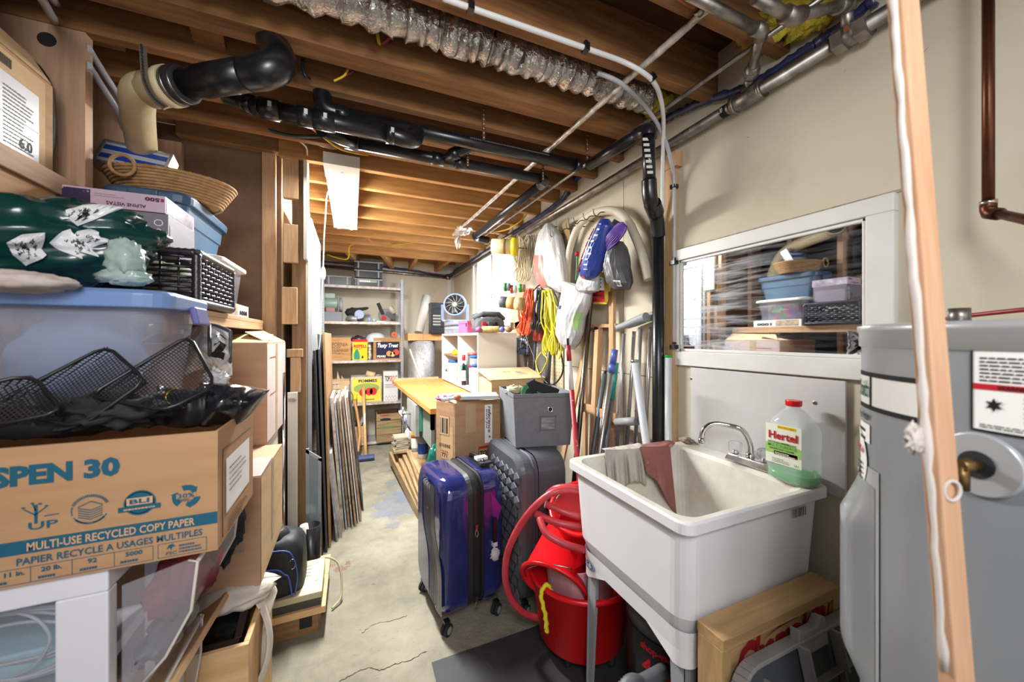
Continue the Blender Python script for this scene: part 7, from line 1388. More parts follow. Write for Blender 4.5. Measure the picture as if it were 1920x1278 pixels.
m = MB(); m.b2((X0+.075, Y0+.02, .40), (X1-.075, Y0+.022, .86), mat('side_film', '#b9c2cf', .15, alpha=.15)); m.build('side_panel', du)
m = MB(); m.b2((-.83, .99, .69), (-.50, 1.10, .745), tl); one(m, 'teal_folder_box', 'pale teal box lying in the top drawer', 'box', bevel=.004)
m = MB(); m.b2((-.82, .97, .40), (-.50, 1.12, .47), tl); one(m, 'teal_folder_box', 'pale teal box lying in the second drawer', 'box', bevel=.004)
rr = random.Random(9); P = []
for i in range(60): a = i*.75; r = .075+.02*math.sin(i*.9); P.append(V((-.58+r*1.5*math.cos(a)+.02*math.sin(i*.31), .975+.012*math.sin(i*.7), .775+r*.75*math.sin(a)+.01*math.cos(i*.5))))
m = MB(); m.tube(spline(P, 5), .0028, mat('cable_grey', '#a9a5ad', .5), 6); one(m, 'coiled_grey_cable', 'coiled grey cable lying in the top drawer', 'cable')
m = MB(); m.blob((-.345, 1.06, .80), (.10, .22, .15), mat('dark_red_fabric', '#7a1826', .7, 0, '#3a1018', 7), .4, 3, 3); one(m, 'dark_red_garment', 'dark red garment bundled in the top drawer', 'garment')
m = MB(); m.blob((-.365, 1.05, .705), (.06, .22, .07), dgray, .4, 3, 7); one(m, 'dark_garment', 'dark cloth under the red garment in the top drawer', 'garment')
m = MB(); m.blob((-.395, 1.03, .46), (.045, .2, .12), mat('shoe_red', '#7a1420', .6, 0, '#d8d0cc', 6, ramp=(.55, .58)), .3, 3, 11); one(m, 'red_white_shoe', 'red and white shoe in the second drawer', 'shoe')
m = MB(); fur = mat('black_fur', '#0d0d10', .9, 0, '#2c2e38', 40, bump=1, bscale=90, bdist=.02); m.blob((-.355, 1.33, .80), (.12, .12, .26), fur, .2, 6, 2, 40, 30); one(m, 'black_fur_item', 'black furry item squeezed behind the drawer unit', 'fur')
# --- copy paper box
bx0, bx1, by0, by1, bz0, bz1 = -.72, -.245, .906, 1.19, .908, 1.144
cp = thing('copy_paper_box', ((bx0+bx1)/2, (by0+by1)/2, bz0), 'open brown copy paper box with teal print on the white drawer unit', 'cardboard box'); cpm_ = mat('copy_box_board', '#b08a68', .85, 0, '#a8825f', 5, (1, 1, 8), .06, 90, spec=.15); k = .005
tel = ink('box_teal', '#22566b')
m = MB(); m.b2((bx0, by0, bz0), (bx1, by0+k, bz1), cpm_); m.b2((bx0, by1-k, bz0), (bx1, by1, bz1), cpm_); m.b2((bx1-k, by0+k, bz0), (bx1, by1-k, bz1), cpm_); m.b2((bx0, by0+k, bz0), (bx0+k, by1-k, bz1), cpm_); m.b2((bx0+k, by0+k, bz0), (bx1-k, by1-k, bz0+k), cpm_)
Hh = bz1-bz0
def C(px, py): return AY(px, py, by0)
def T_(txt, x0, y0, x1, y1, mt, bold=.03, e=.0016, m=m):   # image rectangle on the front face; left/top to right/bottom, letters stay horizontal
    a = C(x0, y0); b = C(x1, y1); z0_, z1__ = sorted((a.z, b.z)); m.text(txt, (a.x, by0, z0_), (b.x-a.x, 0, 0), (0, 0, z1__-z0_), mt, e, bold)
# positions computed straight on the face
def fx(px, py): p = C(px, py); return p.x, p.z
o = V((bx0, by0, bz0))
T0 = C(-62, 868); T1 = C(137, 828); hgt = .036
m.text('ASPEN', (AY(-70, 850, by0).x, by0, bz0+.170), (AY(137, 850, by0).x-AY(-70, 850, by0).x, 0, 0), (0, 0, .035), tel, .0016, .05)
m.text('30', (AY(158, 850, by0).x, by0, bz0+.170), (AY(226, 850, by0).x-AY(158, 850, by0).x, 0, 0), (0, 0, .035), tel, .0016, .05)
def xx(px, z): # x on the face at height z for image column px
    return AY(px, 900, by0).x
m.rquad((bx0, by0, bz0+.054), (xx(408, 0)-bx0, 0, 0), (0, 0, .023), tel, .0008); lt = mat('copy_box_letter', '#c49c78', .8)
m.text('MULTI-USE RECYCLED COPY PAPER', (xx(52, 0), by0, bz0+.058), (xx(366, 0)-xx(52, 0), 0, 0), (0, 0, .0145), lt, .0022, .02)
m.text('PAPIER RECYCLE A USAGES MULTIPLES', (xx(32, 0), by0, bz0+.0355), (xx(380, 0)-xx(32, 0), 0, 0), (0, 0, .0125), tel, .0016, .02)
for a, b in ((-80, 288), (296, 388)):
    A_, B_ = xx(a, 0), xx(b, 0)
    for x in (A_, B_-.001): m.rquad((x, by0, bz0+.004), (.001, 0, 0), (0, 0, .027), tel)
    for z in (.004, .030): m.rquad((A_, by0, bz0+z), (B_-A_, 0, 0), (0, 0, .001), tel)
for px in (57, 135, 214): m.rquad((xx(px, 0), by0, bz0+.004), (.001, 0, 0), (0, 0, .027), tel)
for s_, a, b in (('8.5 x 11 in.', -40, 48), ('20 lb.', 78, 117), ('92', 165, 183), ('5000', 236, 268)): m.text(s_, (xx(a, 0), by0, bz0+.019), (xx(b, 0)-xx(a, 0), 0, 0), (0, 0, .0085), tel, .0016, .03)
for a, b in ((-30, 36), (72, 121), (150, 200), (226, 276)): m.lines((xx(a, 0), by0, bz0+.008), (xx(b, 0)-xx(a, 0), 0, 0), (0, 0, .007), 1, tel, .6)
m.lines((xx(336, 0), by0, bz0+.009), (xx(380, 0)-xx(336, 0), 0, 0), (0, 0, .018), 3, tel, .5); m.text('FSC', (xx(312, 0), by0, bz0+.008), (xx(332, 0)-xx(312, 0), 0, 0), (0, 0, .006), tel); m.poly((xx(310, 0), by0, bz0+.015), (.018, 0, 0), (0, 0, .013), [(.1, .3), (.3, .9), (.6, 1), (.9, .6), (.6, .55), (.5, .1), (.4, .5)], tel)
# four printed marks
def arc(m, c, r0, r1, a0, a1, mt, n=16, sx=1):
    pts = [(c[0]+r1*math.cos(a0+(a1-a0)*i/n)*sx, c[1]+r1*math.sin(a0+(a1-a0)*i/n)) for i in range(n+1)]+[(c[0]+r0*math.cos(a1-(a1-a0)*i/n)*sx, c[1]+r0*math.sin(a1-(a1-a0)*i/n)) for i in range(n+1)]
    q = n+1
    m.add([V((x, by0-.0014, z)) for x, z in pts], [(i, i+1, 2*n-i, 2*n+1-i) for i in range(n)], mt)
zc2 = bz0+.115
def rect(m, x0, z0, x1, z1, mt=None, w_=.0016): m.beam((x0, by0-.0008, z0), (x1, by0-.0008, z1), w_, .0006, mt or tel, (0, 1, 0))
x = xx(68, 0); m.text('UP', (xx(54, 0), by0, zc2-.022), (xx(110, 0)-xx(54, 0), 0, 0), (0, 0, .013), tel); rect(m, x, zc2-.012, x, zc2+.020, w_=.004); rect(m, x, zc2+.004, x+.012, zc2+.014); rect(m, x, zc2+.002, x-.014, zc2+.014); rect(m, x, zc2+.010, x-.004, zc2+.022); rect(m, x+.010, zc2-.001, x+.028, zc2)
for dx, dz in ((.013, .016), (-.015, .017), (-.004, .023), (.005, .021)): m.poly((x+dx-.003, by0, zc2+dz-.002), (.006, 0, 0), (0, 0, .004), [(0, .5), (.5, 0), (1, .5), (.5, 1)], tel)
x = xx(170, 0); arc(m, (x, zc2), .0235, .025, PI*1.15, PI*1.45, tel); arc(m, (x, zc2), .0235, .025, -PI*.45, -PI*.15, tel); arc(m, (x, zc2), .0235, .025, PI*.9, PI*1.1, tel)
for i in range(22): a = PI*.12+i*PI*.76/22; arc(m, (x, zc2), .022, .0265, a, a+.07, tel, 2)
for i in range(18): a = PI*1.22+i*PI*.56/18; arc(m, (x, zc2), .0225, .026, a, a+.07, tel, 2)
for i in range(5): z = zc2-.012+.004*i; rect(m, x-.016, z, x, z-.006, w_=.0014); rect(m, x, z-.006, x+.016, z, w_=.0014)
rect(m, x-.016, zc2+.006, x+.001, zc2+.014, w_=.0014); rect(m, x+.001, zc2+.014, x+.016, zc2+.006, w_=.0014)
x = xx(263, 0); arc(m, (x, zc2), 0.0, .023, 0, 2*PI, tel, 24); arc(m, (x, zc2), .019, .0205, 0, 2*PI, lt, 24); m.rquad((x-.0185, by0, zc2-.003), (.037, 0, 0), (0, 0, .013), lt, .002); m.text('BLI', (x-.014, by0, zc2-.0005), (.028, 0, 0), (0, 0, .0085), tel, .003, .03); m.rquad((x-.030, by0, zc2-.0135), (.060, 0, 0), (0, 0, .009), tel, .0024); m.lines((x-.022, by0, zc2-.011), (.044, 0, 0), (0, 0, .004), 1, lt, .6, .003, lo=1)
x = xx(350, 0)
for i in range(3):
    a = PI/2+2*PI*i/3; arc(m, (x, zc2), .012, .022, a-.75, a+.35, tel, 6); ca_, sa_ = math.cos(a-.75), math.sin(a-.75)
    m.poly((x, by0, zc2), (.01, 0, 0), (0, 0, .01), [(ca_*.9, sa_*.9), (ca_*2.5, sa_*2.5), (math.cos(a-1.15)*1.7, math.sin(a-1.15)*1.7)], tel)
m.rquad((x-.015, by0, zc2-.003), (.03, 0, 0), (0, 0, .0095), cpm_, .002); m.text('30%', (x-.013, by0, zc2-.002), (.026, 0, 0), (0, 0, .0085), tel, .003, .02); m.lines((x-.012, by0, zc2-.008), (.024, 0, 0), (0, 0, .005), 2, tel, .5, .003)
# side label
m.rquad((bx1, by0+.05, bz0+.05), (0, .19, 0), (0, 0, .115), inkw, .0012); m.lines((bx1, by0+.07, bz0+.09), (0, .14, 0), (0, 0, .06), 5, inkg, .25, .002); m.lines((bx1, by0+.06, bz0+.008), (0, .16, 0), (0, 0, .03), 5, inkk, .3, .002)
m.tube([V((bx1+.0005, by0+.03, bz0+.01)), V((bx1+.0005, by0+.03, bz0+.19)), V((bx1+.0005, by1-.03, bz0+.19))], .0008, inkk, 4)
m.build('box_body', cp, bevel=.001)
# mesh trays
bm_ = bpy.data.materials.new('black_wire_mesh'); bm_.use_nodes = True; nt = bm_.node_tree; b_ = nt.nodes['Principled BSDF']; b_.inputs['Base Color'].default_value = (.012, .012, .014, 1); b_.inputs['Roughness'].default_value = .4
tc = nt.nodes.new('ShaderNodeTexCoord'); ws = []
for ang in (PI/4, -PI/4):
    mp = nt.nodes.new('ShaderNodeMapping'); mp.inputs['Rotation'].default_value = (0, ang, 0); wv = nt.nodes.new('ShaderNodeTexWave'); wv.bands_direction = 'X'; wv.inputs['Scale'].default_value = 60; nt.links.new(tc.outputs['Object'], mp.inputs[0]); nt.links.new(mp.outputs[0], wv.inputs[0]); ws.append(wv)
mxn = nt.nodes.new('ShaderNodeMath'); mxn.operation = 'MAXIMUM'; nt.links.new(ws[0].outputs['Fac'], mxn.inputs[0]); nt.links.new(ws[1].outputs['Fac'], mxn.inputs[1]); gt = nt.nodes.new('ShaderNodeMath'); gt.operation = 'GREATER_THAN'; gt.inputs[1].default_value = .80; nt.links.new(mxn.outputs[0], gt.inputs[0]); nt.links.new(gt.outputs[0], b_.inputs['Alpha'])
def tray(Cn, label, dep=.02):     # four corners (world) of the open rim; body goes back along the normal
    Cn = [V(c) for c in Cn]; t = thing('mesh_tray', sum(Cn, V())/4, label, 'tray'); n = (Cn[1]-Cn[0]).cross(Cn[3]-Cn[0]).normalized()
    if n.y < 0: n = -n
    m = MB(); ctr = sum(Cn, V())/4; inn = [c.lerp(ctr, .08)+n*dep for c in Cn]
    m.add(Cn+inn, [(0, 1, 5, 4), (1, 2, 6, 5), (2, 3, 7, 6), (3, 0, 4, 7), (4, 5, 6, 7)], bm_); m.build('mesh', t)
    P = []
    for i in range(4):
        a, b, c = Cn[i-1], Cn[i], Cn[(i+1) % 4]; d1 = (a-b).normalized()*.02; d2 = (c-b).normalized()*.02; P += [b+d1, b+d1*.3+d2*.3, b+d2]
    m = MB(); m.tube(P, .0035, black, 8, closed=True); m.build('rim', t)
tray([AD(165, 735, .80), AD(332, 706, .80), AD(403, 722, .80), AD(352, 628, .86)] if 0 else [AD(165, 742, .70), AD(310, 770, .70), AD(405, 722, .77), AD(355, 628, .80)], 'black mesh tray propped up at the right of the copy paper box')
tray([AD(-30, 765, .64), AD(150, 800, .67), AD(275, 712, .72), AD(200, 648, .74)], 'black mesh tray propped up in the middle of the copy paper box')
tray([AD(-80, 730, .61), AD(-20, 800, .61), AD(120, 770, .65), AD(60, 702, .67)], 'black mesh tray at the left of the copy paper box')
m = MB(); m.blob(AD(70, 790, .71), (.36, .12, .06), blackm, .4, 3, 5); m.blob(AD(225, 770, .74), (.16, .12, .07), blackm, .5, 3, 8); one(m, 'black_cloth_straps', 'heap of black straps and cloth filling the copy paper box', 'cloth')
m = MB(); m.grid(lambda u, v: AD(60+160*u, 768+30*v+10*math.sin(u*6), .68+.05*u-.02*v+.01*math.sin(u*9)), 20, 6, mat('webbing', '#2b2b30', .8, 0, '#3c3d42', 40)); one(m, 'black_strap', 'wide black webbing strap folded at the front of the copy paper box', 'strap', solid=.003)
blk = mat('shiny_black_film', '#101114', .18, 0, '#1c1d22', 5, bump=.5, bscale=14, bdist=.01, spec=.8)
m = MB()
def brim(u, v): 
    px = 375+130*u; top = 718+14*u*u; bot = 800-68*max(0, (u-.45)/.55)**1.6-2*u; return AD(px, top+(bot-top)*v, .80+.10*u-.05*math.sin(PI*v)*(.3+u)+.012*math.sin(u*10+v*4))
m.grid(brim, 26, 16, blk); m.grid(lambda u, v: AD(295+90*u, 722+8*math.sin(u*3)+72*v, .79-.02*math.sin(PI*v)+.01*math.sin(u*8)), 16, 12, mat('dark_vinyl', '#1b1b20', .4, 0, '#24242a', 6, bump=.3, bscale=12))
one(m, 'black_plastic_bag', 'shiny black folded plastic bag hanging over the right rim of the copy paper box', 'bag', solid=.002)
cable('gold_chain', [AD(332, 727, .755), AD(318, 733, .755), AD(311, 742, .752), AD(314, 754, .75), AD(330, 760, .75), AD(345, 764, .75)], .0012, mat('gold', '#c9a23a', .3, .9), 'thin gold chain lying on the black bag', 'chain')
# white bag with black print
m = MB()
def wb_(u, v): px = 345+90*u; py = 622+82*v-14*math.sin(PI*u); return AD(px, py, 1.14-.07*math.sin(PI*u)*math.sin(PI*v)+.015*noise.noise(V((u*5, v*5, 2))))
m.grid(wb_, 26, 22, bagw); m.tube([wb_(.55+.0*i, i/10)+V((0, -.006, 0)) for i in range(8)], .004, dgray, 6); m.tube([wb_(.55+.4*i/10, -.0+.0*i)+V((0, -.006, 0)) for i in range(11)]+[wb_(.98, i/10)+V((0, -.006, 0)) for i in range(8)], .004, dgray, 6)
m.text('2', None, None, None, inkk, bold=.08, shear=.3, fn=lambda x, y: wb_(.58+.30*x, .72-.55*y)+V((0, -.004, 0)))
one(m, 'white_printed_bag', 'white plastic bag with bold black print in front of the upper moving carton', 'bag', solid=.002)
m = MB(); m.blob(AD(405, 712, 1.08), (.06, .05, .06), bagw, .6, 4, 3); one(m, 'tied_bag_end', 'knotted crumpled end of white plastic under the printed bag', 'bag')
# --- clear bin with blue lid
bn2 = thing('blue_lidded_bin', (-.74, 1.30, 1.15), 'large clear storage bin with blue lid under the green bag', 'storage bin'); R = Rz(math.radians(2))
nr = AD(303, 545, .80); c0 = V((nr.x, nr.y, 0)); L_ = .52; W2_ = .27; ctr = c0+R @ V((-L_/2, W2_/2, 0)); zt = 1.437; zb3 = 1.16
m = MB(); loft(m, [[ctr+R @ (p) for p in ring(0, 0, L_-.06, W2_-.05, .05, zb3)], [ctr+R @ p for p in ring(0, 0, L_-.01, W2_-.01, .05, zt-.04)]], clearm, True, False, True)
m.build('bin_body', bn2)
m = MB(); loft(m, [[ctr+R @ p for p in ring(0, 0, L_+.035, W2_+.035, .06, zt-.045)], [ctr+R @ p for p in ring(0, 0, L_+.04, W2_+.04, .06, zt-.015)], [ctr+R @ p for p in ring(0, 0, L_+.02, W2_+.02, .05, zt-.006)], [ctr+R @ p for p in ring(0, 0, L_-.04, W2_-.04, .05, zt-.012)]], mat('lid_blue', '#6680ae', .35), True, True); m.build('lid', bn2, bevel=.003)
m = MB(); p = ctr+R @ V((L_/2+.03, 0, zt-.055)); m.box(p, (.014, .09, .045), mat('latch_purple', '#55568f', .3), R @ RY3(-.2)); m.build('latch', bn2, bevel=.005)
for k, (dx, c, lab) in enumerate(((-.14, '#8a6a5e', 'reddish brown folded textile inside the clear bin'), (.08, '#5d6a8a', 'slate blue folded textile inside the clear bin'))):
    m = MB(); m.blob(ctr+R @ V((dx, 0, zb3+.115)), (.20, .22, .22), mat('textile_'+c[1:], c, .9), .2, 3, k); one(m, 'folded_textile', lab, 'textile')
m = MB(); m.b2((-.98, 1.195, .915), (-.34, 1.395, 1.158), cardl); one(m, 'low_carton', 'plain carton hidden behind the copy paper box and below the clear bin', 'cardboard box')
# --- green bag
def gbag(q, p): q = q.copy(); q.z *= .9 if p.z < -.3 else 1; return q
gb = thing('green_shopping_bag', AD(120, 520, .8), 'stuffed dark green plastic bag with white printed patches on the blue lid', 'bag')
gc = V((-.685, 1.17, zt+.098)); gR = Rz(math.radians(4)) @ RY3(-.10)
m = MB(); m.blob(gc, (.50, .26, .21), grn, .22, 2.2, 4, 60, 40, R=gR); m.build('bag_body', gb)
def gsurf(px, py, e=.0):     # point on the bag seen through an image position (ellipsoid hit)
    d = _d(px, py); o = V((0, 0, H)); A = gR.transposed(); dd = A @ d; oo = A @ (o-gc); s3 = V((.25+e, .13+e, .105+e)); q = V((dd.x/s3.x, dd.y/s3.y, dd.z/s3.z)); w3 = V((oo.x/s3.x, oo.y/s3.y, oo.z/s3.z))
    a = q.dot(q); b = 2*q.dot(w3); c = w3.dot(w3)-1; D = b*b-4*a*c; k = (-b-math.sqrt(max(0, D)))/(2*a); p = o+d*k; nn = V((oo.x+dd.x*k, oo.y+dd.y*k, oo.z+dd.z*k)).normalized()
    # follow the noise of the blob
    pn = V((q.x*k+w3.x, q.y*k+w3.y, q.z*k+w3.z)); kk = 1+.22*noise.noise(pn*2.2+V((4, 6.8, 0)))+.22*.45*noise.noise(pn*2.2*3.1+V((8, 5, 1))); loc = V((s3.x*pn.x, s3.y*pn.y, s3.z*pn.z))*kk*1.012; return gc+gR @ loc
patch = mat('bag_white_patch', '#c9c9cb', .35)
def patchpoly(pts, name='printed_patch'):
    m = MB(); cx = sum(p[0] for p in pts)/len(pts); cy_ = sum(p[1] for p in pts)/len(pts); n = len(pts); K = 5; vs = []; fs = []
    dense = []
    for i in range(n):
        for j in range(4): a = pts[i]; b = pts[(i+1) % n]; dense.append((a[0]+(b[0]-a[0])*j/4, a[1]+(b[1]-a[1])*j/4))
    N = len(dense)
    for k in range(K+1):
        for q in dense: vs.append(gsurf(cx+(q[0]-cx)*k/K, cy_+(q[1]-cy_)*k/K, .004))
    for k in range(K):
        for i in range(N): fs.append((k*N+i, k*N+(i+1) % N, (k+1)*N+(i+1) % N, (k+1)*N+i))
    m.add(vs, fs, patch)
    rr = random.Random(int(cx))
    for i in range(26):
        a = rr.choice(dense); f = rr.uniform(0, .8); x = cx+(a[0]-cx)*f; y = cy_+(a[1]-cy_)*f; an = rr.uniform(0, PI); l = 5
        m.tube([gsurf(x, y, .006), gsurf(x+l*math.cos(an), y+l*math.sin(an), .006), gsurf(x+l*math.cos(an+1), y+l*math.sin(an+1), .006)], .0007, inkk, 4)
    m.build('printed_patch', gb)
patchpoly([(95, 455), (120, 433), (135, 428), (143, 440), (152, 432), (195, 424), (188, 445), (205, 448), (180, 470), (175, 480), (140, 468), (148, 484), (120, 470)])
patchpoly([(125, 392), (150, 386), (200, 388), (205, 398), (170, 418), (140, 405)])
patchpoly([(12, 455), (40, 440), (80, 437), (88, 478), (50, 500), (25, 480)])
m = MB(); tp = mat('translucent_knot', '#b9c4c0', .15, 0, '#8fa59e', 8, alpha=.8, bump=.8, bscale=18, bdist=.01)
kc = AD(235, 485, .80); m.blob(kc, (.06, .06, .085), tp, .28, 3, 7, 30, 24); m.blob(kc+V((.0, 0, -.04)), (.09, .05, .035), tp, .28, 4, 9); m.build('knotted_end', gb)
m = MB(); m.blob(AD(30, 528, .68), (.16, .10, .04), mat('pale_towel', '#c6b8b0', .95, 0, '#a89a94', 20), .2, 3, 2); one(m, 'pale_towel', 'pale folded towel under the green bag at the left edge', 'towel')
# --- wooden shelf with baskets and totes
SZ2 = 1.417
ws_ = thing('wooden_shelf', (-.6, 1.8, SZ2-.05), 'pale wooden shelf carrying the baskets and totes beside the stud wall', 'shelf'); m = MB(); m.b2((-.775, 1.33, SZ2-.018), (-.425, 2.28, SZ2), lumY); m.b2((-.44, 1.33, SZ2-.05), (-.425, 2.28, SZ2-.018), lumY); m.b2((-.775, 1.33, SZ2-.05), (-.44, 1.345, SZ2-.018), lumX); m.b2((-.775, 2.265, SZ2-.05), (-.44, 2.28, SZ2-.018), lumX); m.build('shelf_board', ws_, bevel=.002)
for y in (1.36,): m = MB(); m.beam((-.775, y, SZ2-.05), (-.775, y, SZ2-.30), .02, .02, lumZ); m.beam((-.765, y, SZ2-.25), (-.50, y, SZ2-.055), .02, .02, lumZ); m.build('bracket', ws_)
# wicker basket
wk = mat('dark_wicker', '#231a1e', .35, 0, '#34282e', 30, bump=.4, bscale=90); wkl = mat('wicker_painted_shine', '#46465c', .3, 0, '#2c2c3c', 30)  # second wicker has the shine of the side weave put into its colour
bk = thing('wicker_basket', (-.58, 1.52, SZ2), 'dark woven wicker basket on the wooden shelf', 'basket'); x0, x1, y0, y1, z0, z1 = -.74, -.415, 1.35, 1.69, SZ2+.002, SZ2+.17
m = MB()
for z in (z0+.012, z1-.012):
    for a, b in (((x0, y0), (x1, y0)), ((x1, y0), (x1, y1)), ((x1, y1), (x0, y1)), ((x0, y1), (x0, y0))):
        L = ((a[0]-b[0])**2+(a[1]-b[1])**2)**.5; n = int(L/.008); m.tube([V((a[0], a[1], z)).lerp(V((b[0], b[1], z)), i/n) for i in range(n+1)], [.011+.002*(i % 2) for i in range(n+1)], wk, 8)
for x, y in ((x0, y0), (x1, y0), (x1, y1), (x0, y1)): m.tube([V((x, y, z0+.01+.008*i)) for i in range(19)], [.011+.002*(i % 2) for i in range(19)], wk, 8)
m.build('rim', bk)
m = MB()
nrow = 9
for j in range(nrow):
    z = z0+.028+.0145*j
    for (a, b, N_) in (((x0, y0), (x1, y0), 8), ((x1, y0), (x1, y1), 14), ((x1, y1), (x0, y1), 8), ((x0, y1), (x0, y0), 14)):
        out = V((b[1]-a[1], -(b[0]-a[0]), 0)).normalized(); P = []
        for i in range(N_*4+1): t_ = i/(N_*4); P.append(V((a[0], a[1], z)).lerp(V((b[0], b[1], z)), t_)+out*.005*math.sin(PI*t_*N_+PI*(j % 2)))
        m.tube(P, .0042, wk if N_ == 8 else wkl, 5)
for (a, b, N_) in (((x0, y0), (x1, y0), 8), ((x1, y0), (x1, y1), 14)):
    for i in range(N_+1): p = V((a[0], a[1], 0)).lerp(V((b[0], b[1], 0)), i/N_); m.tube([p+V((0, 0, z0+.02)), p+V((0, 0, z1-.02))], .003, wk, 5)
m.b2((x0, y0, z0), (x1, y1, z0+.006), wk); m.build('weave', bk)
m = MB(); m.blob((-.56, 1.5, SZ2+.08), (.26, .26, .13), mat('mixed_contents', '#6a7a58', .8, 0, '#a9a79c', 14, ramp=(.48, .55)), .2, 3, 2); one(m, 'green_packet', 'green and pale packet inside the wicker basket', 'packet')
# boxes on the basket
t = thing('grey_shoe_box', (-.66, 1.56, z1+.015), 'grey box with pale number on the wicker basket', 'box'); m = MB(); gb_ = mat('box_mauve_grey', '#756e76', .6, 0, '#6c666f', 3); Z_ = z1+.004; m.b2((-.775, 1.48, Z_), (-.525, 1.69, 1.712), gb_)
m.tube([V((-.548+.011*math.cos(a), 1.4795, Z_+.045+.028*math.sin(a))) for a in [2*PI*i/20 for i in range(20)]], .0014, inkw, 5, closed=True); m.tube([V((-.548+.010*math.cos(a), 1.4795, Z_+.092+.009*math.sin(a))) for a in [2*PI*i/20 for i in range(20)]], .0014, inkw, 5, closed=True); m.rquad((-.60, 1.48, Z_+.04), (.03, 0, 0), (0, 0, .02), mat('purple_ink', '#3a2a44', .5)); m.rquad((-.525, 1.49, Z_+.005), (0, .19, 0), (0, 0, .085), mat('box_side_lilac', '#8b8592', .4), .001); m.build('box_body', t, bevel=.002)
t = thing('puzzle_box', (-.66, 1.56, 1.713), 'upside down lilac jigsaw puzzle box with snowy picture on the grey box', 'puzzle box'); m = MB(); lil = mat('lilac_card', '#c0a7b4', .5, 0, '#b59cab', 4); X0p, X1p, Y0p = -.78, -.53, 1.475; m.b2((X0p, Y0p, 1.7135), (X1p, 1.70, 1.765), lil)
def rtext(txt, x0, x1, z0, z1, mt, bold=.02): m.text(txt, (x1, Y0p, z1), (x0-x1, 0, 0), (0, 0, z0-z1), mt, .0016, bold)
m.rquad((X0p+.006, Y0p, 1.718), (.075, 0, 0), (0, 0, .042), mat('puzzle_picture', '#2b2340', .3, 0, '#c9c3d6', 30, ramp=(.55, .62)), .001); rtext('ALPINE VISTAS', -.665, -.575, 1.722, 1.732, ink('plum', '#5a2440')); rtext('500', -.578, -.543, 1.745, 1.757, ink('plum', '#5a2440'), .05)
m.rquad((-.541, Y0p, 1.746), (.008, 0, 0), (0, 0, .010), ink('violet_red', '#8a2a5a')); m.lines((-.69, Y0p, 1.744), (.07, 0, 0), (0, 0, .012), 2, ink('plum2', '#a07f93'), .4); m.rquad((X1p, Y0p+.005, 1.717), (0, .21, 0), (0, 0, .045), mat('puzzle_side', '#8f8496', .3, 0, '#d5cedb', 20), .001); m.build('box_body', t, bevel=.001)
m = MB(); m.prism([(-.83, 1.46, 1.72), (-.785, 1.46, 1.71), (-.785, 1.46, 1.78), (-.86, 1.46, 1.82)], (0, .1, 0), cardb); one(m, 'torn_carton_flap', 'torn carton flap sticking out left of the puzzle box', 'cardboard')
# milky tub and boxes behind
t = thing('jigsaw_box', (-.6, 1.9, SZ2), 'flat white puzzle box under the milky tub', 'puzzle box'); m = MB(); m.b2((-.755, 1.73, SZ2+.001), (-.45, 2.10, SZ2+.055), white); m.rquad((-.45, 1.75, SZ2+.005), (0, .17, 0), (0, 0, .045), mat('puzzle_art', '#7a6a86', .4, 0, '#c9b47a', 30)); m.text('1000', (-.45, 1.95, SZ2+.01), (0, .12, 0), (0, 0, .022), inkk, .002, .05); m.build('box_body', t)
mt_ = thing('milky_tub', (-.6, 1.9, SZ2+.056), 'milky white plastic tub with lid on the wooden shelf', 'storage tub'); m = MB(); loft(m, [ring(-.605, 1.905, .25, .32, .04, SZ2+.057), ring(-.605, 1.905, .28, .36, .04, SZ2+.215)], clearm, True, False, True); m.build('tub_body', mt_)
m = MB(); loft(m, [ring(-.605, 1.905, .31, .39, .045, SZ2+.205), ring(-.605, 1.905, .31, .39, .045, SZ2+.222), ring(-.605, 1.905, .27, .35, .04, SZ2+.228)], mat('tub_lid_white', '#cfcac6', .4), True, True); m.build('lid', mt_, bevel=.003)
m = MB(); m.blob((-.6, 1.9, SZ2+.13), (.22, .28, .13), mat('party_contents', '#3f9a5a', .6, 0, '#c9386a', 9, ramp=(.48, .52), col3='#7a4a9a', scale3=7, ramp3=(.55, .58)), .3, 3, 2); one(m, 'coloured_ribbons', 'green and pink ribbons inside the milky tub', 'ribbons')
# blue tote
bt = mat('tote_blue', '#47637c', .4, 0, '#415b73', 2); tz0 = SZ2+.230; t = thing('blue_tote', (-.655, 1.93, tz0), 'slate blue plastic tote with thick rim on the milky tub', 'storage tote'); m = MB(); cx, cy = -.655, 1.905
loft(m, [ring(cx, cy, .17, .36, .03, tz0), ring(cx, cy, .195, .40, .035, tz0+.10), ring(cx, cy, .205, .41, .035, tz0+.102), ring(cx, cy, .215, .43, .035, tz0+.175)], bt, True, False); m.build('tote_body', t, bevel=.002)
m = MB(); loft(m, [ring(cx, cy, .245, .465, .05, tz0+.162), ring(cx, cy, .25, .47, .05, tz0+.190), ring(cx, cy, .23, .45, .045, tz0+.202), ring(cx, cy, .20, .42, .04, tz0+.196)], mat('tote_rim_blue', '#35506a', .4), True, True); m.build('lid', t, bevel=.003)
m = MB(); m.b2((cx-.045, cy-.24, tz0+.13), (cx+.035, cy-.228, tz0+.195), mat('tote_rim_blue', '#35506a', .4)); m.build('handle', t, bevel=.004)
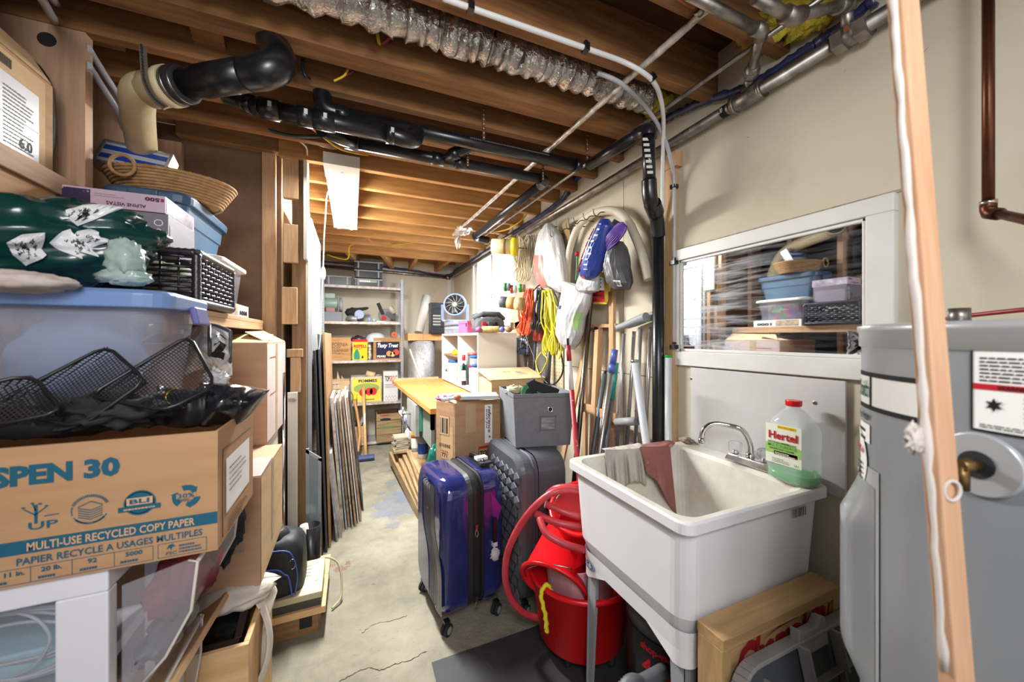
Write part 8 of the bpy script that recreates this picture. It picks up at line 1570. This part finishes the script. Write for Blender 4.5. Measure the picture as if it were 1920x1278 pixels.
# coiled straw basket
zb4 = tz0+.203; t = thing('straw_basket', (-.63, 1.86, zb4), 'shallow coiled straw basket with orange stitching on the blue tote', 'basket'); st_ = mat('straw', '#a98357', .85, 0, '#8f6c44', 40, bump=.5, bscale=120); m = MB(); C4 = V((-.64, 1.86, zb4+.006))
for j in range(9):
    r = .120+.0050*j; m.tube([C4+V((r*1.22*math.cos(a), r*.95*math.sin(a), .0098*j)) for a in [2*PI*i/48 for i in range(48)]], .0062, st_, 7, closed=True)
m.lathe([(0, 0), (.120, 0)], st_, TM(C4), 40, sx=1.22, sy=.95); m.build('basket_body', t)
m = MB()
for i in range(40): a = 2*PI*i/40; r = .120+.0050*8; p = C4+V((r*1.22*math.cos(a), r*.95*math.sin(a), .0860)); q = C4+V((r*1.22*math.cos(a+.07), r*.95*math.sin(a+.07), .080)); m.tube([p, q], .0022, ink('orange_stitch', '#b8562a'), 5)
m.build('stitching', t)
m = MB(); m.tube([C4+V((-.09+.033*math.cos(a), -.150, .07+.035*math.sin(a))) for a in [2*PI*i/20 for i in range(20)]], .006, st_, 8, closed=True); m.build('loop_handle', t)
# silver blue case
t = thing('striped_case', (-.66, 1.82, zb4+.05), 'silver framed case with blue stripes lying in the straw basket', 'case'); cR = RX3(1.15) @ Rz(-.12); cc = AD(258, 305, 1.50); m = MB(); m.box(cc, (.21, .11, .05), mat('case_white', '#b9bacb', .4), cR); m.build('case_body', t)
m = MB()
for dy in (-.02, .025): m.box(cc+cR @ V((0, dy, .026)), (.20, .022, .003), mat('case_blue', '#27479c', .4), cR)
m.build('stripe', t)
m = MB()
for dx, dy, sx, sy in ((0, -.055, .22, .012), (0, .055, .22, .012), (-.105, 0, .012, .11), (.105, 0, .012, .11)): m.box(cc+cR @ V((dx, dy, 0)), (sx, sy, .06), mat('case_silver', '#b5b7bb', .3, .7), cR)
m.build('edge_frame', t, bevel=.002)
# box at the top left between the studs, on the girt
x0, x1, y0, z0, z1 = -.905, -.793, 1.28, 1.79, 2.10
t = thing('labelled_carton', (-.84, 1.3, z0), 'carton with big white shipping label standing on the girt at the upper left', 'cardboard box')
pA = V((-.80, 1.05, 0)); q0 = AX(24, 85, -.80); 
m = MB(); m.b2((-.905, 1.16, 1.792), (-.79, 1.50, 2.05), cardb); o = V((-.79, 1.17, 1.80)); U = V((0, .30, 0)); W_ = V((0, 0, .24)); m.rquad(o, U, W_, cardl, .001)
m.rquad(o+U*.08+W_*.0, U*.84, W_*.78, mat('shipping_label', '#c9c7cb', .35), .0016); m.lines(o+U*.12+W_*.06, U*.36, W_*.62, 15, inkg, .35, .0025); m.lines(o+U*.54+W_*.06, U*.34, W_*.62, 15, inkg, .4, .0025, seed=4); m.rquad(o+U*.08+W_*.36, U*.84, W_*.01, inkw, .003)
for i in range(9): m.rquad(o+U*(.45+.02*i)+W_*.85, U*.012, W_*.1, inkk, .002)
m.text('6.0', o+U*.70+W_*.08, U*.14, W_*.12, inkk, .003); m.build('carton_body', t)
m = MB(); m.prism([(-.79, 1.17, 2.05), (-.79, 1.49, 2.05), (-.83, 1.49, 2.12), (-.83, 1.17, 2.13)], (.003, 0, 0), cardl); m.build('flap', t)
m = MB(); m.blob((-.87, 1.565, 1.97), (.10, .09, .36), blackm, .1, 2, 3); one(m, 'black_bag_upper', 'black bag standing between the labelled carton and the nearest stud', 'bag')
